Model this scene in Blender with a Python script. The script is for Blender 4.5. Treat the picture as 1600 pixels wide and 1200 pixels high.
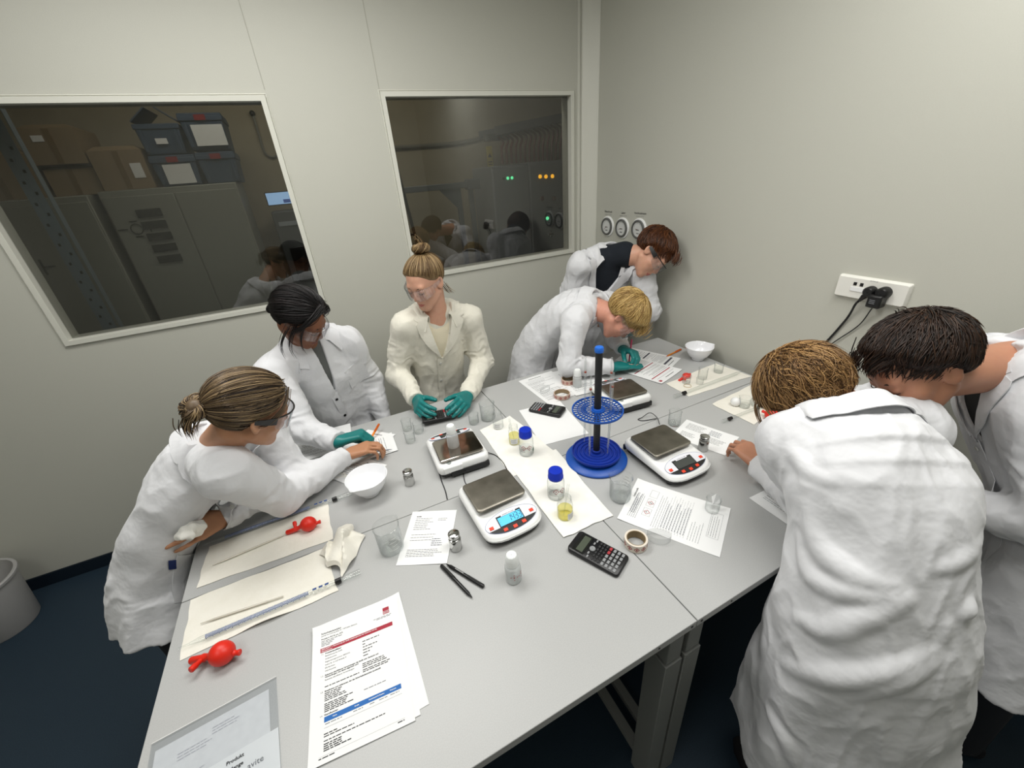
import bpy, bmesh, math, random
import numpy as np
from mathutils import Vector, Matrix

random.seed(7)
rng = np.random.default_rng(11)
PI = math.pi
SC = bpy.context.scene
COL = SC.collection
for o in list(bpy.data.objects):
    bpy.data.objects.remove(o)

# ------------------------------------------------------------------ camera
FPX = 631.33
PITCH, ROLL, YAW = 0.482679, -0.083685, 0.419394
CAM = np.array([0.0, 0.0, 1.9])


def cam_axes():
    cy, sy = math.cos(YAW), math.sin(YAW)
    f = np.array([sy * math.cos(PITCH), cy * math.cos(PITCH), -math.sin(PITCH)])
    rt = np.array([cy, -sy, 0.0])
    up = np.cross(rt, f)
    c, s = math.cos(ROLL), math.sin(ROLL)
    return np.array([rt * c + up * s, -rt * s + up * c, f])


CM = cam_axes()
cd = bpy.data.cameras.new('camera')
cd.sensor_width = 36.0
cd.lens = FPX / 1600 * 36
cd.clip_start = 0.02
cam = bpy.data.objects.new('camera', cd)
COL.objects.link(cam)
m4 = Matrix.Identity(4)
for i in range(3):
    m4[i][0], m4[i][1], m4[i][2], m4[i][3] = CM[0][i], CM[1][i], -CM[2][i], CAM[i]
cam.matrix_world = m4
SC.camera = cam

# ------------------------------------------------------------------ light and exposure
SC.view_settings.view_transform = 'Standard'
SC.view_settings.look = 'None'
SC.view_settings.gamma = 1
SC.view_settings.use_curve_mapping = False
SC.view_settings.exposure = 0.30
SC.cycles.transparent_max_bounces = 32
world = bpy.data.worlds.new('world')
SC.world = world
world.use_nodes = True
world.node_tree.nodes['Background'].inputs[0].default_value = (0.80, 0.86, 0.95, 1)
world.node_tree.nodes['Background'].inputs[1].default_value = 0.02


def area(name, loc, size, power, col=(1, 0.985, 0.95), aim=None, spread=PI):
    l = bpy.data.lights.new(name, 'AREA')
    l.shape = 'RECTANGLE'
    l.size, l.size_y = size
    l.energy = power
    l.color = col
    l.spread = spread
    o = bpy.data.objects.new(name, l)
    COL.objects.link(o)
    o.location = loc
    if aim is not None:
        o.rotation_euler = (Vector(aim) - Vector(loc)).to_track_quat('-Z', 'Y').to_euler()
    return o


area('ceiling_lamp', (-0.2, 1.55, 2.94), (1.5, 0.6), 25)
area('ceiling_lamp', (1.0, 0.35, 2.94), (1.5, 0.6), 25)
area('ceiling_lamp', (-1.2, 0.0, 2.94), (0.6, 1.2), 11)
area('back_room_fill', (0.3, 2.92, 2.9), (2.4, 0.3), 11, (1, 0.93, 0.80), (0.3, 4.0, 1.3))  # added fill light above the glass, aimed at the cabinet fronts


# ------------------------------------------------------------------ pixel -> point helpers
def ray(px, py):
    return CM.T @ np.array([(px - 800) / FPX, -(py - 600) / FPX, 1.0])


def P(px, py, x=None, y=None, z=None):
    r = ray(px, py)
    if x is not None:
        k = x / r[0]
    elif y is not None:
        k = y / r[1]
    else:
        k = (z - CAM[2]) / r[2]
    return CAM + r * k


TZ = 0.9


def T(px, py, z=TZ):
    return P(px, py, z=z)


# ------------------------------------------------------------------ materials
def lin(h):
    if isinstance(h, str):
        h = h.lstrip('#')
        h = [int(h[i:i + 2], 16) / 255 for i in (0, 2, 4)]
    return tuple((c / 12.92 if c <= 0.04045 else ((c + 0.055) / 1.055) ** 2.4) for c in h) + (1,)


MATS = {}


def mat(name, col, rough=0.5, metal=0.0, noise=0, nscale=40, ncol=None, bump=0, bscale=200, emit=0, spec=0.5,
        sheen=0, sss=0, coat=0):
    if name in MATS:
        return MATS[name]
    m = bpy.data.materials.new(name)
    m.use_nodes = True
    nt = m.node_tree
    b = nt.nodes['Principled BSDF']
    b.inputs['Base Color'].default_value = lin(col)
    b.inputs['Roughness'].default_value = rough
    b.inputs['Metallic'].default_value = metal
    b.inputs['Specular IOR Level'].default_value = spec
    if sheen:
        b.inputs['Sheen Weight'].default_value = sheen
    if coat:
        b.inputs['Coat Weight'].default_value = coat
    if sss:
        b.inputs['Subsurface Weight'].default_value = sss
        b.inputs['Subsurface Radius'].default_value = (0.01, 0.004, 0.002)
        b.inputs['Subsurface Scale'].default_value = 0.5
    if emit:
        b.inputs['Emission Color'].default_value = lin(col)
        b.inputs['Emission Strength'].default_value = emit
    if noise or bump:
        tc = nt.nodes.new('ShaderNodeTexCoord')
    if noise:
        n = nt.nodes.new('ShaderNodeTexNoise')
        n.inputs['Scale'].default_value = nscale
        n.inputs['Detail'].default_value = 5
        nt.links.new(tc.outputs['Object'], n.inputs['Vector'])
        mx = nt.nodes.new('ShaderNodeMix')
        mx.data_type = 'RGBA'
        mx.inputs[6].default_value = lin(col)
        mx.inputs[7].default_value = lin(ncol or col)
        mr = nt.nodes.new('ShaderNodeMapRange')
        mr.inputs[1].default_value = 0.35
        mr.inputs[2].default_value = 0.7
        mr.inputs[4].default_value = noise
        nt.links.new(n.outputs[0], mr.inputs[0])
        nt.links.new(mr.outputs[0], mx.inputs[0])
        nt.links.new(mx.outputs[2], b.inputs['Base Color'])
    if bump:
        n2 = nt.nodes.new('ShaderNodeTexNoise')
        n2.inputs['Scale'].default_value = bscale
        n2.inputs['Detail'].default_value = 4
        nt.links.new(tc.outputs['Object'], n2.inputs['Vector'])
        bp = nt.nodes.new('ShaderNodeBump')
        bp.inputs['Strength'].default_value = bump
        bp.inputs['Distance'].default_value = 0.002
        nt.links.new(n2.outputs[0], bp.inputs['Height'])
        nt.links.new(bp.outputs[0], b.inputs['Normal'])
    MATS[name] = m
    return m


def clear_mat(name, tint=(0.985, 0.99, 0.988), edge=(0.68, 0.71, 0.71), gloss=1.3, rough=0.02, diff=0.0, dcol='#ffffff'):
    """thin clear glass or plastic: see-through face on, darker and shinier at grazing edges"""
    if name in MATS:
        return MATS[name]
    m = bpy.data.materials.new(name)
    m.use_nodes = True
    nt = m.node_tree
    nt.nodes.clear()
    out = nt.nodes.new('ShaderNodeOutputMaterial')
    tr = nt.nodes.new('ShaderNodeBsdfTransparent')
    gl = nt.nodes.new('ShaderNodeBsdfGlossy')
    gl.inputs['Roughness'].default_value = rough
    lw = nt.nodes.new('ShaderNodeLayerWeight')
    lw.inputs[0].default_value = 0.5
    pw = nt.nodes.new('ShaderNodeMath')
    pw.operation = 'POWER'
    pw.inputs[1].default_value = 3.2
    nt.links.new(lw.outputs['Facing'], pw.inputs[0])
    mx = nt.nodes.new('ShaderNodeMix')
    mx.data_type = 'RGBA'
    mx.inputs[6].default_value = tint + (1,)
    mx.inputs[7].default_value = edge + (1,)
    nt.links.new(pw.outputs[0], mx.inputs[0])
    nt.links.new(mx.outputs[2], tr.inputs[0])
    fr = nt.nodes.new('ShaderNodeMath')       # Schlick reflectance, the same from both sides of the pane
    fr.operation = 'POWER'
    fr.inputs[1].default_value = 5.0
    nt.links.new(lw.outputs['Facing'], fr.inputs[0])
    mu = nt.nodes.new('ShaderNodeMath')
    mu.operation = 'MULTIPLY_ADD'
    mu.inputs[1].default_value = 0.75
    mu.inputs[2].default_value = 0.04 * gloss
    mu.use_clamp = True
    nt.links.new(fr.outputs[0], mu.inputs[0])
    mix = nt.nodes.new('ShaderNodeMixShader')
    nt.links.new(mu.outputs[0], mix.inputs[0])
    nt.links.new(tr.outputs[0], mix.inputs[1])
    nt.links.new(gl.outputs[0], mix.inputs[2])
    last = mix
    if diff:
        df = nt.nodes.new('ShaderNodeBsdfDiffuse')
        df.inputs[0].default_value = lin(dcol)
        mix2 = nt.nodes.new('ShaderNodeMixShader')
        mix2.inputs[0].default_value = diff
        nt.links.new(mix.outputs[0], mix2.inputs[1])
        nt.links.new(df.outputs[0], mix2.inputs[2])
        last = mix2
    nt.links.new(last.outputs[0], out.inputs[0])
    MATS[name] = m
    return m


WALL = mat('wall_paint', '#bfbfb5', 0.55, bump=0.10, bscale=260, noise=0.25, nscale=300, ncol='#b4b4a9')
FRAME = mat('window_frame_white', '#d0d0c6', 0.4)
FLOOR = mat('blue_vinyl', '#212f3b', 0.5, noise=0.7, nscale=320, ncol='#2e3e4c', spec=0.3)
SKIRT = mat('dark_blue_vinyl', '#0e1b27', 0.5)
LAM = mat('grey_laminate', '#b3b4b3', 0.38, noise=0.55, nscale=420, ncol='#a4a5a5', bump=0.03, bscale=500)
LAMEDGE = mat('laminate_edge', '#8b8c8a', 0.5)
STEELP = mat('grey_powder_coat', '#7f817e', 0.45)
PAPER = mat('white_paper', '#e9eaea', 0.75)
INK = mat('black_ink', '#2a2b2d', 0.7)
GREYINK = mat('grey_ink', '#7d7f84', 0.7)
RED_INK = mat('dark_red_ink', '#a01530', 0.6)
BLUE_INK = mat('blue_ink', '#0f62ad', 0.6)
TOWEL = mat('cream_paper_towel', '#e9e6dc', 0.85, noise=0.5, nscale=25, ncol='#e0dccf', bump=0.35, bscale=120)
WTOWEL = mat('white_paper_towel', '#efeee8', 0.85, noise=0.4, nscale=30, ncol='#e3e1d6', bump=0.35, bscale=120)
GLASS = clear_mat('clear_glass')
THICKGLASS = clear_mat('thick_clear_glass', (0.97, 0.98, 0.975), (0.55, 0.58, 0.58), 1.6)
WATER = clear_mat('water', (0.985, 0.99, 0.99), (0.80, 0.83, 0.84), 1.6)
YELLOW_LIQ = clear_mat('yellow_liquid', (0.93, 0.90, 0.58), (0.72, 0.66, 0.2), 1.2)
FROST = clear_mat('frosted_plastic', (0.88, 0.90, 0.90), (0.7, 0.72, 0.72), 1.0, 0.3, 0.42, '#eef0f0')
WHITEPL = mat('white_plastic', '#ecedec', 0.35)
WHITECAP = mat('translucent_white_cap', '#e8ebea', 0.4)
BLACKPL = mat('black_plastic', '#0d0d0e', 0.4)
BLUECAP = mat('blue_cap', '#1030b4', 0.32)
BLUEPL = mat('blue_stand_plastic', '#0c4ca6', 0.4)
BLUEDK = mat('blue_tray_plastic', '#0a2f95', 0.4)
REDRUB = mat('red_rubber', '#d8230e', 0.42)
STEEL = mat('stainless_steel', '#b5b2ab', 0.28, 1.0)
DULLSTEEL = mat('worn_stainless_pan', '#8d897f', 0.42, 1.0, noise=0.8, nscale=18, ncol='#6f6b62')
MIRRORSTEEL = mat('polished_stainless_pan', '#b0aaa2', 0.09, 1.0)
CHROME = mat('chrome', '#c4c4c2', 0.13, 1.0)
ORANGE = mat('orange_plastic', '#e8820e', 0.35)
PORC = mat('white_porcelain', '#f1f2f5', 0.16, coat=0.3)
REDBTN = mat('red_button', '#e4401d', 0.45)
LCDBLUE = mat('lit_blue_display', '#58bfee', 0.3, emit=0.28)
LCDOFF = mat('unlit_display', '#3e423f', 0.25)
CARD = mat('brown_cardboard', '#8a775c', 0.7)


# ------------------------------------------------------------------ mesh collector
class MB:
    def __init__(s):
        s.v, s.f, s.m = [], [], []
        s.cur = 0

    def add(s, vs, fs):
        n = len(s.v)
        s.v += [tuple(float(c) for c in v) for v in vs]
        s.f += [tuple(i + n for i in f) for f in fs]
        s.m += [s.cur] * len(fs)
        return s

    def box(s, c, d, M=None):
        x, y, z = d[0] / 2, d[1] / 2, d[2] / 2
        vs = [(-x, -y, -z), (x, -y, -z), (x, y, -z), (-x, y, -z), (-x, -y, z), (x, -y, z), (x, y, z), (-x, y, z)]
        if M is not None:
            vs = [tuple(M @ Vector(v)) for v in vs]
        vs = [(v[0] + c[0], v[1] + c[1], v[2] + c[2]) for v in vs]
        return s.add(vs, [(0, 3, 2, 1), (4, 5, 6, 7), (0, 1, 5, 4), (1, 2, 6, 5), (2, 3, 7, 6), (3, 0, 4, 7)])

    def lathe(s, prof, n=32, o=(0, 0, 0), close=False):
        vs, fs = [], []
        for r, z in prof:
            for k in range(n):
                a = 2 * PI * k / n
                vs.append((o[0] + r * math.cos(a), o[1] + r * math.sin(a), o[2] + z))
        for i in range(len(prof) - 1):
            for k in range(n):
                k2 = (k + 1) % n
                fs.append((i * n + k, i * n + k2, (i + 1) * n + k2, (i + 1) * n + k))
        if close:
            fs.append(tuple(range(n - 1, -1, -1)))
            fs.append(tuple((len(prof) - 1) * n + k for k in range(n)))
        return s.add(vs, fs)

    def tube(s, path, r, n=8, cap=True):
        path = [Vector(p) for p in path]
        N = len(path)
        rs = r if isinstance(r, (list, tuple)) else [r] * N
        vs, fs = [], []
        up = None
        for i, p in enumerate(path):
            t = (path[min(i + 1, N - 1)] - path[max(i - 1, 0)])
            t = t.normalized() if t.length > 1e-9 else Vector((0, 0, 1))
            if up is None:
                up = t.orthogonal().normalized()
            else:
                up = (up - t * up.dot(t))
                up = up.normalized() if up.length > 1e-6 else t.orthogonal().normalized()
            w = t.cross(up)
            for k in range(n):
                a = 2 * PI * k / n
                vs.append(tuple(p + (up * math.cos(a) + w * math.sin(a)) * rs[i]))
        for i in range(N - 1):
            for k in range(n):
                k2 = (k + 1) % n
                fs.append((i * n + k, i * n + k2, (i + 1) * n + k2, (i + 1) * n + k))
        if cap:
            fs.append(tuple(range(n - 1, -1, -1)))
            fs.append(tuple((N - 1) * n + k for k in range(n)))
        return s.add(vs, fs)

    def prism(s, poly, z0, z1):
        n = len(poly)
        vs = [(p[0], p[1], z0) for p in poly] + [(p[0], p[1], z1) for p in poly]
        fs = [tuple(range(n - 1, -1, -1)), tuple(range(n, 2 * n))]
        fs += [(i, (i + 1) % n, n + (i + 1) % n, n + i) for i in range(n)]
        return s.add(vs, fs)

    def sphere(s, c, r, n=20, m=12, sc=(1, 1, 1)):
        vs = [(c[0], c[1], c[2] - r * sc[2])]
        for j in range(1, m):
            b = -PI / 2 + PI * j / m
            for k in range(n):
                a = 2 * PI * k / n
                vs.append((c[0] + r * sc[0] * math.cos(b) * math.cos(a), c[1] + r * sc[1] * math.cos(b) * math.sin(a),
                           c[2] + r * sc[2] * math.sin(b)))
        vs.append((c[0], c[1], c[2] + r * sc[2]))
        fs = [(0, 1 + (k + 1) % n, 1 + k) for k in range(n)]
        for j in range(m - 2):
            for k in range(n):
                a, b = 1 + j * n + k, 1 + j * n + (k + 1) % n
                fs.append((a, b, b + n, a + n))
        L = len(vs) - 1
        fs += [(L, 1 + (m - 2) * n + k, 1 + (m - 2) * n + (k + 1) % n) for k in range(n)]
        return s.add(vs, fs)

    def loft(s, secs, cap=True):
        n = len(secs[0])
        vs = [p for sec in secs for p in sec]
        fs = []
        for i in range(len(secs) - 1):
            for k in range(n):
                k2 = (k + 1) % n
                fs.append((i * n + k, i * n + k2, (i + 1) * n + k2, (i + 1) * n + k))
        if cap:
            fs.append(tuple(range(n - 1, -1, -1)))
            fs.append(tuple((len(secs) - 1) * n + k for k in range(n)))
        return s.add(vs, fs)

    def grid(s, pts, thick=0):
        """pts: rows x cols of points; a sheet, given a back face when thick"""
        R, C_ = len(pts), len(pts[0])
        vs = [tuple(p) for row in pts for p in row]
        fs = [(i * C_ + j, i * C_ + j + 1, (i + 1) * C_ + j + 1, (i + 1) * C_ + j) for i in range(R - 1) for j in range(C_ - 1)]
        if thick:
            a = np.array(pts, float)
            du = np.gradient(a, axis=1)
            dv = np.gradient(a, axis=0)
            nn = np.cross(du, dv)
            nn /= np.linalg.norm(nn, axis=2, keepdims=True) + 1e-12
            b = a - nn * thick
            n0 = len(vs)
            vs += [tuple(p) for row in b for p in row]
            fs += [tuple(n0 + k for k in reversed(f)) for f in fs]
            brd = [j for j in range(C_)] + [i * C_ + C_ - 1 for i in range(1, R)] + \
                  [(R - 1) * C_ + j for j in range(C_ - 2, -1, -1)] + [i * C_ for i in range(R - 2, 0, -1)]
            for k in range(len(brd)):
                p, q = brd[k], brd[(k + 1) % len(brd)]
                fs.append((q, p, n0 + p, n0 + q))
        return s.add(vs, fs)

    def build(s, name, mats, parent=None, smooth=40, bevel=0, seg=2):
        me = bpy.data.meshes.new(name)
        me.from_pydata(s.v, [], s.f)
        mats = mats if isinstance(mats, (list, tuple)) else [mats]
        for m in mats:
            me.materials.append(m)
        if len(mats) > 1:
            me.polygons.foreach_set('material_index', s.m)
        if smooth:
            me.polygons.foreach_set('use_smooth', [True] * len(me.polygons))
            me.set_sharp_from_angle(angle=math.radians(smooth))
        me.update()
        o = bpy.data.objects.new(name, me)
        COL.objects.link(o)
        if parent is not None:
            o.parent = parent
        if bevel:
            b = o.modifiers.new('bevel', 'BEVEL')
            b.width = bevel
            b.segments = seg
            b.limit_method = 'ANGLE'
            b.angle_limit = math.radians(35)
        return o


def tag(o, label, cat, group=None, kind=None):
    o['label'] = label
    o['category'] = cat
    if group:
        o['group'] = group
    if kind:
        o['kind'] = kind
    return o


def thing(name, label, cat, loc=(0, 0, 0), rz=0, group=None):
    o = bpy.data.objects.new(name, None)
    o.empty_display_size = 0.05
    COL.objects.link(o)
    o.location = [float(c) for c in loc]
    o.rotation_euler = (0, 0, rz)
    return tag(o, label, cat, group)


def struct(o):
    o['kind'] = 'structure'
    return o


def place(o, loc, rz=0):
    o.location = [float(c) for c in loc]
    o.rotation_euler = (0, 0, rz)
    return o


def dup(root, loc, rz, label, group=None):
    r = root.copy()
    COL.objects.link(r)
    r.location = [float(c) for c in loc]
    r.rotation_euler = (0, 0, rz)
    r['label'] = label
    if group:
        r['group'] = group
    for ch in list(root.children):
        c = ch.copy()
        COL.objects.link(c)
        c.parent = r
        for g in ch.children:
            d = g.copy()
            COL.objects.link(d)
            d.parent = c
    return r


def text_geo(txt, size, align='LEFT', bold=0.0):
    """letters as flat polygons in the XY plane"""
    cu = bpy.data.curves.new('letters', 'FONT')
    cu.body = txt
    cu.size = size
    cu.align_x = align
    cu.resolution_u = 2
    cu.offset = bold
    ob = bpy.data.objects.new('letters', cu)
    COL.objects.link(ob)
    dg = bpy.context.evaluated_depsgraph_get()
    me = bpy.data.meshes.new_from_object(ob.evaluated_get(dg))
    vs = [tuple(v.co) for v in me.vertices]
    fs = [tuple(p.vertices) for p in me.polygons]
    bpy.data.objects.remove(ob)
    bpy.data.curves.remove(cu)
    bpy.data.meshes.remove(me)
    return vs, fs


def rrect(w, d, r, n=5):
    pts = []
    for cx, cy, a0 in ((w / 2 - r, d / 2 - r, 0), (-w / 2 + r, d / 2 - r, 90), (-w / 2 + r, -d / 2 + r, 180), (w / 2 - r, -d / 2 + r, 270)):
        for k in range(n + 1):
            a = math.radians(a0 + 90 * k / n)
            pts.append((cx + r * math.cos(a), cy + r * math.sin(a)))
    return pts


def smooth_path(pts, n=10):
    """catmull-rom through the points"""
    pts = [np.array(p, float) for p in pts]
    ex = [2 * pts[0] - pts[1]] + pts + [2 * pts[-1] - pts[-2]]
    out = []
    for i in range(1, len(ex) - 2):
        a, b, c, d = ex[i - 1:i + 3]
        for k in range(n):
            t = k / n
            out.append(0.5 * (2 * b + (c - a) * t + (2 * a - 5 * b + 4 * c - d) * t * t + (3 * b - a - 3 * c + d) * t ** 3))
    out.append(pts[-1])
    return out


# ------------------------------------------------------------------ the room
WY, WX = 2.61, 1.90          # inner faces of back wall and right wall
ZC = 3.0
XL, YF = -2.6, -1.6
WIN = [(-1.178, 0.006, 1.312, 2.309), (0.545, 1.755, 1.335, 2.322)]


def wall_back():
    m = MB()
    th = 0.10
    xs = [XL, WIN[0][0], WIN[0][1], WIN[1][0], WIN[1][1], WX + 0.1]
    yc = WY + th / 2
    for i in (0, 2, 4):
        m.box(((xs[i] + xs[i + 1]) / 2, yc, ZC / 2), (xs[i + 1] - xs[i], th, ZC))
    for (a, b, z0, z1) in WIN:
        m.box(((a + b) / 2, yc, z0 / 2), (b - a, th, z0))
        m.box(((a + b) / 2, yc, (z1 + ZC) / 2), (b - a, th, ZC - z1))
    return m


struct(wall_back().build('wall_back', WALL, smooth=0))
struct(MB().box((WX + 0.05, (WY + YF) / 2, ZC / 2), (0.1, WY - YF, ZC)).build('wall_right', WALL, smooth=0))
struct(MB().box((XL - 0.05, (WY + YF) / 2, ZC / 2), (0.1, WY - YF, ZC)).build('wall_left', WALL, smooth=0))
struct(MB().box(((WX + XL) / 2, YF - 0.05, ZC / 2), (WX - XL + 0.2, 0.1, ZC)).build('wall_front', WALL, smooth=0))
struct(MB().box(((WX + XL) / 2, (WY + YF) / 2, -0.05), (WX - XL + 0.2, WY - YF + 0.2, 0.1)).build('floor', FLOOR, smooth=0))
struct(MB().box(((WX + XL) / 2, (WY + YF) / 2, ZC + 0.05), (WX - XL + 0.2, WY - YF + 0.2, 0.1)).build('ceiling', mat('ceiling_white', '#d8d8d4', 0.7), smooth=0))
struct(MB().box(((XL + WX) / 2, WY - 0.005, 0.04), (WX - XL, 0.010, 0.08)).build('baseboard_back', SKIRT, bevel=0.003))
struct(MB().box((WX - 0.005, (YF + WY) / 2, 0.04), (0.010, WY - YF - 0.02, 0.08)).build('baseboard_right', SKIRT, bevel=0.003))
# thin joints between the wall panels, and the corner profile
m = MB()
for x in (0.012, 0.548):
    m.box((x, WY - 0.0008, (2.33 + ZC) / 2), (0.003, 0.0016, ZC - 2.33))
struct(m.build('trim_1', mat('panel_joint', '#aaa99e', 0.6), smooth=0))
m = MB()
m.box((1.795, WY - 0.003, ZC / 2), (0.02, 0.006, ZC))
m.prism([(1.81, WY), (1.812, WY - 0.016), (1.835, WY - 0.03), (1.866, WY - 0.045), (1.885, WY - 0.07), (WX, WY - 0.075), (WX, WY)], 0, ZC)
struct(m.build('trim_2', FRAME, bevel=0.002))
GLZ = clear_mat('dark_window_glass', (0.66, 0.67, 0.66), (0.35, 0.35, 0.35), 2.6, 0.0)
for i, (a, b, z0, z1) in enumerate(WIN):
    m = MB()
    w = 0.025

    def rect(d, y):
        return [(a - d, y, z0 - d), (b + d, y, z0 - d), (b + d, y, z1 + d), (a - d, y, z1 + d)]
    m.loft([rect(0.006, WY), rect(0.006, WY - 0.004), rect(0.002, WY - 0.005), rect(0.001, WY - 0.001), rect(-0.001, WY - 0.001), rect(-0.002, WY - 0.013),
            rect(-w, WY - 0.013), rect(-w, WY + 0.1)], cap=False)
    wf = struct(m.build('window_%d' % (i + 1), FRAME, smooth=0, bevel=0.002))
    m = MB()
    w2 = w
    m.box(((a + b) / 2, WY + 0.03, (z0 + z1) / 2), (b - a - 2 * w2 + 0.004, 0.006, z1 - z0 - 2 * w2 + 0.004))
    m.build('pane', GLZ, wf, smooth=0)

# ------------------------------------------------------------------ the dim plant room behind the glass
BY = 4.2
PWALL = mat('plant_room_wall', '#a59c86', 0.8, noise=0.5, nscale=9, ncol='#968d78')
struct(MB().box((0.4, BY + 0.05, 1.5), (6.4, 0.1, 3.0)).build('wall_plant_room_back', PWALL, smooth=0))
struct(MB().box((-2.75, 3.45, 1.5), (0.1, 1.5, 3.0)).build('wall_plant_room_left', PWALL, smooth=0))
struct(MB().box((3.55, 3.45, 1.5), (0.1, 1.5, 3.0)).build('wall_plant_room_right', PWALL, smooth=0))
struct(MB().box((0.4, 3.5, -0.05), (6.4, 1.5, 0.1)).build('floor_plant_room', mat('concrete', '#6a6862', 0.8), smooth=0))
struct(MB().box((0.4, 3.5, 3.05), (6.4, 1.5, 0.1)).build('ceiling_plant_room', PWALL, smooth=0))
struct(MB().box((2.4, WY + 0.05, 1.5), (0.9, 0.1, 3.0)).build('wall_plant_room_front', PWALL, smooth=0))
CABG = mat('cabinet_grey', '#8b8c83', 0.5)
CABD = mat('cabinet_dark_seam', '#24251f', 0.6)
MARK = mat('felt_pen_mark', '#1d1d1b', 0.8)
CRATE = mat('blue_grey_crate', '#3f5064', 0.5)
SIGNY = mat('yellow_sign', '#c9b64a', 0.5)


def cabinet(x0, x1, zt, label, split, marks=(), vent=None):
    t = thing('steel_cabinet', label, 'cabinet', ((x0 + x1) / 2, 3.75, 0))
    w = x1 - x0
    MB().box((0, 0, zt / 2), (w, 0.5, zt)).build('body', CABG, t, bevel=0.006)
    ds = [(-w / 2 + 0.01, split - (x0 + x1) / 2 - 0.004), (split - (x0 + x1) / 2 + 0.004, w / 2 - 0.01)]
    for k, (a, b) in enumerate(ds):
        d = MB().box(((a + b) / 2, -0.256, zt / 2), (b - a, 0.012, zt - 0.07)).build('door', CABG, t, bevel=0.003)
        if vent is not None and k == vent:
            m = MB()
            for j in range(5):
                m.box(((a + b) / 2 + 0.02, -0.266, 1.84 - j * 0.07), (0.13, 0.010, 0.045))
            m.build('louvre', CABD, d, smooth=0)
        m = MB().box((b - 0.04 if k == 0 else a + 0.04, -0.272, 1.1), (0.02, 0.02, 0.14))
        m.build('handle', BLACKPL, d, bevel=0.004)
    if marks:
        m = MB()
        for (mx, mz, w_, h_) in marks:
            if h_ == 0:
                m.tube([(mx - (x0 + x1) / 2 + w_ * math.cos(a), -0.2645, mz + w_ * math.sin(a)) for a in [2 * PI * k / 16 for k in range(17)]], 0.003, 4)
            else:
                m.box((mx - (x0 + x1) / 2, -0.264, mz), (w_, 0.004, h_))
        m.build('pen_mark', MARK, t, smooth=0)
    return t


cabinet(-1.95, -1.10, 1.965, 'grey two-door steel cabinet at the far left behind the left window', -1.50, [(-1.46, 1.60, 0.01, 0.09), (-1.43, 1.6, 0.05, 0.008)])
cabinet(-1.05, -0.32, 1.975, 'grey steel cabinet with louvred door and pen marks behind the left window', -0.675,
        [(-1.008, 1.757, 0.05, 0.008), (-0.938, 1.755, 0.030, 0), (-0.87, 1.75, 0.07, 0.008), (-0.87, 1.75, 0.008, 0.04), (-0.94, 1.80, 0.04, 0.007), (-0.94, 1.71, 0.04, 0.007)], vent=0)


def crate(x0, x1, z0, h, label, lid=None, sheet=None):
    t = thing('storage_crate', label, 'crate', ((x0 + x1) / 2, 3.72, z0), group='crates on the plant room cabinet')
    w = x1 - x0
    m = MB()
    m.loft([[(sx * (w / 2 - 0.015), sy * 0.15, 0.0) for sx, sy in ((-1, -1), (1, -1), (1, 1), (-1, 1))],
            [(sx * (w / 2 - 0.006), sy * 0.165, h - 0.03) for sx, sy in ((-1, -1), (1, -1), (1, 1), (-1, 1))]])
    m.build('tub', CRATE, t, bevel=0.006)
    MB().box((0, 0, h - 0.018), (w, 0.345, 0.028)).build('rim', CRATE, t, bevel=0.004)
    m = MB()
    for sx in (-1, 1):
        m.box((sx * (w / 2 - 0.03), -0.163, h * 0.45), (0.015, 0.014, h * 0.7))
    m.build('rib', CRATE, t, smooth=0)
    if lid == 'open':
        for s in (-1, 1):
            M_ = Matrix.Rotation(math.radians(38 * s), 3, 'Y')
            MB().box((s * w * 0.30, 0, h + 0.045), (w * 0.5, 0.33, 0.008), M_).build('lid_flap', CRATE, t, bevel=0.002)
    elif lid:
        MB().box((0, 0, h - 0.0), (w * 0.98, 0.33, 0.02)).build('lid', CRATE, t, bevel=0.004)
        MB().box((0, -0.176, h - 0.015), (0.06, 0.008, 0.03)).build('latch', mat('red_latch', '#8c1f22', 0.5), t, smooth=0)
    if sheet:
        MB().box((sheet[0], -0.170, h * 0.42), (sheet[1], 0.003, sheet[2])).build('paper_note', PAPER, t, smooth=0)
    return t


crate(-0.745, -0.500, 1.975, 0.165, 'lower left blue-grey crate with white note on louvred cabinet', 'shut', (0.01, 0.15, 0.11))
crate(-0.497, -0.275, 1.976, 0.17, 'lower right blue-grey crate standing on louvred cabinet', 'shut')
crate(-0.755, -0.520, 2.156, 0.165, 'upper crate with open flaps, on the left stack above the cabinet', 'open', (0.0, 0.06, 0.03))
crate(-0.515, -0.275, 2.168, 0.19, 'upper crate with a large white note, on the right stack', 'shut', (0.02, 0.17, 0.115))


def carton(x0, x1, z0, h, label, lab=None, d=0.35, y=3.72, bulge=0.0):
    t = thing('cardboard_box', label, 'box', ((x0 + x1) / 2, y, z0), group='cardboard boxes on the cabinets')
    w = x1 - x0
    m = MB()
    m.loft([[(sx * w / 2, sy * d / 2, 0) for sx, sy in ((-1, -1), (1, -1), (1, 1), (-1, 1))],
            [(sx * (w / 2 + bulge), sy * d / 2, h * 0.9) for sx, sy in ((-1, -1), (1, -1), (1, 1), (-1, 1))],
            [(sx * w * 0.36, sy * d * 0.4, h) for sx, sy in ((-1, -1), (1, -1), (1, 1), (-1, 1))]])
    m.build('carton', CARD, t, smooth=0)
    MB().box((0, -d / 2 - 0.001, h * 0.45), (0.03, 0.003, h * 0.86)).build('tape_strip', mat('brown_tape', '#76603f', 0.4), t, smooth=0)
    if lab:
        MB().box((lab[0], -d / 2 - 0.003, lab[1]), (lab[2], 0.003, lab[3])).build('shipping_label', PAPER, t, smooth=0)
    return t


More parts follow.
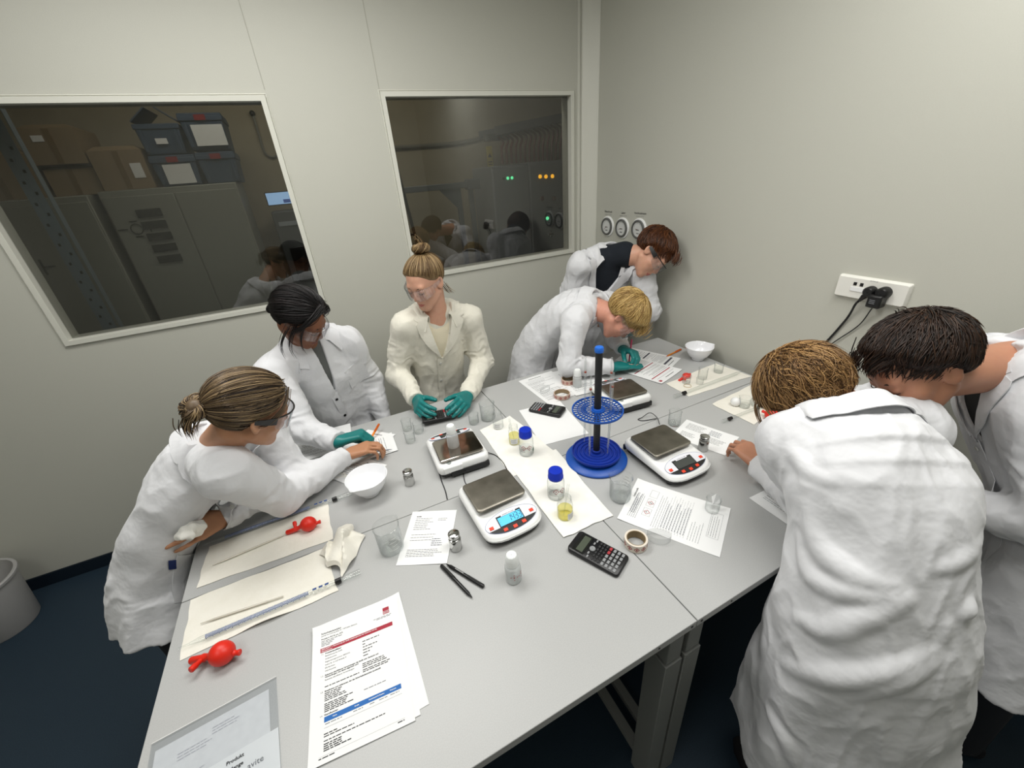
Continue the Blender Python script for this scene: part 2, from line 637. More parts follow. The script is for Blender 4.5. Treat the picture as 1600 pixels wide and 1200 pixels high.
carton(-1.27, -1.03, 2.13, 0.20, 'upper brown cardboard box behind the perforated post', (-0.05, 0.13, 0.05, 0.03))
carton(-1.26, -1.03, 1.967, 0.155, 'lower brown cardboard box resting on the left cabinet', None, 0.3)
carton(-1.02, -0.762, 1.977, 0.235, 'taped cardboard box with white label left of the crates', (0.075, 0.10, 0.055, 0.08))
carton(-1.62, -1.28, 1.967, 0.25, 'cardboard box at the far left on the left cabinet', None)

t = thing('rack_post', 'perforated steel rack post just behind the left window glass', 'post', (-1.10, 3.0, 0))
m = MB()
m.box((-0.035, 0, 1.25), (0.062, 0.003, 2.5))
m.box((0.012, 0.02, 1.25), (0.003, 0.045, 2.5))
m.build('angle_profile', mat('galvanised_grey', '#7c8890', 0.5, 0.0), t, smooth=0)
m = MB()
for k in range(46):
    m.box((-0.035 + 0.012 * (-1) ** k, -0.0022, 0.25 + k * 0.048), (0.010, 0.002, 0.014))
h_ = m.build('slot_hole', mat('slot_black', '#0a0a0a', 0.8), t, smooth=0)
t = thing('reflection_panel', 'small glowing blue-white panel added for a window reflection, beside the louvred cabinet', 'reflection', (-0.10, 3.9, 1.81))  # glowing panel added in place of a lit window's reflection in the pane
MB().box((0, 0.012, 0.04), (0.19, 0.02, 0.095)).build('bezel', BLACKPL, t, bevel=0.003)
MB().box((0, 0.0, 0.04), (0.178, 0.006, 0.083)).build('display', mat('lit_screen', '#9fc4ee', 0.4, emit=0.9), t, smooth=0)
MB().box((0.045, -0.004, 0.018), (0.05, 0.002, 0.025)).build('window_box', mat('lit_screen_dark', '#4a68b0', 0.4, emit=0.4), t, smooth=0)
t = thing('tall_machine', 'tall grey machine under the small glowing reflection panel', 'machine', (-0.03, 4.0, 0))
MB().box((0, 0, 0.88), (0.32, 0.3, 1.76)).build('housing', mat('machine_grey', '#565a5c', 0.5), t, bevel=0.01)
MB().box((0, -0.155, 1.67), (0.26, 0.012, 0.03)).build('top_strip', mat('pale_strip', '#a3abb5', 0.4), t, smooth=0)
MB().box((0.0, -0.156, 1.35), (0.22, 0.012, 0.28)).build('dark_panel', BLACKPL, t, bevel=0.004)
t = thing('wall_rod', 'thin hooked rod hanging on the plant room wall', 'rod', (-0.114, BY - 0.02, 2.2))
MB().tube(smooth_path([(0, 0, 0.24), (0, 0, 0.1), (0, 0, 0), (0.02, 0, -0.045), (0.06, 0, -0.055), (0.085, 0, -0.04)], 5), 0.008, 8).build('hook', mat('grey_rod', '#7c7c74', 0.5), t)
MB().sphere((0, 0, 0.24), 0.02, 10, 8).build('end_knob', BLACKPL, t)

# electrical cabinets with cables, tray, frame and pipe behind the right window
t = thing('switch_cabinet', 'grey switch cabinet with three small lights, left of the pair', 'electrical cabinet', (1.71, 3.72, 0))
MB().box((0, 0, 0.975), (0.352, 0.44, 1.95)).build('housing', mat('switch_grey', '#70747a', 0.45), t, bevel=0.006)
MB().box((0, -0.224, 0.98), (0.335, 0.01, 1.90)).build('door', MATS['switch_grey'], t, bevel=0.003)
for dx, c in ((-0.075, 'off'), (-0.033, 'g'), (0.007, 'g')):
    l = MB().lathe([(0, -0.006), (0.010, -0.004), (0.012, 0.0), (0.012, 0.01)], 12).build('indicator_lamp', {'off': BLACKPL, 'g': mat('lit_green', '#6dffb0', 0.4, emit=1.4)}[c], t)
    place(l, (dx, -0.236, 1.852))
    l.rotation_euler = (-PI / 2, 0, 0)
t = thing('switch_cabinet', 'grey switch cabinet with three amber lights, right of the pair', 'electrical cabinet', (2.09, 3.72, 0))
MB().box((0, 0, 0.98), (0.40, 0.44, 1.96)).build('housing', MATS['switch_grey'], t, bevel=0.006)
MB().box((0, -0.224, 0.98), (0.385, 0.01, 1.91)).build('door', MATS['switch_grey'], t, bevel=0.003)
AMB = mat('lit_amber', '#ffb520', 0.4, emit=1.6)
for x, z, mt, r in ((1.994, 1.842, AMB, 0.016), (2.053, 1.838, AMB, 0.016), (2.12, 1.836, AMB, 0.016),
                    (2.055, 1.492, MATS['lit_green'], 0.015)):
    l = MB().lathe([(0, -0.008), (r * .8, -0.006), (r, 0.0), (r, 0.012)], 14).build('indicator_lamp', mt, t)
    place(l, (x - 2.09, -0.236, z))
    l.rotation_euler = (-PI / 2, 0, 0)
for x, z in ((2.001, 1.666), (2.128, 1.652)):
    l = MB().box((0, 0, 0), (0.03, 0.03, 0.035)).build('rotary_knob', mat('dark_red_knob', '#4a1f1c', 0.5), t, bevel=0.004)
    place(l, (x - 2.09, -0.236, z))
l = MB().box((0, 0, 0), (0.05, 0.02, 0.014)).box((0, 0, 0), (0.014, 0.02, 0.05)).build('cross_handle', BLACKPL, t, smooth=0)
place(l, (2.085 - 2.09, -0.238, 1.35))
t = thing('cable_tray', 'perforated cable tray above the switch cabinets', 'cable tray', (1.98, 3.75, 2.2))
m = MB()
m.box((0.1, -0.22, 0.06), (0.95, 0.004, 0.06), Matrix.Rotation(-0.12, 3, 'Y'))
m.box((0.1, 0.12, 0.06), (0.95, 0.004, 0.06), Matrix.Rotation(-0.12, 3, 'Y'))
m.box((0.1, -0.05, 0.03), (0.95, 0.34, 0.004), Matrix.Rotation(-0.12, 3, 'Y'))
m.build('tray', mat('tray_zinc', '#6d7074', 0.4, 0.4), t, smooth=0)
MB().box((-0.28, -0.05, -0.03), (0.22, 0.06, 0.05)).build('bracket', mat('dark_bracket', '#3a3d40', 0.5), t, smooth=0)
CABR = mat('red_brown_cable', '#6b2f28', 0.5)
for k in range(14):
    x = 1.70 + k * 0.045
    b0 = 2.20 + (x - 1.7) * 0.12
    c = MB().tube(smooth_path([(x, 3.70, b0 - 0.02), (x + 0.012, 3.60, b0 - 0.07), (x - 0.012, 3.59, 2.08), (x, 3.62, 1.966)], 5), 0.010, 6)
    tag(c.build('power_cable', CABR), 'red-brown cable dropping from the tray into the switch cabinets', 'cable', 'cables above the switch cabinets')
t = thing('profile_frame', 'aluminium profile frame standing left of the switch cabinets', 'frame', (1.1, 3.62, 0))
ALU = mat('aluminium_profile', '#6e7276', 0.4, 0.5)
m = MB().box((0.0, 0, 1.83), (0.62, 0.045, 0.045))
m.build('top_beam', ALU, t, bevel=0.004)
for x in (0.17, 0.285):
    MB().box((x, 0.02, 0.905), (0.04, 0.04, 1.81)).build('post', ALU, t, bevel=0.004)
MB().box((0.30, 0, 1.83), (0.12, 0.07, 0.08)).build('joint_block', mat('joint_grey', '#4a4d52', 0.5), t, bevel=0.005)
g_ = MB().prism([(0, 0), (0.15, 0), (0.15, -0.16)], -0.004, 0.004).build('gusset', ALU, t, smooth=0)
g_.location = (0.0, 0.0, 1.808)
g_.rotation_euler = (PI / 2, 0, 0)
t = thing('ladder', 'dark narrow ladder leaning at the left edge of the right window', 'ladder', (0.70, 3.05, 0))
for dx in (-0.03, 0.05):
    MB().tube([(dx + 0.10, 0, 0), (dx - 0.07, 0.1, 2.0)], 0.012, 8).build('rail', BLACKPL, t)
for k in range(7):
    z = 0.25 + k * 0.26
    x = 0.10 - 0.17 * z / 2
    MB().tube([(x - 0.03, z * 0.05, z), (x + 0.05, z * 0.05, z)], 0.009, 6).build('rung', BLACKPL, t)
tag(MB().tube(smooth_path([(0.7, BY - 0.03, 2.165), (1.2, BY - 0.03, 2.168), (1.55, BY - 0.03, 2.18), (1.9, BY - 0.03, 2.23), (2.3, BY - 0.03, 2.26)], 6), 0.014, 8).build('wall_pipe', mat('grey_pipe', '#77746a', 0.5)),
    'thin grey pipe running along the plant room wall', 'pipe')
t = thing('warning_sign', 'narrow yellow warning sign on the plant room wall', 'sign', (1.835, BY - 0.006, 2.03))
MB().box((0, 0, 0), (0.06, 0.006, 0.21)).build('plate', SIGNY, t, smooth=0)
m = MB()
m.prism([(-0.02, 0.0), (0.02, 0.0), (0.0, 0.035)], 0, 0.001)
s_ = m.build('triangle_mark', INK, t, smooth=0)
s_.rotation_euler = (PI / 2, 0, 0)
s_.location = (0, -0.004, 0.01)
m = MB()
for k in range(3):
    m.box((0, -0.004, -0.03 - k * 0.022), (0.04, 0.001, 0.008))
m.build('text_line', INK, t, smooth=0)

# ------------------------------------------------------------------ four lab tables pushed together
TX = [-0.585, 0.6075, 1.835]
TY = [0.372, 1.088, 1.785]


def lab_table(ix, iy, label):
    x0, x1, y0, y1 = TX[ix] + 0.0012, TX[ix + 1] - 0.0012, TY[iy] + 0.0012, TY[iy + 1] - 0.0012
    w, d = x1 - x0, y1 - y0
    t = thing('lab_table', label, 'table', ((x0 + x1) / 2, (y0 + y1) / 2, 0), group='grey lab tables')
    tp = MB().box((0, 0, TZ - 0.0125), (w, d, 0.025)).build('tabletop', LAM, t, bevel=0.0012, seg=1)
    m = MB()
    for s in (-1, 1):
        m.box((0, s * (d / 2 - 0.07), TZ - 0.06), (w - 0.13, 0.025, 0.05))
        m.box((s * (w / 2 - 0.045), 0, TZ - 0.06), (0.025, d - 0.12, 0.05))
    m.build('frame', STEELP, t, smooth=0)
    for s in (-1, 1):
        MB().box((s * (w / 2 - 0.033), 0, 0.06), (0.03, d - 0.17, 0.03)).build('foot_rail', STEELP, t, smooth=0)
    for sx in (-1, 1):
        for sy in (-1, 1):
            lx, ly = sx * (w / 2 - 0.033), sy * (d / 2 - 0.05)
            l = MB().box((lx, ly, 0.36), (0.058, 0.070, 0.72)).build('leg', STEELP, t, bevel=0.002)
            MB().box((lx, ly, 0.80), (0.050, 0.062, 0.15)).build('leg_extension', STEELP, l, bevel=0.002)
    if iy == 0:
        m = MB()
        for k in range(3):
            x = -w / 2 + 0.05 + k * (w - 0.1) / 2
            m.lathe([(0, 0), (0.004, 0), (0.004, 0.002)], 8, (0, 0, 0))
        m2 = MB()
        for sx in (-1, 1):
            m2.tube([(sx * (w / 2 - 0.015), -d / 2 + 0.0005, TZ - 0.012), (sx * (w / 2 - 0.015), -d / 2 - 0.0008, TZ - 0.012)], 0.004, 8)
            m2.tube([(sx * (w / 2 - 0.12), -d / 2 + 0.0005, TZ - 0.012), (sx * (w / 2 - 0.12), -d / 2 - 0.0008, TZ - 0.012)], 0.003, 8)
        m2.build('edge_screw', BLACKPL, t, smooth=0)
    return t


lab_table(0, 0, 'grey lab table nearest the camera, under the stapled data sheet')
lab_table(1, 0, 'front right grey lab table where the man with his back turned leans')
lab_table(0, 1, 'back left grey lab table where the three women work')
lab_table(1, 1, 'back right grey lab table in the corner, where the blond man writes')


# ------------------------------------------------------------------ papers
def place_on(t, px_tl, px_tr, px_bl, z=TZ, w=None, h=None):
    """put a thing so that its local origin is a sheet's top left corner, x along its top edge, -y down the sheet"""
    a, b, c = T(*px_tl, z), T(*px_tr, z), T(*px_bl, z)
    ang = math.atan2(b[1] - a[1], b[0] - a[0])
    W = w or float(np.linalg.norm(b - a))
    H = h or float(np.linalg.norm(c - a))
    t.location = [float(a[0]), float(a[1]), z]
    t.rotation_euler = (0, 0, ang)
    return W, H


def hwave(W, H, amp, seed):
    r = np.random.default_rng(seed)
    ph = r.uniform(0, 6, 3)

    def f(u, v):
        e = (abs(u / W - 0.5) * 2) ** 4 * 0.6 + (abs(v / H - 0.5) * 2) ** 6
        return 0.0006 + amp * (e * (0.6 + 0.4 * math.sin(5 * u / W + ph[0])) * (0.5 + 0.5 * math.sin(4 * v / H + ph[1])))
    return f


def sheet(t, W, H, hf, name='sheet', m=PAPER, dz=0.0, off=(0, 0), rot=0.0, n=(12, 16), parent=True, thick=0.00025):
    c, s = math.cos(rot), math.sin(rot)
    pts = []
    for j in range(n[1] + 1):
        row = []
        for i in range(n[0] + 1):
            u, v = W * i / n[0], H * j / n[1]
            x, y = off[0] + c * u + s * v, off[1] + s * u - c * v
            row.append((x, y, hf(u, v) + dz + thick))
        pts.append(row)
    mb = MB()
    mb.grid(pts[::-1], thick)
    return mb.build(name, m, t, smooth=60)


class Print:
    """collects printed marks lying just above a sheet"""
    def __init__(s, W, H, hf, dz=0.0):
        s.W, s.H, s.hf, s.dz = W, H, hf, dz + 0.0006
        s.d = {}

    def mb(s, key):
        return s.d.setdefault(key, MB())

    def rect(s, u, v, w, h, key='printed_text', n=None):
        n = n or max(1, int(w / 0.012))
        g = [[(u + w * i / n, -(v + h * j), s.hf(u + w * i / n, v + h * j) + s.dz) for i in range(n + 1)] for j in (1, 0)]
        s.mb(key).grid(g)
        return s

    def words(s, u, v, w, h, key='printed_text', seed=0, rot=False):
        r = random.Random(seed * 7919 + int(v * 1e5))
        x = u
        while x < u + w:
            l = min(r.uniform(0.004, 0.012), u + w - x)
            if l < 0.0015:
                break
            s.rect(x, v, l, h, key, 1) if not rot else s.rect(v, x, h, l, key, 1)
            x += l + 0.0016
        return s

    def block(s, u, v, w, n, lead, h, key='printed_text', seed=1, rag=0.4, rot=False):
        r = random.Random(seed)
        for k in range(n):
            s.words(u, v + k * lead, w * (1 - rag * r.random()), h, key, seed + k, rot)
        return s

    def text(s, u, v, txt, size, key='printed_text', bold=0.0, ang=0.0, lift=0.0):
        vs, fs = text_geo(txt, size, bold=bold)
        c, q = math.cos(ang), math.sin(ang)
        out = []
        for p in vs:
            x, y = u + c * p[0] - q * p[1], -v + q * p[0] + c * p[1]
            out.append((x, y, s.hf(x, -y) + s.dz + 0.0002 + lift))
        s.mb(key).add(out, fs)
        return s

    def build(s, t, mats):
        for k, mb in s.d.items():
            mb.build(k, mats.get(k, INK), t, smooth=0)


PM = dict(printed_text=INK, grey_text=GREYINK, red_band=RED_INK, blue_band=BLUE_INK, white_text=PAPER, handwriting=mat('pen_ink', '#3a3f55', 0.7),
          logo=RED_INK, hazard_diamond=mat('hazard_red', '#9c2a34', 0.6), frame_line=GREYINK, dark_band=mat('dark_band_ink', '#4b4a55', 0.7), logo_text=PAPER)

# the stapled safety data sheet in the foreground
t = thing('data_sheet', 'stapled data sheet with red and blue bands at the near table edge', 'paper')
W, H = place_on(t, (491, 987), (621, 937), (484, 1197), w=0.21, h=0.297)
hf = hwave(W, H, 0.010, 3)
sheet(t, W, H, hf, 'lower_sheet', off=(0.008, 0.0), rot=0.085, dz=0.0)
sheet(t, W, H, hf, 'middle_sheet', off=(0.003, 0.0), rot=0.03, dz=0.0006)
sheet(t, W, H, hf, 'top_sheet', dz=0.0014)
p = Print(W, H, hf, 0.0014)
p.text(0.020, 0.024, 'Sicherheitsdatenblatt', 0.0055, bold=0.0001)
p.text(0.020, 0.029, 'gem\u00e4\u00df Verordnung (EG) Nr. 1907/2006 (REACH)', 0.0042)
p.text(0.020, 0.037, 'Silbernitrat \u2265 99,9 %, p.a., ACS'.replace('Silbernitrat', 'Produkt'), 0.0044, bold=0.0001)
for k in range(4):
    p.words(0.020, 0.040 + k * 0.0037, (0.05, 0.03, 0.026, 0.02)[k], 0.0017, 'grey_text', 3 + k)
p.rect(0.170, 0.012, 0.016, 0.0095, 'red_band')
p.rect(0.170, 0.0225, 0.016, 0.0075, 'logo')
p.text(0.1712, 0.0285, 'ROTH', 0.0058, 'logo_text', bold=0.0001)
p.words(0.145, 0.034, 0.045, 0.0014, 'grey_text', 5)
p.words(0.152, 0.037, 0.035, 0.0014, 'grey_text', 6)
p.rect(0.018, 0.058, 0.172, 0.0105, 'red_band')
p.text(0.020, 0.0625, 'ABSCHNITT 1: Bezeichnung des Stoffs beziehungsweise des Gemischs und des', 0.0041, 'white_text', bold=0.00008)
p.text(0.020, 0.0670, 'Unternehmens', 0.0041, 'white_text', bold=0.00008)
p.text(0.020, 0.0745, '1.1', 0.0042)
p.text(0.029, 0.0745, 'Produktidentifikator', 0.0045, bold=0.00012)
for k, (a, b) in enumerate((('Bezeichnung des Stoffs', ''), ('Artikelnummer', ''), ('Registrierungsnummer (REACH)', ''), ('Index-Nr. in CLP Anhang VI', ''), ('EG-Nummer', ''), ('CAS-Nummer', ''))):
    v = 0.081 + k * 0.0072
    p.text(0.029, v, a, 0.0042)
    p.words(0.115, v - 0.002, (0.04, 0.006, 0.034, 0.022, 0.016, 0.014)[k], 0.0019, 'printed_text', 40 + k)
p.text(0.029, 0.1265, 'Relevante identifizierte Verwendungen des Stoffs oder Gemischs und', 0.0043, bold=0.00012)
p.text(0.029, 0.1310, 'Verwendungen, von denen abgeraten wird', 0.0043, bold=0.00012)
p.text(0.020, 0.1265, '1.2', 0.0042)
p.text(0.029, 0.1375, 'Relevante identifizierte Verwendungen:', 0.0041)
p.block(0.112, 0.1335, 0.06, 3, 0.0042, 0.0019, seed=9)
p.words(0.029, 0.150, 0.075, 0.0018, seed=8)
p.block(0.112, 0.148, 0.075, 2, 0.0042, 0.0019, seed=11)
p.text(0.020, 0.1620, '1.3', 0.0042)
p.text(0.029, 0.1620, 'Einzelheiten zum Lieferanten, der das Sicherheitsdatenblatt bereitstellt', 0.0043, bold=0.00012)
p.block(0.029, 0.1645, 0.046, 5, 0.0038, 0.0018, seed=12)
p.block(0.029, 0.1865, 0.066, 5, 0.0038, 0.0019, seed=13)
p.words(0.112, 0.192, 0.05, 0.0016, 'grey_text', 14)
p.text(0.020, 0.2105, '1.4', 0.0042)
p.text(0.029, 0.2105, 'Notrufnummer', 0.0045, bold=0.00012)
p.rect(0.029, 0.2130, 0.162, 0.0105, 'blue_band')
for u, tx in ((0.046, 'Name'), (0.091, 'Stra\u00dfe'), (0.121, 'Postleitzahl/Ort'), (0.143, 'Telefon'), (0.166, 'Webseite')):
    p.text(u, 0.2192, tx, 0.0036, 'white_text', bold=0.00008)
p.rect(0.029, 0.2340, 0.162, 0.0004, 'frame_line')
for u, w in ((0.031, 0.034), (0.088, 0.02), (0.122, 0.010), (0.142, 0.018), (0.166, 0.02)):
    p.words(u, 0.2265, w, 0.0015, 'grey_text', int(u * 999))
p.words(0.029, 0.2445, 0.026, 0.002, seed=20)
p.words(0.029, 0.2490, 0.06, 0.0018, seed=21)
p.words(0.029, 0.2570, 0.125, 0.0018, seed=22)
p.block(0.029, 0.2625, 0.055, 4, 0.0038, 0.0021, seed=23)
p.rect(0.020, 0.2830, 0.17, 0.0003, 'frame_line')
p.words(0.020, 0.2855, 0.03, 0.002, seed=24)
p.words(0.175, 0.2855, 0.014, 0.002, seed=25)
p.build(t, PM)

# the clear sleeve at the bottom left
t = thing('plastic_sleeve', 'clear sleeve holding printed sheets at the bottom left table corner', 'document sleeve')
W, H = place_on(t, (238, 1164), (409, 1071), (205, 1290), w=0.235, h=0.31)
hf = hwave(W, H, 0.004, 5)
sheet(t, 0.21, 0.29, hf, 'sheet', off=(0.008, -0.018), m=mat('show_through_paper', '#dfe0e1', 0.7, noise=0.5, nscale=60, ncol='#d2d3d5'))
p = Print(W, H, hf, 0.0003)
for k, (u, v, w) in enumerate(((0.05, 0.05, 0.05), (0.05, 0.056, 0.06), (0.05, 0.062, 0.05), (0.11, 0.035, 0.04), (0.11, 0.041, 0.05), (0.11, 0.047, 0.045), (0.06, 0.10, 0.04), (0.06, 0.106, 0.03))):
    p.words(u, v, w, 0.0018, 'faint_text', 31 + k)
p.build(t, dict(faint_text=mat('faint_ink', '#bfc0c6', 0.7)))
sheet(t, 0.135, 0.20, hf, 'front_sheet', off=(0.098, -0.112), dz=0.001)
p = Print(W, H, hf, 0.0012)
def on_sleeve(px, py):
    q = T(px, py) - np.array([t.location[0], t.location[1], TZ])
    c_, s_ = math.cos(t.rotation_euler[2]), math.sin(t.rotation_euler[2])
    return c_ * q[0] + s_ * q[1], -(-s_ * q[0] + c_ * q[1])


p.text(*on_sleeve(354, 1198), 'Produkt', 0.0095, bold=0.0002)
p.text(*on_sleeve(358, 1208), 'Menge', 0.0095, bold=0.0002)
p.text(*on_sleeve(387, 1204), 'avite', 0.0155, 'grey_text')
p.build(t, PM)
sheet(t, W, H, hf, 'clear_film', m=clear_mat('sleeve_film', (0.93, 0.94, 0.95), (0.7, 0.72, 0.74), 1.0, 0.12), dz=0.0026)
m = MB()
m.tube([(0, 0, 0.004), (W, 0, 0.004)], 0.0008, 6)
m.build('top_seam', WHITEPL, t)

# hazard form under the tape roll (right of middle)
t = thing('hazard_form', 'hazard form with red diamond symbols beneath the clear tape loop', 'paper')
W, H = place_on(t, (964, 811), (997, 748), (1120, 875), w=0.21, h=0.297)
hf = hwave(W, H, 0.004, 6)
sheet(t, W, H, hf)
p = Print(W, H, hf)
p.text(0.12, 0.018, 'Gefahrstoffe', 0.009, bold=0.0001)
p.block(0.03, 0.022, 0.13, 5, 0.006, 0.0013, 'grey_text', 50, 0.3)
p.block(0.05, 0.024, 0.10, 3, 0.006, 0.0016, 'handwriting', 55, 0.3)
for k, u in enumerate((0.055, 0.100, 0.145)):
    for (a, b, w, h) in ((u, 0.060, 0.034, 0.0007), (u, 0.084, 0.034, 0.0007), (u, 0.060, 0.0007, 0.025), (u + 0.034, 0.060, 0.0007, 0.025)):
        p.rect(a, b, w, h, 'frame_line', 1)
    if k < 2:
        cx, cy, r = u + 0.017, 0.0725, 0.0105
        for q in range(4):
            a0, a1 = q * PI / 2, (q + 1) * PI / 2
            pts = []
            for (a, rr) in ((a0, r), (a1, r), (a1, r * .78), (a0, r * .78)):
                x, y = cx + rr * math.cos(a), cy + rr * math.sin(a)
                pts.append((x, -y, p.hf(x, y) + p.dz))
            p.mb('hazard_diamond').add(pts[::-1], [(0, 1, 2, 3)])
        p.rect(cx - 0.0015, cy - 0.004, 0.003, 0.008 if k else 0.005, 'printed_text', 1)
p.block(0.02, 0.098, 0.16, 4, 0.007, 0.0011, 'grey_text', 60, 0.2)
p.block(0.03, 0.125, 0.15, 9, 0.0082, 0.0015, 'handwriting', 61, 0.5)
p.block(0.02, 0.128, 0.17, 9, 0.0082, 0.0006, 'frame_line', 62, 0.1)
p.block(0.02, 0.205, 0.09, 5, 0.0075, 0.0011, 'grey_text', 63, 0.3)
for (a, b, w, h) in ((0.06, 0.250, 0.11, 0.0006), (0.06, 0.282, 0.11, 0.0006), (0.06, 0.250, 0.0006, 0.032), (0.17, 0.250, 0.0006, 0.032)):
    p.rect(a, b, w, h, 'frame_line', 1)
p.block(0.065, 0.254, 0.10, 4, 0.0065, 0.0012, 'grey_text', 64, 0.2)
p.build(t, PM)

# small order sheet between beaker and balance
t = thing('note_sheet', 'small printed sheet between the large beaker and the lit balance', 'paper')
W, H = place_on(t, (645, 800), (714, 797), (622, 884))
hf = hwave(W, H, 0.003, 7)
sheet(t, W, H, hf)
p = Print(W, H, hf)
s = W / 0.148
p.words(0.02, 0.022 * s, 0.016, 0.003, seed=70)
p.block(0.02, 0.032 * s, 0.06, 7, 0.0075, 0.0014, 'printed_text', 71, 0.3)
p.block(0.095, 0.034 * s, 0.03, 2, 0.007, 0.0014, 'printed_text', 72, 0.2)
p.block(0.02, 0.10, 0.085, 3, 0.011, 0.0013, 'printed_text', 73, 0.3)
p.block(0.09, 0.118, 0.035, 4, 0.008, 0.0024, 'handwriting', 74, 0.3)
p.block(0.02, 0.158, 0.11, 5, 0.006, 0.0014, 'printed_text', 75, 0.3)
p.build(t, PM)

# small sheet by the right balance
t = thing('note_sheet', 'small printed sheet right of the unlit balance, by the chrome weight', 'paper')
W, H = place_on(t, (1072, 656), (1155, 684), (1046, 678), w=0.21, h=0.15)
t.location = [float(c) for c in T(1073, 656)]
hf = hwave(W, H, 0.003, 8)
sheet(t, W, H, hf)
p = Print(W, H, hf)
p.block(0.02, 0.02, 0.08, 6, 0.008, 0.0018, 'printed_text', 80, 0.3)
p.block(0.11, 0.02, 0.05, 4, 0.010, 0.003, 'handwriting', 81, 0.3)
p.block(0.11, 0.07, 0.08, 5, 0.008, 0.0018, 'printed_text', 82, 0.3)
p.block(0.02, 0.09, 0.06, 4, 0.008, 0.0018, 'printed_text', 83, 0.3)
p.build(t, PM)

# blank sheet under the second calculator
t = thing('blank_sheet', 'blank white sheet beneath the calculator beside the blue stand', 'paper')
W, H = place_on(t, (812, 641), (880, 625), (848, 691), w=0.21, h=0.297)
t.location = [float(c) for c in T(811, 642)]
hf = hwave(W, H, 0.003, 9)
sheet(t, W, H, hf)

# papers spread under the blond man's arms
def plain_form(label, tl, tr, bl, seed, w=0.21, h=0.297, bars=(), dz=0.0, box=False, key='printed_text', logo=False, name='form_sheet', head=True):
    t = thing(name, label, 'paper')
    W, H = place_on(t, tl, tr, bl, TZ + dz, w, h)
    hf = hwave(W, H, 0.002, seed)
    sheet(t, W, H, hf)
    p = Print(W, H, hf)
    if head:
        p.words(0.05, 0.02, 0.08, 0.004, seed=seed)
    for k, (v, hh, col) in enumerate(bars):
        p.rect(0.015, v, W - 0.03, hh, col)
    y = 0.04
    r = random.Random(seed)
    while y < H - 0.03:
        if not any(v - 0.008 < y < v + hh + 0.004 for v, hh, c in bars):
            p.words(0.02, y, (W - 0.05) * r.uniform(0.3, 1), 0.0018, 'grey_text' if r.random() < 0.5 else key, seed + int(y * 1000))
        y += r.choice((0.0075, 0.0075, 0.012))
    if logo:
        p.rect(W - 0.035, 0.012, 0.018, 0.016, 'logo', 1)
        p.text(W - 0.033, 0.026, 'ROTH', 0.005, 'logo_text')
    if box:
        for (a, b, ww, hh) in ((0.10, 0.17, 0.035, 0.0008), (0.10, 0.20, 0.035, 0.0008), (0.10, 0.17, 0.0008, 0.03), (0.135, 0.17, 0.0008, 0.03)):
            p.rect(a, b, ww, hh, 'printed_text', 1)
    p.build(t, PM)
    return t


plain_form('white form with an empty tick box left of the brown tape rolls', (810, 596), (870, 577), (848, 645), 101, box=True)
plain_form('white form under the near forearm of the blond man', (862, 582), (925, 568), (900, 622), 102, dz=0.0012)
plain_form('data sheet with red bands and a logo beside the rear balance', (1066, 578), (1024, 607), (1000, 556), 103, bars=((0.06, 0.006, 'red_band'), (0.16, 0.006, 'red_band')), dz=0.002, logo=True)
plain_form('printed form with dark bands under the blond man\'s glove', (1064, 560), (1036, 587), (990, 538), 104, bars=((0.04, 0.012, 'dark_band'), (0.17, 0.010, 'dark_band')), dz=0.0008)
plain_form('white sheet poking out right of the rear balance', (952, 600), (1018, 621), (925, 622), 105, dz=0.0004, h=0.148)
plain_form('data sheet with red logo below the right red bulb', (1187, 654), (1250, 664), (1172, 735), 106, logo=True, bars=((0.05, 0.008, 'red_band'),))
plain_form('printed sheet peeping out below the sleeve of the man with his back turned', (1203, 762), (1262, 800), (1189, 777), 107, dz=0.0, h=0.10, w=0.2)

# papers by the two women on the left
plain_form('white handwritten sheet under the orange pen, topmost of the stack', (612, 676), (628, 721), (552, 690), 110, key='handwriting', dz=0.004, w=0.15, h=0.21, head=False)
plain_form('white sheet below the orange pen, second of the stack', (575, 672), (625, 680), (552, 712), 111, dz=0.0016, h=0.21, w=0.15)
plain_form('folded white sheet showing its edge behind the near porcelain bowl', (560, 712), (618, 731), (540, 735), 112, dz=0.0006, w=0.16, h=0.15)
plain_form('white printed sheet lying under the arm of the woman with the low bun', (403, 705), (480, 686), (420, 742), 113, w=0.21, h=0.2)
plain_form('white sheet under the forearms of the dark-haired woman', (440, 690), (540, 664), (480, 745), 114, w=0.297, h=0.21, dz=0.0008)

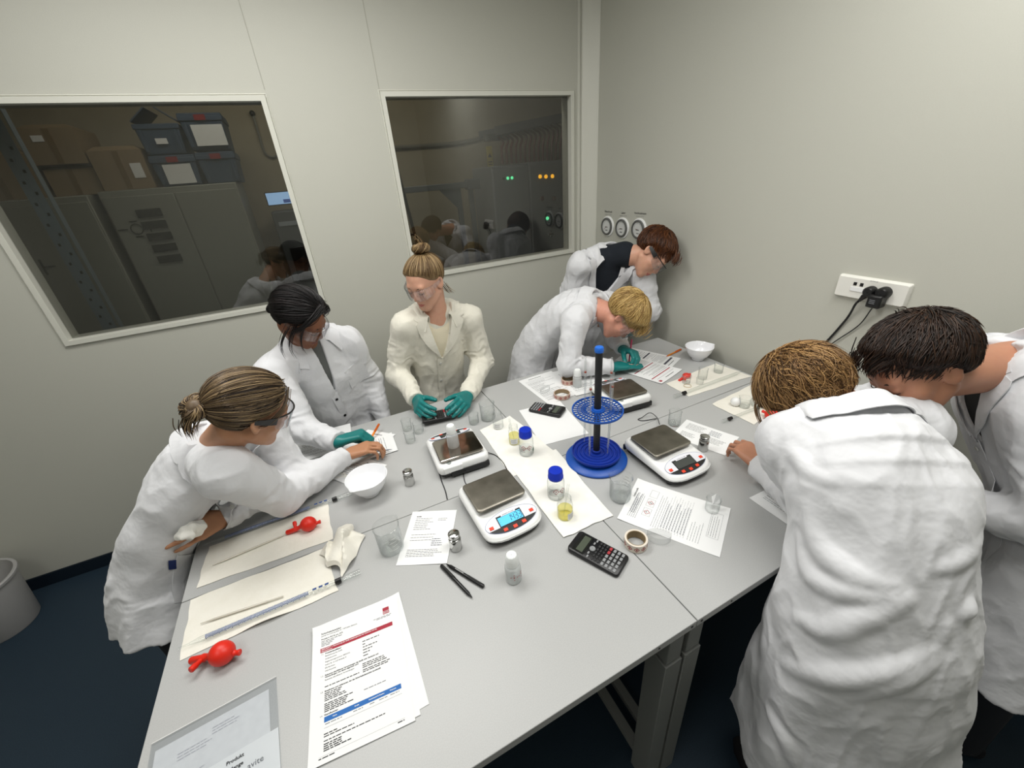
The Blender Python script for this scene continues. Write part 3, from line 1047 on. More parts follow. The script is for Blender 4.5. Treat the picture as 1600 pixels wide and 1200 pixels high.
# ------------------------------------------------------------------ paper towels
def towel(label, q, m, seed, z=TZ, name='paper_towel', nx=22, ny=14, amp=0.0022, wob=0.003, lift=None, group=None):
    a, b, c, d = [np.array(T(*p, z)) for p in q]     # along the first edge a-b, opposite edge d-c
    r = np.random.default_rng(seed)
    ph = r.uniform(0, 6, 8)
    pts = []
    for j in range(ny + 1):
        v = j / ny
        row = []
        for i in range(nx + 1):
            u = i / nx
            p = (a * (1 - u) + b * u) * (1 - v) + (d * (1 - u) + c * u) * v
            e = 0.0
            if j in (0, ny):
                p = p + (d - a) / np.linalg.norm(d - a) * wob * (math.sin(9 * u + ph[0]) + 0.6 * math.sin(23 * u + ph[1])) * 0.5
            if i in (0, nx):
                p = p + (b - a) / np.linalg.norm(b - a) * wob * (math.sin(8 * v + ph[2]) + 0.6 * math.sin(19 * v + ph[3])) * 0.5
            h = amp * (0.5 + 0.5 * math.sin(6 * u + 5 * v + ph[4]) * math.sin(5 * u - 7 * v + ph[5])) * 0.6
            h += amp * abs(math.sin(2 * u * PI)) * 0.0
            if lift:
                h += lift(u, v)
            row.append((p[0], p[1], z + 0.0012 + h))
        pts.append(row)
    o = MB().grid(pts[::-1] if np.cross((b - a)[:2], (d - a)[:2]) < 0 else pts, 0.0008).build(name, m, smooth=70)
    return tag(o, label, 'paper towel', group)


towel('flat cream paper towel on the left table under the upper red bulb', [(327, 855), (512, 787), (521, 843), (307, 920)], TOWEL, 1)
towel('cream paper towel beside the table edge with the blue-scaled burette on it', [(299, 937), (508, 857), (529, 924), (281, 1032)], TOWEL, 2,
      lift=lambda u, v: 0.010 * max(0, v - 0.93) / 0.07 * (0.5 + 0.5 * math.sin(15 * u)) if 0.2 < u < 0.8 else 0.0)
towel('white paper towel strip behind the blue-capped bottles, upper piece', [(750, 672), (797, 650), (880, 716), (800, 745)], WTOWEL, 3, z=TZ + 0.0, amp=0.003)
towel('white paper towel strip under the two front bottles, lower piece', [(800, 733), (868, 702), (957, 806), (880, 841)], WTOWEL, 4, z=TZ + 0.002, amp=0.003)
towel('cream paper towel by the right wall under the small beakers', [(1041, 600), (1118, 568), (1174, 588), (1077, 620)], TOWEL, 5)
towel('cream paper towel with the white ball on it, near the wavy-haired man', [(1112, 632), (1187, 595), (1245, 622), (1178, 664)], TOWEL, 6)
towel('folded white cloth corner under the pens beside the near bowl', [(512, 741), (538, 738), (548, 746), (518, 750)], WTOWEL, 8)

# crumpled towel
def crumpled():
    pts = []
    a, b, c, d = [np.array(T(*p)) for p in ((500, 868), (540, 825), (568, 838), (540, 905))]
    n = 16
    for j in range(n + 1):
        row = []
        for i in range(n + 1):
            u, v = i / n, j / n
            p = (a * (1 - u) + b * u) * (1 - v) + (d * (1 - u) + c * u) * v
            h = 0.030 * (math.sin(PI * u) * math.sin(PI * v)) ** 0.5
            h += 0.014 * math.sin(9 * u + 5 * v) * math.sin(PI * u) + 0.018 * abs(math.sin(7 * v + 3 * u)) * math.sin(PI * v)
            p = p + np.array([0.008 * math.sin(11 * v + 4 * u), 0.008 * math.sin(9 * u - 5 * v), 0])
            row.append((p[0], p[1], TZ + 0.0045 + max(0, h)))
        pts.append(row)
    return MB().grid(pts, 0.0010)


tag(crumpled().build('crumpled_towel', TOWEL, smooth=25), 'crumpled cream paper towel lying on the end of the lower left towel', 'paper towel')


# ------------------------------------------------------------------ glassware
def grad_marks(t, r, z0, z1, n, a0=0.0, w=0.5, m=None, name='graduation'):
    mb = MB()
    for k in range(n):
        z = z0 + (z1 - z0) * k / max(1, n - 1)
        ww = w if k % 2 == 0 else w * 0.6
        vs = []
        for q in range(7):
            a = a0 - ww / 2 + ww * q / 6
            vs.append((r * math.cos(a), r * math.sin(a)))
        mb.grid([[(x, y, z) for x, y in vs], [(x, y, z + 0.0011) for x, y in vs]])
    return mb.build(name, m or WHITEPL, t, smooth=60)


def beaker(label, loc, r, h, water=0.0, marks=0, rz=0.0, group=None, mk=None, name='glass_beaker', mdir=-1.9, liq=None):
    t = thing(name, label, 'beaker', loc, rz, group)
    prof = [(0.001, 0.0008), (r * 0.86, 0.0008), (r * 0.97, 0.004), (r, 0.010), (r, h - 0.006), (r * 1.03, h - 0.002), (r * 1.07, h), (r * 1.04, h + 0.0008)]
    prof += [(r * 0.955, h - 0.004), (r * 0.955, 0.010), (r * 0.9, 0.005), (0.001, 0.004)]
    m = MB().lathe(prof, 36)
    out = []
    for v in m.v:
        ang = math.atan2(v[1], v[0])
        k = max(0, (v[2] - (h - 0.012)) / 0.012) * math.exp(-(ang / 0.28) ** 2)
        f = 1 + 0.16 * k
        out.append((v[0] * f, v[1] * f, v[2] + 0.0015 * k))
    m.v = out
    m.build('glass_wall', GLASS, t, smooth=50)
    if water:
        MB().lathe([(0.0005, 0.0052), (r * 0.935, 0.0052), (r * 0.935, water), (0.0005, water)], 36).build('water' if liq is None else 'liquid', liq or WATER, t, smooth=30)
    if marks:
        grad_marks(t, r * 1.006, h * 0.28, h * 0.72, marks, mdir, 0.7, mk)
    return t


WMARK = mat('white_print', '#f2f2f0', 0.6)
DMARK = mat('grey_print', '#6a6d70', 0.6)
beaker('large beaker with water left of the small printed sheet', T(613, 857), 0.037, 0.098, 0.034, 4, 0.6, mk=WMARK)
beaker('beaker half full of water beside the blue stand base', T(969, 777), 0.036, 0.088, 0.046, 4, 2.2, mk=DMARK)
beaker('beaker near the white sleeve cuff of the standing woman, tallest there', T(763, 654), 0.034, 0.085, 0.026, 3, 1.0, mk=WMARK)
beaker('small empty beaker right of the standing woman\'s gloves', T(741, 661), 0.023, 0.050, 0.008, 0, 2.0)
beaker('small empty beaker left of the mirror balance, front of three', T(642, 690), 0.0215, 0.052, 0, 0, 1.0)
beaker('small empty beaker left of the mirror balance, left rear of three', T(637, 671), 0.0215, 0.052, 0, 0, 2.0)
beaker('small empty beaker left of the mirror balance, right rear of three', T(655, 675), 0.022, 0.052, 0, 0, 0.4)
b_ = beaker('small beaker holding a crumpled white paper, on the hazard form corner', T(1112, 797), 0.021, 0.048, 0, 3, 1.0, mk=DMARK)
m = MB()
m.add([(0, 0, 0.02), (0.012, 0.004, 0.06), (0.026, -0.004, 0.048), (0.014, -0.012, 0.03), (0.004, 0.012, 0.046)], [(0, 3, 2), (0, 2, 1), (0, 1, 4), (3, 0, 2)])
tag(place(m.build('paper_scrap', PAPER, smooth=0), T(1112, 797)), 'crumpled white paper scrap standing in the small beaker', 'paper scrap')
beaker('small beaker on the wall-side towel, in front of the far bowl', T(1097, 592), 0.022, 0.060, 0, 0, 1.0)
beaker('small beaker on the wall-side towel, closest to the wall', T(1122, 582), 0.022, 0.050, 0.012, 0, 2.0)
beaker('small beaker in front on the wall-side towel, next to the red bulb', T(1072, 599), 0.019, 0.045, 0.012, 0, 2.0)
beaker('small tilted-looking beaker at the middle of the wall-side towel', T(1093, 600), 0.017, 0.032, 0, 0, 0.4)
beaker('clear beaker beside the white ball on the lower right towel', T(1162, 636), 0.023, 0.050, 0.016, 0, 2.0)
beaker('clear beaker left of the wavy hair on the lower right towel', T(1182, 634), 0.024, 0.052, 0.012, 0, 0.4)
beaker('small beaker at the wall end of the lower right towel', T(1196, 609), 0.021, 0.05, 0, 0, 0.4)
beaker('clear squat jar behind the unlit balance', T(1053, 663), 0.025, 0.066, 0.012, 0, 0.4, name='glass_jar')
m = MB()
m.sphere((0, 0, 0.021), 0.021, 20, 14)
tag(place(m.build('white_ball', WHITEPL), T(1148, 634)), 'white ball on the lower right towel', 'ball')
m = MB()
m.lathe([(0.017, 0.001), (0.019, 0.004), (0.017, 0.007)], 20)
tag(place(m.build('rubber_ring', mat('pale_ring', '#cfc0a8', 0.5)), T(1074, 604)), 'pale ring lying at the front of the wall-side towel', 'ring')


def diamond_label(m, r, z, a0, s=0.010):
    """two hazard diamonds wrapped on a cylinder of radius r"""
    for off in (-0.012, 0.012):
        for q in range(4):
            pts = []
            for (ang, rr) in ((q * PI / 2, s), ((q + 1) * PI / 2, s), ((q + 1) * PI / 2, s * 0.75), (q * PI / 2, s * 0.75)):
                x, zz = rr * math.cos(ang) + off, rr * math.sin(ang)
                a = a0 + x / r
                pts.append((r * math.cos(a), r * math.sin(a), z + zz))
            m.add(pts, [(0, 1, 2, 3)])
        a = a0 + off / r
        for zz in (-0.002, 0.0, 0.002):
            b = 0.002 / r
            m.add([(r * math.cos(a - b), r * math.sin(a - b), z + zz), (r * math.cos(a + b), r * math.sin(a + b), z + zz),
                   (r * math.cos(a + b), r * math.sin(a + b), z + zz + 0.0015), (r * math.cos(a - b), r * math.sin(a - b), z + zz + 0.0015)], [(0, 1, 2, 3)])
    return m


def curved(m, r, a0, a1, z0, z1, n=10):
    A = [a0 + (a1 - a0) * k / n for k in range(n + 1)]
    m.grid([[(r * math.cos(a), r * math.sin(a), z0) for a in A], [(r * math.cos(a), r * math.sin(a), z1) for a in A]])
    return m


def cap_mesh(r, z0, h, ribs=36):
    m = MB()
    n = ribs * 2
    prof = [(r * 0.96, 0), (r, 0.003), (r, h * 0.28), (r * 0.94, h * 0.34), (r * 0.92, h * 0.9), (r * 0.84, h), (0.001, h)]
    m.lathe(prof, n, (0, 0, z0))
    out = []
    for v in m.v:
        a = math.atan2(v[1], v[0])
        f = 1 + (0.018 * math.cos(a * ribs) if v[2] - z0 > h * 0.3 and v[2] - z0 < h * 0.95 else 0)
        out.append((v[0] * f, v[1] * f, v[2]))
    m.v = out
    return m


def blue_bottle(label, loc, rz):
    r = 0.0295
    t = thing('reagent_bottle', label, 'bottle', loc, rz, 'blue-capped reagent bottles')
    prof = [(0.001, 0.0015), (r * 0.82, 0.0), (r, 0.006), (r, 0.066), (r * 0.94, 0.076), (r * 0.7, 0.085), (r * 0.64, 0.090), (r * 0.64, 0.1)]
    MB().lathe(prof, 36).build('glass_body', THICKGLASS, t, smooth=50)
    MB().lathe([(0.0005, 0.004), (r * 0.93, 0.006), (r * 0.93, 0.030), (0.0005, 0.030)], 32).build('clear_liquid', WATER, t, smooth=30)
    cap_mesh(0.0262, 0.083, 0.032).build('screw_cap', BLUECAP, t, smooth=45)
    m = MB()
    for k in range(5):
        curved(m, r * 1.006, -0.6, 0.5 - 0.1 * k, 0.026 + k * 0.006, 0.0275 + k * 0.006)
    m.build('printed_label', DMARK, t, smooth=60)
    diamond_label(MB(), r * 1.008, 0.044, 0.7, 0.0115).build('hazard_sticker', PM['hazard_diamond'], t, smooth=0)
    curved(MB(), r * 1.006, 1.7, 2.2, 0.018, 0.034).build('green_mark', mat('bottle_green_mark', '#2f5a45', 0.5), t, smooth=60)
    return t


blue_bottle('blue-capped bottle standing farther back, next to the yellow vial', T(823, 708), -2.7)
blue_bottle('blue-capped bottle nearer the camera, behind the yellow vial with a pipette', T(869, 775), -2.4)


def vial(label, loc, rz, r=0.0235, h=0.082, liq=None, level=0.04, pip=True, group='glass vials on the white towel', scale=1.0):
    t = thing('glass_vial', label, 'vial', loc, rz, group)
    t.scale = (scale,) * 3
    prof = [(0.001, 0.0015), (r * 0.85, 0.0), (r, 0.005), (r, h * 0.62), (r * 0.93, h * 0.70), (r * 0.82, h * 0.78), (r * 0.80, h * 0.80)]
    for k in range(3):
        z = h * (0.82 + 0.05 * k)
        prof += [(r * 0.84, z), (r * 0.78, z + h * 0.025)]
    prof += [(r * 0.80, h), (r * 0.74, h), (r * 0.72, h * 0.8)]
    MB().lathe(prof, 32).build('glass_body', GLASS, t, smooth=50)
    if liq:
        MB().lathe([(0.0005, 0.004), (r * 0.93, 0.005), (r * 0.93, level), (0.0005, level)], 32).build('liquid', liq, t, smooth=30)
    curved(MB(), r * 1.006, -0.2, 1.3, 0.008, 0.034).build('paper_label', PAPER, t, smooth=60)
    m = MB()
    for k in range(4):
        curved(m, r * 1.012, -0.1, 0.9 + 0.1 * (k % 2), 0.012 + k * 0.005, 0.0134 + k * 0.005)
    m.build('label_text', GREYINK, t, smooth=60)
    return t


vial('yellow vial with a leaning glass dropper, nearest the camera', T(883, 807), -1.6, 0.0255, 0.084, YELLOW_LIQ, 0.038)
vial('yellow vial beside the rear blue-capped bottle', T(804, 692), -2.6, 0.0225, 0.088, YELLOW_LIQ, 0.045)
vial('clear open vial at the far end of the white towel strip', T(779, 668), -2.6, 0.0235, 0.080, WATER, 0.03)


def dropper(label, loc, tilt, az, L=0.10, r=0.0035, group=None):
    t = MB().tube([(0, 0, 0), (0, 0, L * 0.4), (0, 0, L * 0.75), (0, 0, L)], [r * 0.4, r * 0.6, r, r], 10, cap=False).build('glass_dropper', THICKGLASS)
    tag(t, label, 'dropper', group)
    t.location = [float(c) for c in loc]
    t.rotation_euler = (0, tilt, az)
    return t


v_ = T(883, 807)
dropper('short glass dropper leaning in the near yellow vial', (v_[0] - 0.006, v_[1], v_[2] + 0.008), 0.22, 0.3, 0.118, 0.0042)
v_ = T(804, 692)
dropper('short glass dropper standing in the rear yellow vial', (v_[0], v_[1], v_[2] + 0.008), -0.12, 0.0, 0.118)


def frosted_bottle(label, loc, rz, sticker=True, r=0.0225, h=0.062):
    t = thing('plastic_bottle', label, 'bottle', loc, rz, 'frosted plastic bottles')
    MB().lathe([(0.001, 0.001), (r * 0.9, 0.0), (r, 0.005), (r, h * 0.86), (r * 0.9, h * 0.96), (r * 0.72, h), (r * 0.7, h + 0.008)], 32).build('frosted_body', FROST, t, smooth=50)
    MB().lathe([(0.0005, 0.002), (r * 0.93, 0.004), (r * 0.93, h * 0.5), (0.0005, h * 0.5)], 28).build('liquid', WATER, t, smooth=30)
    MB().lathe([(r * 0.84, 0), (r * 0.84, 0.012), (r * 0.78, 0.026), (r * 0.62, 0.033), (r * 0.55, 0.0315), (r * 0.5, 0.033), (0.001, 0.0325)], 32, (0, 0, h + 0.002)).build('screw_cap', WHITECAP, t, smooth=45)
    if sticker:
        diamond_label(MB(), r * 1.01, h * 0.50, 0.0, 0.0115).build('hazard_sticker', PM['hazard_diamond'], t, smooth=0)
    return t


frosted_bottle('frosted white-capped bottle with red diamonds in front of the lit balance', T(803, 904), -1.35)
frosted_bottle('frosted bottle standing on the mirror-topped balance', T(709, 697, 0.976), -2.0, False)
frosted_bottle('frosted bottle between the brown tape ring and the blue stand', T(902, 604), -1.0, False)


def bowl(label, loc, rz):
    t = thing('porcelain_bowl', label, 'bowl', loc, rz, 'white porcelain bowls')
    R, H = 0.073, 0.078
    prof = [(0.001, 0.001), (0.030, 0.0), (0.033, 0.003), (0.033, 0.010), (0.038, 0.014), (0.055, 0.032), (0.066, 0.052), (0.0715, 0.070), (R + 0.001, H), (R - 0.001, H + 0.0015),
            (0.0695, H - 0.001), (0.063, 0.052), (0.052, 0.034), (0.034, 0.019), (0.015, 0.014), (0.001, 0.013)]
    m = MB().lathe(prof, 56)
    out = []
    for v in m.v:
        a = math.atan2(v[1], v[0])
        k = max(0, (v[2] - 0.045) / 0.035) ** 2 * math.exp(-(a / 0.2) ** 2)
        out.append((v[0] * (1 + 0.17 * k), v[1] * (1 + 0.17 * k), v[2] + 0.001 * k))
    m.v = out
    m.build('bowl', PORC, t, smooth=45)
    return t


bowl('white porcelain bowl near the hand of the woman with the low bun', T(580, 770), -2.35)
bowl('white porcelain bowl by the right wall with a white ball inside', T(1090, 561), -0.35)
w_ = T(1090, 561)
m = MB().sphere((-0.022, 0.012, 0.038), 0.015, 18, 12)
m.tube([(-0.016, 0.006, 0.032), (0.02, -0.02, 0.026)], 0.005, 8)
tag(place(m.build('pestle', PORC), w_), 'small white pestle with round head lying in the far bowl', 'pestle')


def weight(label, loc, rz=0):
    t = thing('brass_weight', label, 'weight', loc, rz, 'chrome calibration weights')
    t.name = 'calibration_weight'
    r = 0.0185
    MB().lathe([(0.001, 0), (r * 0.95, 0), (r, 0.0015), (r, 0.041), (r * 0.93, 0.0435), (r * 0.62, 0.046), (r * 0.6, 0.049)], 36).build('body', CHROME, t, smooth=35)
    MB().lathe([(r * 0.6, 0.0485), (r * 0.93, 0.051), (r * 0.97, 0.054), (r * 0.93, 0.0615), (r * 0.8, 0.063), (0.001, 0.0633)], 36).build('knob', CHROME, t, smooth=35)
    return t


weight('chrome weight right of the near porcelain bowl', T(641, 756))
weight('chrome weight on the edge of the small printed sheet', T(713, 856, TZ + 0.001))
weight('chrome weight at the corner of the unlit balance', T(1098, 702, TZ + 0.001))
weight('chrome weight beside the rear balance, in front of the blond man', T(982, 612, TZ + 0.003))


# ------------------------------------------------------------------ balances
def seg_digit(m, d, ox, oy, w, h, z):
    on = {'1': 'bc', '4': 'fgbc', '3': 'abgcd'}[d]
    t = w * 0.24
    S = {'a': (0.5, 1, 1, 0), 'g': (0.5, 0.5, 1, 0), 'd': (0.5, 0, 1, 0), 'f': (0, 0.75, 0, 1), 'b': (1, 0.75, 0, 1), 'e': (0, 0.25, 0, 1), 'c': (1, 0.25, 0, 1)}
    for c in on:
        x, y, hx, vy = S[c]
        cx, cy = ox + x * w, oy + y * h
        sl = 0.10 * (cy - oy)
        if hx:
            m.prism([(cx - w * 0.36 + sl, cy - t / 2), (cx + w * 0.36 + sl, cy - t / 2), (cx + w * 0.36 + sl, cy + t / 2), (cx - w * 0.36 + sl, cy + t / 2)], z, z + 0.0002)
        else:
            m.prism([(cx - t / 2 + sl - .02 * h, cy - h * 0.2), (cx + t / 2 + sl - .02 * h, cy - h * 0.2), (cx + t / 2 + sl + .02 * h, cy + h * 0.2), (cx - t / 2 + sl + .02 * h, cy + h * 0.2)], z, z + 0.0002)


def balance(label, loc, rz, lit=None, pan=DULLSTEEL):
    t = thing('digital_balance', label, 'balance', loc, rz, 'four digital balances')
    hw = 0.098
    yb, yf = 0.130, -0.132

    def outline(off):
        pts = [(hw + off - 0.02, yb + off), (hw + off - 0.006, yb + off - 0.006), (hw + off, yb + off - 0.02)]
        n = 14
        pts += [(hw + off, -0.080)]
        for k in range(1, n):
            a = PI * k / n
            pts.append(((hw + off) * math.copysign(abs(math.cos(a)) ** 0.62, math.cos(a)), -0.080 + (yf + 0.080 - off) * math.sin(a) ** 0.8))
        pts += [(-hw - off, -0.080), (-hw - off, yb + off - 0.02), (-hw - off + 0.006, yb + off - 0.006), (-hw - off + 0.02, yb + off)]
        return pts[::-1]
    # black lower shell
    lo, li = outline(-0.004), outline(-0.012)
    MB().loft([[(x, y, 0.008) for x, y in li], [(x, y, 0.012) for x, y in lo], [(x, y, 0.032) for x, y in lo]]).build('lower_shell', BLACKPL, t, smooth=50)
    m = MB()
    for sx in (-1, 1):
        for sy in (-0.09, 0.10):
            m.lathe([(0.001, 0), (0.012, 0), (0.013, 0.004), (0.012, 0.010)], 16, (sx * 0.072, sy, 0))
    m.build('rubber_foot', BLACKPL, t)

    # white upper shell, sloping down to the display side
    def zt(y):
        return 0.062 if y > -0.045 else 0.062 - (-0.045 - y) * 0.30
    rings = []
    for off, dz, mode in ((0.0, 0.026, 0), (0.002, 0.034, 0), (0.0015, -0.010, 1), (-0.003, -0.003, 1), (-0.010, 0.0, 1)):
        rings.append([(x, y, dz if not mode else max(zt(y), 0.036) + dz) for x, y in outline(off)])
    MB().loft(rings).build('white_shell', WHITEPL, t, smooth=50)
    # rear connector block with black opening
    MB().box((0.045, yb - 0.004, 0.043), (0.075, 0.018, 0.026)).build('rear_housing', WHITEPL, t, bevel=0.004)
    MB().box((-0.02, yb - 0.001, 0.020), (0.15, 0.012, 0.022)).build('rear_recess', BLACKPL, t, bevel=0.002)
    m = MB()
    m.lathe([(0.001, 0), (0.009, 0), (0.009, 0.0012), (0.001, 0.0014)], 20, (0.055, yb - 0.016, 0.0615))
    m.build('spirit_level', mat('level_grey', '#9aa19e', 0.2), t)
    # pan
    m = MB()
    o1, o0 = rrect(0.172, 0.142, 0.014), rrect(0.166, 0.136, 0.012)
    oi = rrect(0.160, 0.130, 0.010)
    m.loft([[(x, y + 0.042, 0.069) for x, y in o1], [(x, y + 0.042, 0.0745) for x, y in o1], [(x, y + 0.042, 0.0765) for x, y in o0], [(x, y + 0.042, 0.0767) for x, y in oi]])
    m.build('weighing_pan', pan, t, smooth=50)
    MB().lathe([(0.05, 0.060), (0.05, 0.0695)], 24, (0, 0.042, 0), close=True).build('pan_support', BLACKPL, t)
    # display panel lying on the slope
    pe = bpy.data.objects.new('control_panel', None)
    n = 40
    a_, b_ = 0.088, 0.036
    ell = [(a_ * math.cos(2 * PI * k / n), b_ * math.sin(2 * PI * k / n)) for k in range(n)]
    pm = MB()
    pm.prism(ell, 0, 0.0006)
    panel = pm.build('control_panel', mat('panel_white', '#e3e4ea', 0.35), t, smooth=0)
    panel.location = (0, -0.0835, 0.0512)
    panel.rotation_euler = (math.atan(0.30), 0, 0)
    rim = MB().tube([(x, y, 0.0006) for x, y in ell] + [(ell[0][0], ell[0][1], 0.0006)], 0.0005, 5)
    rim.build('panel_line', mat('panel_outline', '#5a6a9a', 0.5), panel)
    lower = [(a_ * 0.985 * math.cos(a), b_ * 0.985 * math.sin(a)) for a in [-0.12 * PI - k * (0.76 * PI) / 24 for k in range(25)]]
    MB().prism(lower[::-1], 0.0006, 0.0009).build('black_lens', BLACKPL, panel, smooth=0)
    MB().box((-0.002, 0.005, 0.0012), (0.084, 0.036, 0.0016)).build('display_frame', BLACKPL, panel, smooth=0)
    MB().box((-0.002, 0.003, 0.0021), (0.078, 0.029, 0.0006)).build('display', LCDBLUE if lit else LCDOFF, panel, smooth=0)
    MB().box((-0.002, 0.0225, 0.0022), (0.050, 0.008, 0.0006)).build('name_strip', MATS['panel_white'], panel, smooth=0)
    m = MB()
    for k in range(9):
        m.box((-0.020 + k * 0.0045, 0.0222, 0.0027), (0.0032 if k not in (4, 6) else 0.0015, 0.0022, 0.0003))
    m.build('name_text', GREYINK, panel, smooth=0)
    if lit:
        m = MB()
        for k, d in enumerate('1433'):
            seg_digit(m, d, -0.010 + k * 0.0118, -0.0075, 0.0082, 0.0215, 0.0024)
        for k in range(3):
            m.box((-0.037, -0.007 + k * 0.009, 0.0025), (0.0015, 0.0015, 0.0002))
        m.build('digit', mat('lcd_ink', '#0c2433', 0.5), panel, smooth=0)
    for x, y in ((-0.070, -0.004), (0.070, -0.001), (-0.032, -0.025), (0.0, -0.027), (0.032, -0.024)):
        MB().box((x, y, 0.0016), (0.0135, 0.0105, 0.0016)).build('button', REDBTN, panel, bevel=0.0006, seg=1)
    return t


def mid(*ps):
    return np.mean([np.array(p) for p in ps], axis=0)


B1 = (0.337, 0.935)
balance('digital balance with lit blue display reading 1433', (*B1, TZ), 0.03, lit='1433')
B3 = (0.985, 0.855)
balance('digital balance with unlit display beside the blue stand', (*B3, TZ), -0.02)
B2 = (0.315, 1.315)
balance('digital balance with mirror-like pan turned away from the camera', (*B2, TZ), PI - 0.05, pan=MIRRORSTEEL)
B4 = (1.135, 1.32)
balance('digital balance behind the blue stand, seen from its back', (*B4, TZ), PI - 0.12)

# cables
BLK = mat('black_cable', '#111113', 0.45)


def cable(label, pts, r=0.0018, name='power_cable', m=BLK, n=10, group=None):
    o = MB().tube(smooth_path(pts, n), r, 8).build(name, m)
    return tag(o, label, 'cable', group)


def tc(px, py, dz=0.0025):
    p = T(px, py)
    return (p[0], p[1], TZ + dz)


cable('short black cable curling left of the mirror-topped balance', [tc(685, 738, 0.012), tc(690, 752), tc(696, 768), tc(699, 781)])
cable('black cable looping from the mirror-topped balance to the lit balance', [tc(727, 745, 0.018), tc(742, 722, 0.020), tc(755, 711, 0.012), tc(772, 711), tc(785, 722), tc(793, 736), tc(797, 746, 0.012)])
cable('thin black cable dropping behind the lit balance', [tc(724, 738, 0.010), tc(726, 752), tc(731, 760), tc(740, 768, 0.006)], 0.0015)
cable('looped black cable behind the unlit balance', [tc(1030, 668, 0.016), tc(1026, 656, 0.012), tc(1015, 651, 0.020), tc(1003, 654, 0.006), tc(997, 656), tc(1005, 658), tc(1026, 655, 0.004)], 0.0016)

# ------------------------------------------------------------------ blue pipette stand with pipettes
SX, SY = 0.774, 1.003
t = thing('pipette_stand', 'blue round pipette stand with black column', 'stand', (SX, SY, TZ))
MB().lathe([(0.001, 0.001), (0.112, 0.0), (0.116, 0.003), (0.116, 0.008), (0.110, 0.014), (0.07, 0.020), (0.001, 0.021)], 64).build('base', BLUEPL, t, smooth=40)
prof = [(0.06, 0.020), (0.088, 0.028), (0.092, 0.036), (0.092, 0.042), (0.089, 0.042), (0.086, 0.036)]
for r_ in (0.075, 0.060, 0.045, 0.030):
    prof += [(r_ + 0.004, 0.034), (r_ + 0.002, 0.038), (r_ - 0.001, 0.038), (r_ - 0.003, 0.034)]
prof += [(0.018, 0.034), (0.018, 0.044), (0.010, 0.046)]
MB().lathe(prof, 64).build('tray', BLUEDK, t, smooth=40)
MB().lathe([(0.0125, 0.044), (0.0125, 0.452)], 28, close=True).build('column', mat('black_column', '#17181a', 0.5), t)
MB().lathe([(0.0150, 0.448), (0.0155, 0.452), (0.0155, 0.462), (0.013, 0.466), (0.001, 0.4665)], 28).build('end_cap', mat('bright_blue_cap', '#1f66c8', 0.4), t)
m = MB()
ZD = 0.222


def ring(m, r0, r1, z0, z1, n=64):
    m.lathe([(r0, z0), (r1, z0), (r1, z1), (r0, z1), (r0, z0)], n)


ring(m, 0.0125, 0.027, ZD - 0.003, ZD + 0.004)
ring(m, 0.087, 0.0915, ZD - 0.003, ZD + 0.004)
for r_ in (0.042, 0.057, 0.072):
    ring(m, r_ - 0.0012, r_ + 0.0012, ZD - 0.002, ZD + 0.002)
for k in range(36):
    a = 2 * PI * k / 36
    r0 = 0.026 if k % 2 == 0 else 0.042
    M_ = Matrix.Rotation(a, 3, 'Z')
    c_ = M_ @ Vector(((r0 + 0.089) / 2, 0, ZD))
    m.box(c_, (0.089 - r0, 0.0022, 0.004), M_)
m.build('perforated_disc', BLUEPL, t, smooth=0)
m = MB()
m.lathe([(0.0125, ZD - 0.012), (0.020, ZD - 0.010), (0.020, ZD + 0.006), (0.0125, ZD + 0.008)], 28)
m.build('disc_hub', BLUEPL, t)


PIPGLASS = clear_mat('pipette_glass', (0.95, 0.96, 0.96), (0.6, 0.63, 0.64), 2.0, 0.05, 0.14, '#eef2f2')


def pipette(label, a, b, r=0.0042, group='glass pipettes standing in the blue stand'):
    a, b = Vector([float(c) for c in a]), Vector([float(c) for c in b])
    L = (b - a).length
    t = thing('glass_pipette', label, 'pipette', a, 0, group)
    t.rotation_euler = (b - a).to_track_quat('Z', 'Y').to_euler()
    MB().tube([(0, 0, 0), (0, 0, L * 0.06), (0, 0, L * 0.10), (0, 0, L * 0.86), (0, 0, L * 0.9), (0, 0, L)], [r * 0.35, r * 0.5, r, r, r * 0.8, r * 0.8], 12).build('glass_tube', PIPGLASS, t, smooth=60)
    MB().tube([(0, 0, L * 0.83), (0, 0, L * 0.845)], r * 1.04, 12).build('red_band', mat('red_brown_band', '#9a4a38', 0.5), t)
    return t


def vpip(label, px, pyb, pyt, lean=(0, 0)):
    b = T(px, pyb, TZ + 0.040)
    zs = np.linspace(1.0, 1.45, 200)

    def py(z):
        v = CM @ (np.array([b[0] + lean[0], b[1] + lean[1], z]) - CAM)
        return 600 - FPX * v[1] / v[2]
    z = zs[np.argmin([abs(py(q) - pyt) for q in zs])]
    return pipette(label, b, (b[0] + lean[0], b[1] + lean[1], z))


vpip('glass pipette in the blue stand, leftmost and tallest', 913, 690, 558, (0.006, 0.006))
vpip('glass pipette in the blue stand, second from the left in front of the column', 921, 712, 586, (-0.004, -0.006))
vpip('glass pipette in the blue stand, upright just right of the column', 951, 692, 559, (0.006, 0.01))
vpip('glass pipette in the blue stand, leaning outward on the right', 949, 708, 582, (0.022, 0.012))


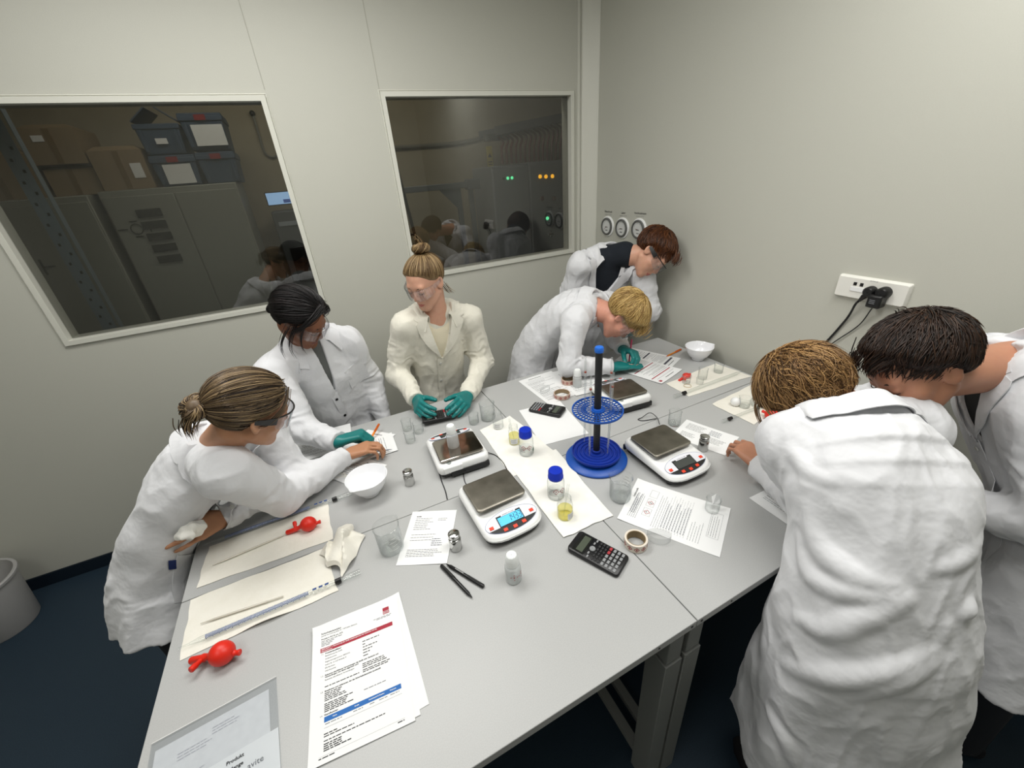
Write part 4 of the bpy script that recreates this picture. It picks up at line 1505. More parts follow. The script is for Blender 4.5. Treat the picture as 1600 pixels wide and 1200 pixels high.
# ------------------------------------------------------------------ burettes and thin pipettes on the towels
def burette(label, a, b, r=0.0065, scale=True, tap=0.85, z=TZ + 0.011):
    a, b = Vector([float(c) for c in a[:2]] + [z]), Vector([float(c) for c in b[:2]] + [z])
    L = (b - a).length
    t = thing('glass_burette', label, 'burette', a, math.atan2(b[1] - a[1], b[0] - a[0]))
    MB().tube([(0, 0, 0), (0.004, 0, 0), (0.02, 0, 0), (0.05, 0, 0), (L * tap, 0, 0)], [0.0012, 0.002, 0.0022, r, r], 14).build('glass_tube', THICKGLASS, t, smooth=60)
    MB().tube([(L * tap + 0.012, 0, 0), (L * tap + 0.02, 0, 0), (L, 0, 0)], [r * 0.5, r * 1.1, r * 1.25], 14, cap=False).build('glass_end', THICKGLASS, t, smooth=60)
    MB().tube([(L * tap - 0.002, 0, 0), (L * tap + 0.014, 0, 0)], r * 1.15, 14).build('black_collar', BLACKPL, t)
    m = MB()
    if scale:
        n = 84
        for k in range(n):
            x = L * 0.14 + (L * (tap - 0.16) - L * 0.14) * k / n
            ww = 2.2 if k % 5 == 0 else 1.6
            vs0, vs1 = [], []
            for q in range(7):
                an = PI / 2 + (0.55 if b[0] > a[0] else -0.55) - ww / 2 + ww * q / 6
                vs0.append((x, r * 1.02 * math.cos(an), r * 1.02 * math.sin(an)))
                vs1.append((x + 0.0021, r * 1.02 * math.cos(an), r * 1.02 * math.sin(an)))
            m.grid([vs0, vs1])
        m.build('scale_mark', mat('blue_grey_scale', '#64749c', 0.6), t, smooth=60)
        mb = MB()
        for k in range(3):
            mb.box((L * tap - 0.055 + k * 0.016, 0, r * 1.02), (0.010, 0.006, 0.0008))
        mb.build('scale_print', mat('blue_print', '#2f4d86', 0.6), t, smooth=0)
    return t


burette('glass burette along the back edge of the upper left towel', T(318, 856), T(553, 773))
burette('glass burette with blue scale on the lower left towel', T(280, 1018), T(564, 897))
burette('glass burette on the towel by the right wall', T(1160, 583), T(1053, 623), r=0.008, scale=False)
burette('glass burette on the lower right towel with its end sticking out', T(1215, 628), T(1128, 662), scale=False)


def thin(label, pa, pb):
    a, b = T(*pa), T(*pb)
    d = np.array([b[0] - a[0], b[1] - a[1]])
    L = float(np.linalg.norm(d))
    o = MB().tube([(0, 0, 0), (0.012, 0, 0), (0.03, 0, 0), (L * 0.8, 0, 0), (L * 0.82, 0, 0), (L, 0, 0)], [0.001, 0.0012, 0.0028, 0.0028, 0.0022, 0.0022], 10).build('glass_rod_pipette', mat('cloudy_glass', '#cfcabd', 0.15, spec=0.8), smooth=60)
    o.name = 'thin_pipette'
    tag(o, label, 'pipette')
    return place(o, (a[0], a[1], TZ + 0.0075), math.atan2(d[1], d[0]))


thin('thin glass pipette lying on the upper left towel', (333, 886), (444, 839))
thin('thin glass pipette lying on the lower left towel', (315, 977), (444, 934))


# ------------------------------------------------------------------ red pipette bulbs
def bulb(label, c_px, a_px, r, side, flip=1, zc=None, squash=1.0):
    """c_px: pixel of the ball's centre on the table, a_px: towards the long tube"""
    z = TZ + r
    c, a = T(*c_px, z), T(*a_px, z)
    ang = math.atan2(a[1] - c[1], a[0] - c[0])
    t = thing('pipette_bulb', label, 'pipette bulb', (c[0], c[1], TZ + 0.001), ang, 'red pipette bulbs')
    MB().sphere((0, 0, r * squash), r, 28, 18, (1.05, 1, squash)).build('ball', REDRUB, t)
    k = r / 0.029
    zt = r * squash * 0.85
    m = MB()
    m.tube([(r * 0.85, 0, zt), (r * 1.05, 0, zt), (r * 1.2, 0, zt * 0.9), (r * 1.45, 0, zt * 0.8), (r * 1.75, 0, zt * 0.7), (r * 1.85, 0, zt * 0.66), (r * 2.9, 0, zt * 0.45), (r * 3.0, 0, zt * 0.43)],
           [0.013 * k, 0.010 * k, 0.008 * k, 0.0085 * k, 0.0105 * k, 0.009 * k, 0.0095 * k, 0.0075 * k], 16)
    m.build('long_tube', REDRUB, t)
    d = Vector((0.25, side, 0.25)).normalized()
    b0 = Vector((r * 1.75, 0, zt * 0.72))
    MB().tube([b0, b0 + d * 0.018 * k, b0 + d * 0.022 * k, b0 + d * 0.034 * k, b0 + d * 0.036 * k],
              [0.006 * k, 0.006 * k, 0.0078 * k, 0.0078 * k, 0.006 * k], 14).build('side_tube', REDRUB, t)
    MB().tube([(-r * 0.9, 0, zt), (-r * 1.1, 0, zt), (-r * 1.2, 0, zt), (-r * 1.52, 0, zt * 1.05), (-r * 1.56, 0, zt * 1.05)],
              [0.010 * k, 0.007 * k, 0.0062 * k, 0.0078 * k, 0.006 * k], 14).build('short_nozzle', REDRUB, t)
    return t


bulb('red pipette bulb on the flat upper left towel', (482, 819), (440, 829), 0.0240, -1)
bulb('red pipette bulb at the near left table edge', (347, 1021), (296, 1026), 0.0275, 1)
t = bulb('flattened red pipette bulb on the towel by the right wall', (1073, 585), (1048, 597), 0.020, 1, squash=0.62)
bulb('red pipette bulb half hidden behind the wavy-haired man\'s shoulder', (1206, 648), (1222, 655), 0.026, 1)


# ------------------------------------------------------------------ pens, calculators, tape
def pen(name, label, pa, pb, r, body, cap, clip=True, z=None, frac=0.42, za=None, zb=None):
    za = za if za is not None else TZ + r + 0.0004
    zb = zb if zb is not None else za
    a, b = Vector([float(c) for c in T(*pa, za)]), Vector([float(c) for c in T(*pb, zb)])
    L = (b - a).length
    t = thing(name, label, 'pen', a)
    t.rotation_euler = (b - a).to_track_quat('X', 'Z').to_euler()
    MB().tube([(0, 0, 0), (0.003, 0, 0), (L * frac, 0, 0), (L * 0.88, 0, 0), (L * 0.9, 0, 0)], [r * 0.7, r * 0.9, r, r * 0.95, r * 0.7], 14).build('barrel', body, t, smooth=45)
    MB().tube([(L * 0.895, 0, 0), (L * 0.94, 0, 0), (L, 0, 0)], [r * 0.72, r * 0.5, r * 0.15], 12).build('tip', cap, t, smooth=45)
    MB().tube([(-0.002, 0, 0), (0.0, 0, 0), (L * frac, 0, 0)], [r * 0.8, r * 1.08, r * 1.1], 14).build('cap', cap, t, smooth=45)
    if clip:
        MB().box((L * frac * 0.55, 0, r * 1.3), (L * frac * 0.8, r * 0.6, r * 0.35)).build('clip', cap, t, smooth=0)
    return t


PENB = mat('black_pen_plastic', '#101011', 0.35)
ta = pen('felt_pen', 'black pen lying left of the other black pen', (690, 884), (738, 934), 0.0052, PENB, PENB)
tb = pen('felt_pen', 'black pen with pale lettering, right of the other black pen', (755, 916), (697, 881), 0.0052, PENB, PENB)
for q_ in (tb,):
    m = MB()
    for k in range(8):
        m.box((0.072 + k * 0.004, 0, 0.00535), (0.0026, 0.0025, 0.0003))
    m.build('pale_lettering', mat('pale_lettering', '#b9b9b9', 0.6), q_, smooth=0)
pen('ball_pen', 'orange pen leaning on the women\'s paper stack', (592, 663), (575, 693), 0.0045, ORANGE, mat('dark_orange', '#c85d0a', 0.35), za=TZ + 0.035, zb=TZ + 0.012)
pen('ball_pen', 'orange pen lying beside the far porcelain bowl', (1064, 546), (1041, 557), 0.0048, mat('deep_orange', '#cf7a12', 0.35), MATS['dark_orange'])

pen('spatula', 'slim grey spatula in the bare hand resting on the paper stack', (556, 709), (613, 702), 0.0035, mat('grey_metal_pen', '#8b8d92', 0.3, 0.6), mat('grey_metal_pen', '#8b8d92', 0.3, 0.6), False, za=TZ + 0.026, zb=TZ + 0.014)
pen('ball_pen', 'pink pen held upright in the glove of the blond man', (987, 531), (982, 573), 0.0042, mat('pink_plastic', '#c23a6a', 0.4), mat('pink_plastic', '#c23a6a', 0.4), False, za=TZ + 0.12, zb=TZ + 0.006)

KEYW = mat('grey_key', '#8e9092', 0.5)
KEYB = mat('dark_key', '#2a2b2d', 0.5)
KEYR = mat('red_key', '#a8323a', 0.5)


def calculator(label, loc, rz, tilt=0.0):
    t = thing('pocket_calculator', label, 'calculator', loc, rz, 'black pocket calculators')
    w, L = 0.080, 0.160
    m = MB()
    def out(sx, off, z):
        return [(x * sx, y, z) for x, y in rrect(w + off, L + off, 0.011)]
    def zz(y):
        return 0.012 + 0.006 * (y + L / 2) / L
    top = rrect(w - 0.004, L - 0.004, 0.010)
    m.loft([out(0.93, -0.006, 0.0), out(1, 0, 0.004), [(x, y, zz(y) - 0.002) for x, y in rrect(w, L, 0.011)], [(x, y, zz(y)) for x, y in top]])
    m.build('case', mat('calculator_black', '#131315', 0.38), t, smooth=50)
    def key(x, y, kw, kh, mt, nm='key'):
        return MB().box((x, y, zz(y) + 0.0011), (kw, kh, 0.0024)).build(nm, mt, t, bevel=0.0006, seg=1)
    MB().box((0, 0.048, zz(0.048) + 0.0004), (0.068, 0.036, 0.0012), Matrix.Rotation(0.0375, 3, 'X')).build('display_window', mat('calc_window', '#1c1d1c', 0.15), t, smooth=0)
    MB().box((0, 0.046, zz(0.046) + 0.0011), (0.058, 0.020, 0.0008), Matrix.Rotation(0.0375, 3, 'X')).build('display', mat('calc_lcd', '#4c5347', 0.3), t, smooth=0)
    MB().lathe([(0.001, 0.0035), (0.007, 0.0035), (0.0088, 0.002), (0.009, 0.0)], 20, (0.0, 0.017, zz(0.017))).build('cursor_pad', KEYW, t)
    for s in (-1, 1):
        key(s * 0.019, 0.020, 0.009, 0.005, KEYW)
        key(s * 0.031, 0.017, 0.009, 0.005, KEYW)
    for j in range(3):
        for i in range(6):
            key(-0.030 + i * 0.012, 0.003 - j * 0.0095, 0.0088, 0.0055, KEYB)
    for j in range(4):
        for i in range(5):
            key(-0.029 + i * 0.0145, -0.0275 - j * 0.0125, 0.0108, 0.0078, KEYR if (j == 0 and i > 2) else KEYW)
    return t


CC = T(934, 864, 0.91)
calculator('black calculator in front of the white towel strip, right of the table middle', (CC[0], CC[1], TZ), 0.45)
C2 = T(855, 641, 0.905)
calculator('black calculator lying on the blank sheet, upside down to the camera', (C2[0], C2[1], TZ + 0.0015), PI + 0.62)

C3 = T(686, 650, 0.92)
calculator('black calculator held between the teal gloves of the standing woman', (C3[0], C3[1], TZ + 0.014), PI / 2 - 0.15)


def tape_roll(label, loc, rz, r=0.033, ri=0.0255, h=0.026, brown=False):
    t = thing('tape_roll', label, 'tape roll', loc, rz, 'rolls of hazard tape')
    MB().lathe([(ri + 0.002, 0), (r, 0), (r, h), (ri + 0.002, h)], 48).build('tape_layers', mat('cream_tape', '#dcd3c6', 0.5) if not brown else mat('pinkish_tape', '#c3a99a', 0.5), t, smooth=40)
    MB().lathe([(ri, 0.0005), (ri + 0.002, 0.0), (ri + 0.002, h), (ri, h), (ri, 0.0005)], 48).build('cardboard_core', mat('core_brown', '#8d7a5c', 0.8), t, smooth=40)
    m = MB()
    for k in range(10):
        a = 2 * PI * k / 10
        for q in range(4):
            pts = []
            for (ang, rr) in ((q * PI / 2, 0.0085), ((q + 1) * PI / 2, 0.0085), ((q + 1) * PI / 2, 0.006), (q * PI / 2, 0.006)):
                x, z = rr * math.cos(ang), rr * math.sin(ang)
                pts.append(((r + 0.0004) * math.cos(a + x / r), (r + 0.0004) * math.sin(a + x / r), h / 2 + z))
            m.add(pts, [(0, 1, 2, 3)])
        b = 0.0018 / r
        m.add([((r + .0004) * math.cos(a + s * b), (r + .0004) * math.sin(a + s * b), h / 2 + z) for s, z in ((-1, -.003), (1, -.003), (1, .003), (-1, .003))], [(0, 1, 2, 3)])
    m.build('hazard_print', PM['hazard_diamond'], t, smooth=0)
    return t


R1 = T(993, 851)
tape_roll('cream tape roll with red diamonds at the hazard form\'s corner', (R1[0], R1[1], TZ + 0.002), 0.3)
R2 = T(878, 620)
tape_roll('brown-cored tape roll above the black calculator, front of two', (R2[0], R2[1], TZ + 0.003), 0.2, 0.040, 0.035, 0.020, True)
R3 = T(893, 602)
tape_roll('brown-cored tape roll partly behind the frosted bottle, rear of two', (R3[0] , R3[1] + 0.03, TZ + 0.003), 0.2, 0.036, 0.031, 0.026, True)
FILM = clear_mat('clear_tape_film', (0.86, 0.87, 0.87), (0.62, 0.64, 0.65), 1.2, 0.08, 0.12)


def tape_loop(label, pa, rx, ry, h, rz):
    p = T(*pa)
    n = 30
    path = [(rx * math.cos(a) * (1 + 0.06 * math.sin(3 * a)), ry * math.sin(a)) for a in [2 * PI * k / n for k in range(n + 1)]]
    m = MB().grid([[(x, y, 0.0) for x, y in path], [(x, y, h) for x, y in path]])
    return tag(place(m.build('clear_tape_loop', FILM, smooth=60), (p[0], p[1], TZ + 0.001), rz), label, 'tape')


tape_loop('clear tape loop standing on the hazard form beside the tape roll', (1029, 843), 0.034, 0.020, 0.024, -0.7)
tape_loop('clear tape loop left of the brown-cored tape roll', (852, 611), 0.036, 0.018, 0.018, 0.5)

# ------------------------------------------------------------------ on the right wall: gauges, outlet, plugs and cords
for k, (yy, zz, txt, sub) in enumerate(((2.404, 1.515, 'Filterdruck', 1), (2.250, 1.514, 'Labor', 1), (2.092, 1.518, 'Vordruckraum', 1))):
    nm = ('nearest the corner', 'middle of the three', 'closest to the auburn hair')[k]
    t = thing('pressure_gauge', 'round dial pressure gauge on the right wall, %s' % nm, 'gauge', (WX, yy, zz), 0, 'three pressure gauges')
    t.rotation_euler = (0, 0, 0)
    rot = (0, -PI / 2, 0)
    def disc(prof, name, mt, n=40):
        o = MB().lathe(prof, n).build(name, mt, t, smooth=40)
        o.rotation_euler = rot
        return o
    disc([(0.066, 0.0), (0.066, 0.006), (0.060, 0.010), (0.056, 0.010), (0.056, 0.0)], 'flange', WHITEPL)
    disc([(0.057, 0.004), (0.057, 0.016), (0.053, 0.019), (0.046, 0.019), (0.044, 0.012)], 'bezel', mat('gauge_grey', '#5b5c5a', 0.4))
    disc([(0.045, 0.0125), (0.001, 0.0128)], 'dial', mat('gauge_face', '#d5d6d4', 0.5))
    m = MB()
    for q in range(21):
        a = math.radians(-40 + 260 * q / 20)
        for rr0, rr1 in ((0.034, 0.039),):
            ca, sa = math.cos(a), math.sin(a)
            m.tube([(-0.0132, -rr0 * ca, rr0 * sa), (-0.0132, -rr1 * ca, rr1 * sa)], 0.0005, 4)
    m.box((-0.0133, 0.002, -0.004), (0.0004, 0.028, 0.004))
    m.box((-0.0133, 0.0, -0.024), (0.0004, 0.024, 0.004))
    m.build('dial_print', INK, t, smooth=0)
    MB().tube([(-0.0145, 0, 0), (-0.0145, 0.022, -0.018 + 0.01 * k)], 0.0009, 5).build('needle', mat('needle_red', '#7a1f1f', 0.5), t)
    vs, fs = text_geo(txt, 0.018, 'CENTER', 0.0003)
    MB().add([(-0.0006, -x, y + 0.088) for x, y, z in vs], fs).build('name_label', INK, t, smooth=0)
    vs, fs = text_geo('Sollwert +15 Pa', 0.011, 'CENTER')
    MB().add([(-0.0006, -x, y + 0.072) for x, y, z in vs], fs).build('value_label', GREYINK, t, smooth=0)

OY0, OY1, OZ0, OZ1 = 0.670, 0.907, 1.352, 1.439
t = thing('wall_outlet', 'long white wall outlet with two network ports and two plugs', 'outlet', (WX, (OY0 + OY1) / 2, OZ0))
ow, oh = OY1 - OY0, OZ1 - OZ0
m = MB()
yc = 0.0
ol = rrect(ow, oh, 0.006)
m.loft([[(0.0, x, y + oh / 2) for x, y in ol], [(-0.009, x, y + oh / 2) for x, y in ol], [(-0.020, x * 0.96, y * 0.86 + oh / 2) for x, y in ol]][::-1])
m.build('cover', mat('outlet_white', '#e6e5de', 0.3), t, smooth=40)
for dy in (0.052, 0.030):
    MB().box((-0.0205, dy, 0.060), (0.003, 0.011, 0.012)).build('network_port', BLACKPL, t, smooth=0)
MB().box((-0.0215, 0.041, 0.040), (0.003, 0.046, 0.018)).build('port_label', WHITEPL, t, bevel=0.001)
m = MB()
vs, fs = text_geo('2UV4-22', 0.007, 'CENTER')
m.add([(-0.0204, -x - 0.006, y + 0.077) for x, y, z in vs], fs)
m.build('circuit_label', GREYINK, t, smooth=0)
for dy in (-0.015, -0.058):
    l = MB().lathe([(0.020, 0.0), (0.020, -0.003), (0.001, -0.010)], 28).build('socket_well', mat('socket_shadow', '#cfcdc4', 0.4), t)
    l.rotation_euler = (0, -PI / 2, 0)
    l.location = (-0.0203, dy, 0.044)
pY = (OY0 + OY1) / 2
t = thing('mains_plug', 'black round mains plug on the left socket of the outlet', 'plug', (WX - 0.020, pY - 0.008, 1.395))
l = MB().lathe([(0.001, 0.030), (0.014, 0.030), (0.019, 0.024), (0.020, 0.0)], 28).build('plug_head', BLACKPL, t)
l.rotation_euler = (0, -PI / 2, 0)
MB().tube([(-0.016, 0.0, -0.005), (-0.018, 0.012, -0.022), (-0.018, 0.022, -0.040)], [0.014, 0.010, 0.005], 12).build('strain_relief', BLACKPL, t)
t = thing('power_adapter', 'black power adapter on the right socket of the outlet', 'adapter', (WX - 0.020, pY - 0.047, 1.385))
l = MB().lathe([(0.001, 0.034), (0.016, 0.034), (0.021, 0.028), (0.022, 0.0)], 28).build('plug_head', BLACKPL, t)
l.rotation_euler = (0, -PI / 2, 0)
l.location = (0, -0.004, 0.014)
MB().box((-0.024, 0.004, -0.016), (0.046, 0.046, 0.048)).build('housing', BLACKPL, t, bevel=0.006)
m = MB()
for k in range(3):
    m.box((-0.0474, 0.008, -0.010 - k * 0.006), (0.0004, 0.018, 0.002))
m.build('rating_print', GREYINK, t, smooth=0)
WC = WX - 0.010
cable('thick black power cord running down the wall from the round plug',
      [(WX - 0.038, pY + 0.016, 1.352), (WX - 0.030, pY + 0.026, 1.335), tuple(P(1318, 504, x=WC)), tuple(P(1270, 552, x=WC)), tuple(P(1207, 583, x=WC)), tuple(P(1190, 588, x=WX - 0.02)), (WX - 0.03, 1.16, 0.82)], 0.0042)
cable('thin black adapter cord running down the right wall', [(WX - 0.045, pY - 0.040, 1.346), (WX - 0.030, pY - 0.03, 1.33), tuple(P(1342, 508, x=WC)), tuple(P(1310, 530, x=WC)), tuple(P(1278, 551, x=WC)), (WX - 0.012, 1.02, 0.95), (WX - 0.03, 1.1, 0.80)], 0.0022)

# ------------------------------------------------------------------ waste bin by the left wall corner
t = thing('waste_bin', 'light grey plastic waste bin on the blue floor by the back wall', 'bin', (-1.93, 2.385, 0))
MB().lathe([(0.001, 0.004), (0.120, 0.0), (0.124, 0.006), (0.158, 0.29), (0.167, 0.292), (0.169, 0.305), (0.165, 0.310), (0.155, 0.308), (0.152, 0.29), (0.118, 0.010), (0.001, 0.008)], 48).build('bin_body', mat('light_grey_plastic', '#a8a7a6', 0.5), t, smooth=40)

# crumpled tissue in the leaning woman's hand
m = MB().sphere((0, 0, 0), 0.030, 22, 16, (1.25, 0.9, 0.75))
r_ = np.random.default_rng(4)
m.v = [tuple(np.array(v) * (1 + 0.22 * math.sin(150 * v[0] + 90 * v[1]) * math.sin(130 * v[2] - 70 * v[0]) + 0.10 * math.sin(260 * v[1] + 3))) for v in m.v]
tag(place(m.build('tissue', WTOWEL, smooth=35), P(298, 829, z=1.035)), 'crumpled white tissue in the lowered hand of the woman with the low bun', 'tissue')

# ================================================================== people
def nrm(v):
    v = np.array(v, float)
    return v / (np.linalg.norm(v) + 1e-12)


def smin(a, b, k):
    h = np.clip(0.5 + 0.5 * (b - a) / k, 0, 1)
    return b + (a - b) * h - k * h * (1 - h)


def smax(a, b, k):
    return -smin(-a, -b, k)


def rc(p, a, b, ra, rb):
    a, b = np.asarray(a, float), np.asarray(b, float)
    ab = b - a
    t = np.clip(((p - a) @ ab) / (ab @ ab + 1e-12), 0, 1)
    q = p - a - t[:, None] * ab
    return np.sqrt(np.einsum('ij,ij->i', q, q)) - (ra + (rb - ra) * t)


def ell(p, c, r):
    q = (p - np.asarray(c)) / np.asarray(r)
    k0 = np.sqrt((q * q).sum(1)) + 1e-9
    g = q / np.asarray(r)
    k1 = np.sqrt((g * g).sum(1)) + 1e-9
    return k0 * (k0 - 1) / k1


class Loft:
    """a limb or torso of superelliptic sections along a curved spine"""
    def __init__(s, st, n=22, ex=2.4):
        # st: (centre, right, forward, a, b)
        A = np.array([np.concatenate([np.asarray(q[0], float), nrm(q[1]), nrm(q[2]), [q[3], q[4]]]) for q in st])
        S0 = np.concatenate([[0], np.cumsum(np.linalg.norm(np.diff(A[:, :3], axis=0), axis=1))])
        q_ = np.linspace(0, S0[-1], n * 3)
        P_ = np.stack([np.interp(q_, S0, A[:, k]) for k in range(A.shape[1])], 1)
        for _ in range(14):                      # even, gently rounded spine
            P_[1:-1] = 0.5 * P_[1:-1] + 0.25 * (P_[:-2] + P_[2:])
        P_ = P_[np.linspace(0, len(P_) - 1, n).astype(int)]
        s.C, s.a, s.b, s.ex = P_[:, :3], P_[:, 9], P_[:, 10], ex
        s.R = P_[:, 3:6] / np.linalg.norm(P_[:, 3:6], axis=1, keepdims=True)
        F = P_[:, 6:9]
        F = F - (F * s.R).sum(1, keepdims=True) * s.R
        s.F = F / np.linalg.norm(F, axis=1, keepdims=True)
        s.S = np.concatenate([[0], np.cumsum(np.linalg.norm(np.diff(s.C, axis=0), axis=1))])

    def ev(s, p, full=False):
        n = len(p)
        best = np.full(n, 1e9)
        bi = np.zeros(n, int)
        bt = np.zeros(n)
        for i in range(len(s.C) - 1):
            ab = s.C[i + 1] - s.C[i]
            t = np.clip(((p - s.C[i]) @ ab) / (ab @ ab + 1e-12), 0, 1)
            q = p - s.C[i] - t[:, None] * ab
            d = np.einsum('ij,ij->i', q, q)
            m_ = d < best
            best[m_], bi[m_], bt[m_] = d[m_], i, t[m_]
        w = bt[:, None]
        L = lambda X: X[bi] * (1 - (w if X.ndim > 1 else bt)) + X[bi + 1] * (w if X.ndim > 1 else bt)
        c, R, F, a, b = L(s.C), L(s.R), L(s.F), L(s.a), L(s.b)
        q = p - c
        u, v = (q * R).sum(1), (q * F).sum(1)
        e = s.ex
        au, bv = np.abs(u / a) + 1e-6, np.abs(v / b) + 1e-6
        k = (au ** e + bv ** e) ** (1 / e)
        g = k ** (1 - e) * np.sqrt((au ** (e - 1) / a) ** 2 + (bv ** (e - 1) / b) ** 2)
        d = (k - 1) / g
        T0, T1 = nrm(s.C[0] - s.C[1]), nrm(s.C[-1] - s.C[-2])
        d = np.maximum(d, (p - s.C[0]) @ T0)
        d = np.maximum(d, (p - s.C[-1]) @ T1)
        if full:
            return d, s.S[bi] + bt * (s.S[bi + 1] - s.S[bi]), np.arctan2(v / b, u / a), v
        return d


def wav(p, seed, lam, n=7):
    r = np.random.default_rng(seed)
    out = np.zeros(len(p))
    for k in range(n):
        d = nrm(r.normal(size=3)) * 2 * PI / (lam * r.uniform(0.7, 1.4))
        out += np.sin(p @ d + r.uniform(0, 6) + 0.7 * np.sin(p @ (nrm(r.normal(size=3)) * 2 * PI / (lam * 2.3)) + k))
    return out / (n ** 0.5)


def sdf_mesh(fn, lo, hi, h, name, mats, parent=None, matfn=None, smooth_it=1):
    """surface nets on a sparse narrow band"""
    lo, hi = np.asarray(lo, float), np.asarray(hi, float)
    lev = 8
    n = np.ceil((hi - lo) / (h * lev)).astype(int) + 1
    g = np.stack(np.meshgrid(*[np.arange(k) for k in n], indexing='ij'), -1).reshape(-1, 3)
    while True:
        s_ = h * lev
        c = lo + (g + 0.5) * s_
        d = fn(c)
        g = g[np.abs(d) < s_ * 1.25 + 0.012]
        if lev == 1:
            break
        off = np.array([[i, j, k] for i in (0, 1) for j in (0, 1) for k in (0, 1)])
        g = (g[:, None, :] * 2 + off[None]).reshape(-1, 3)
        lev //= 2
    enc = lambda q: ((q[:, 0].astype(np.int64) + 8) << 40) + ((q[:, 1].astype(np.int64) + 8) << 20) + (q[:, 2].astype(np.int64) + 8)
    off = np.array([[0, 0, 0], [1, 0, 0], [0, 1, 0], [1, 1, 0], [0, 0, 1], [1, 0, 1], [0, 1, 1], [1, 1, 1]])
    cor = (g[:, None, :] + off[None]).reshape(-1, 3)
    key, idx, inv = np.unique(enc(cor), return_index=True, return_inverse=True)
    val = fn(lo + cor[idx] * h)
    V = val[inv].reshape(-1, 8)
    act = (V.min(1) < 0) & (V.max(1) >= 0)
    g, V = g[act], V[act]
    E_ = [(0, 1), (2, 3), (4, 5), (6, 7), (0, 2), (1, 3), (4, 6), (5, 7), (0, 4), (1, 5), (2, 6), (3, 7)]
    acc = np.zeros((len(g), 3))
    cnt = np.zeros(len(g))
    for a, b in E_:
        m_ = (V[:, a] < 0) != (V[:, b] < 0)
        t = V[m_, a] / (V[m_, a] - V[m_, b])
        acc[m_] += off[a] + (off[b] - off[a]) * t[:, None]
        cnt[m_] += 1
    vert = lo + (g + acc / cnt[:, None]) * h
    ck = enc(g)
    order = np.argsort(ck)
    cks = ck[order]

    def find(q):
        k = enc(q)
        i = np.clip(np.searchsorted(cks, k), 0, len(cks) - 1)
        return np.where(cks[i] == k, order[i], -1)
    quads = []
    I3 = np.eye(3, dtype=int)
    for ax, (b1, b2) in enumerate(((1, 2), (2, 0), (0, 1))):
        ca = (1, 2, 4)[ax]
        m_ = (V[:, 0] < 0) != (V[:, ca] < 0)
        q = g[m_]
        f = np.stack([find(q), find(q - I3[b1]), find(q - I3[b1] - I3[b2]), find(q - I3[b2])], 1)
        flip = V[m_, 0] >= 0
        f[flip] = f[flip][:, ::-1]
        quads.append(f[(f >= 0).all(1)])
    F = np.concatenate(quads)
    for _ in range(smooth_it):
        s2 = np.zeros_like(vert)
        c2 = np.zeros(len(vert))
        for a, b in ((0, 1), (1, 2), (2, 3), (3, 0)):
            np.add.at(s2, F[:, a], vert[F[:, b]])
            np.add.at(c2, F[:, a], 1)
            np.add.at(s2, F[:, b], vert[F[:, a]])
            np.add.at(c2, F[:, b], 1)
        vert = np.where(c2[:, None] > 0, vert * 0.45 + 0.55 * s2 / np.maximum(c2, 1)[:, None], vert)
    return np_mesh(vert, F, name, mats, parent, matfn)


def np_mesh(vert, F, name, mats, parent=None, matfn=None):
    me = bpy.data.meshes.new(name)
    me.vertices.add(len(vert))
    me.vertices.foreach_set('co', vert.astype(np.float32).ravel())
    k = F.shape[1]
    me.loops.add(len(F) * k)
    me.loops.foreach_set('vertex_index', F.astype(np.int32).ravel())
    me.polygons.add(len(F))
    me.polygons.foreach_set('loop_start', np.arange(0, len(F) * k, k, dtype=np.int32))
    for m in (mats if isinstance(mats, (list, tuple)) else [mats]):
        me.materials.append(m)
    if matfn is not None:
        me.polygons.foreach_set('material_index', matfn(vert[F].mean(1)).astype(np.int32))
    me.polygons.foreach_set('use_smooth', np.ones(len(F), bool))
    me.update(calc_edges=True)
    me.validate()
    o = bpy.data.objects.new(name, me)
    COL.objects.link(o)
    if parent is not None:
        o.parent = parent
    return o


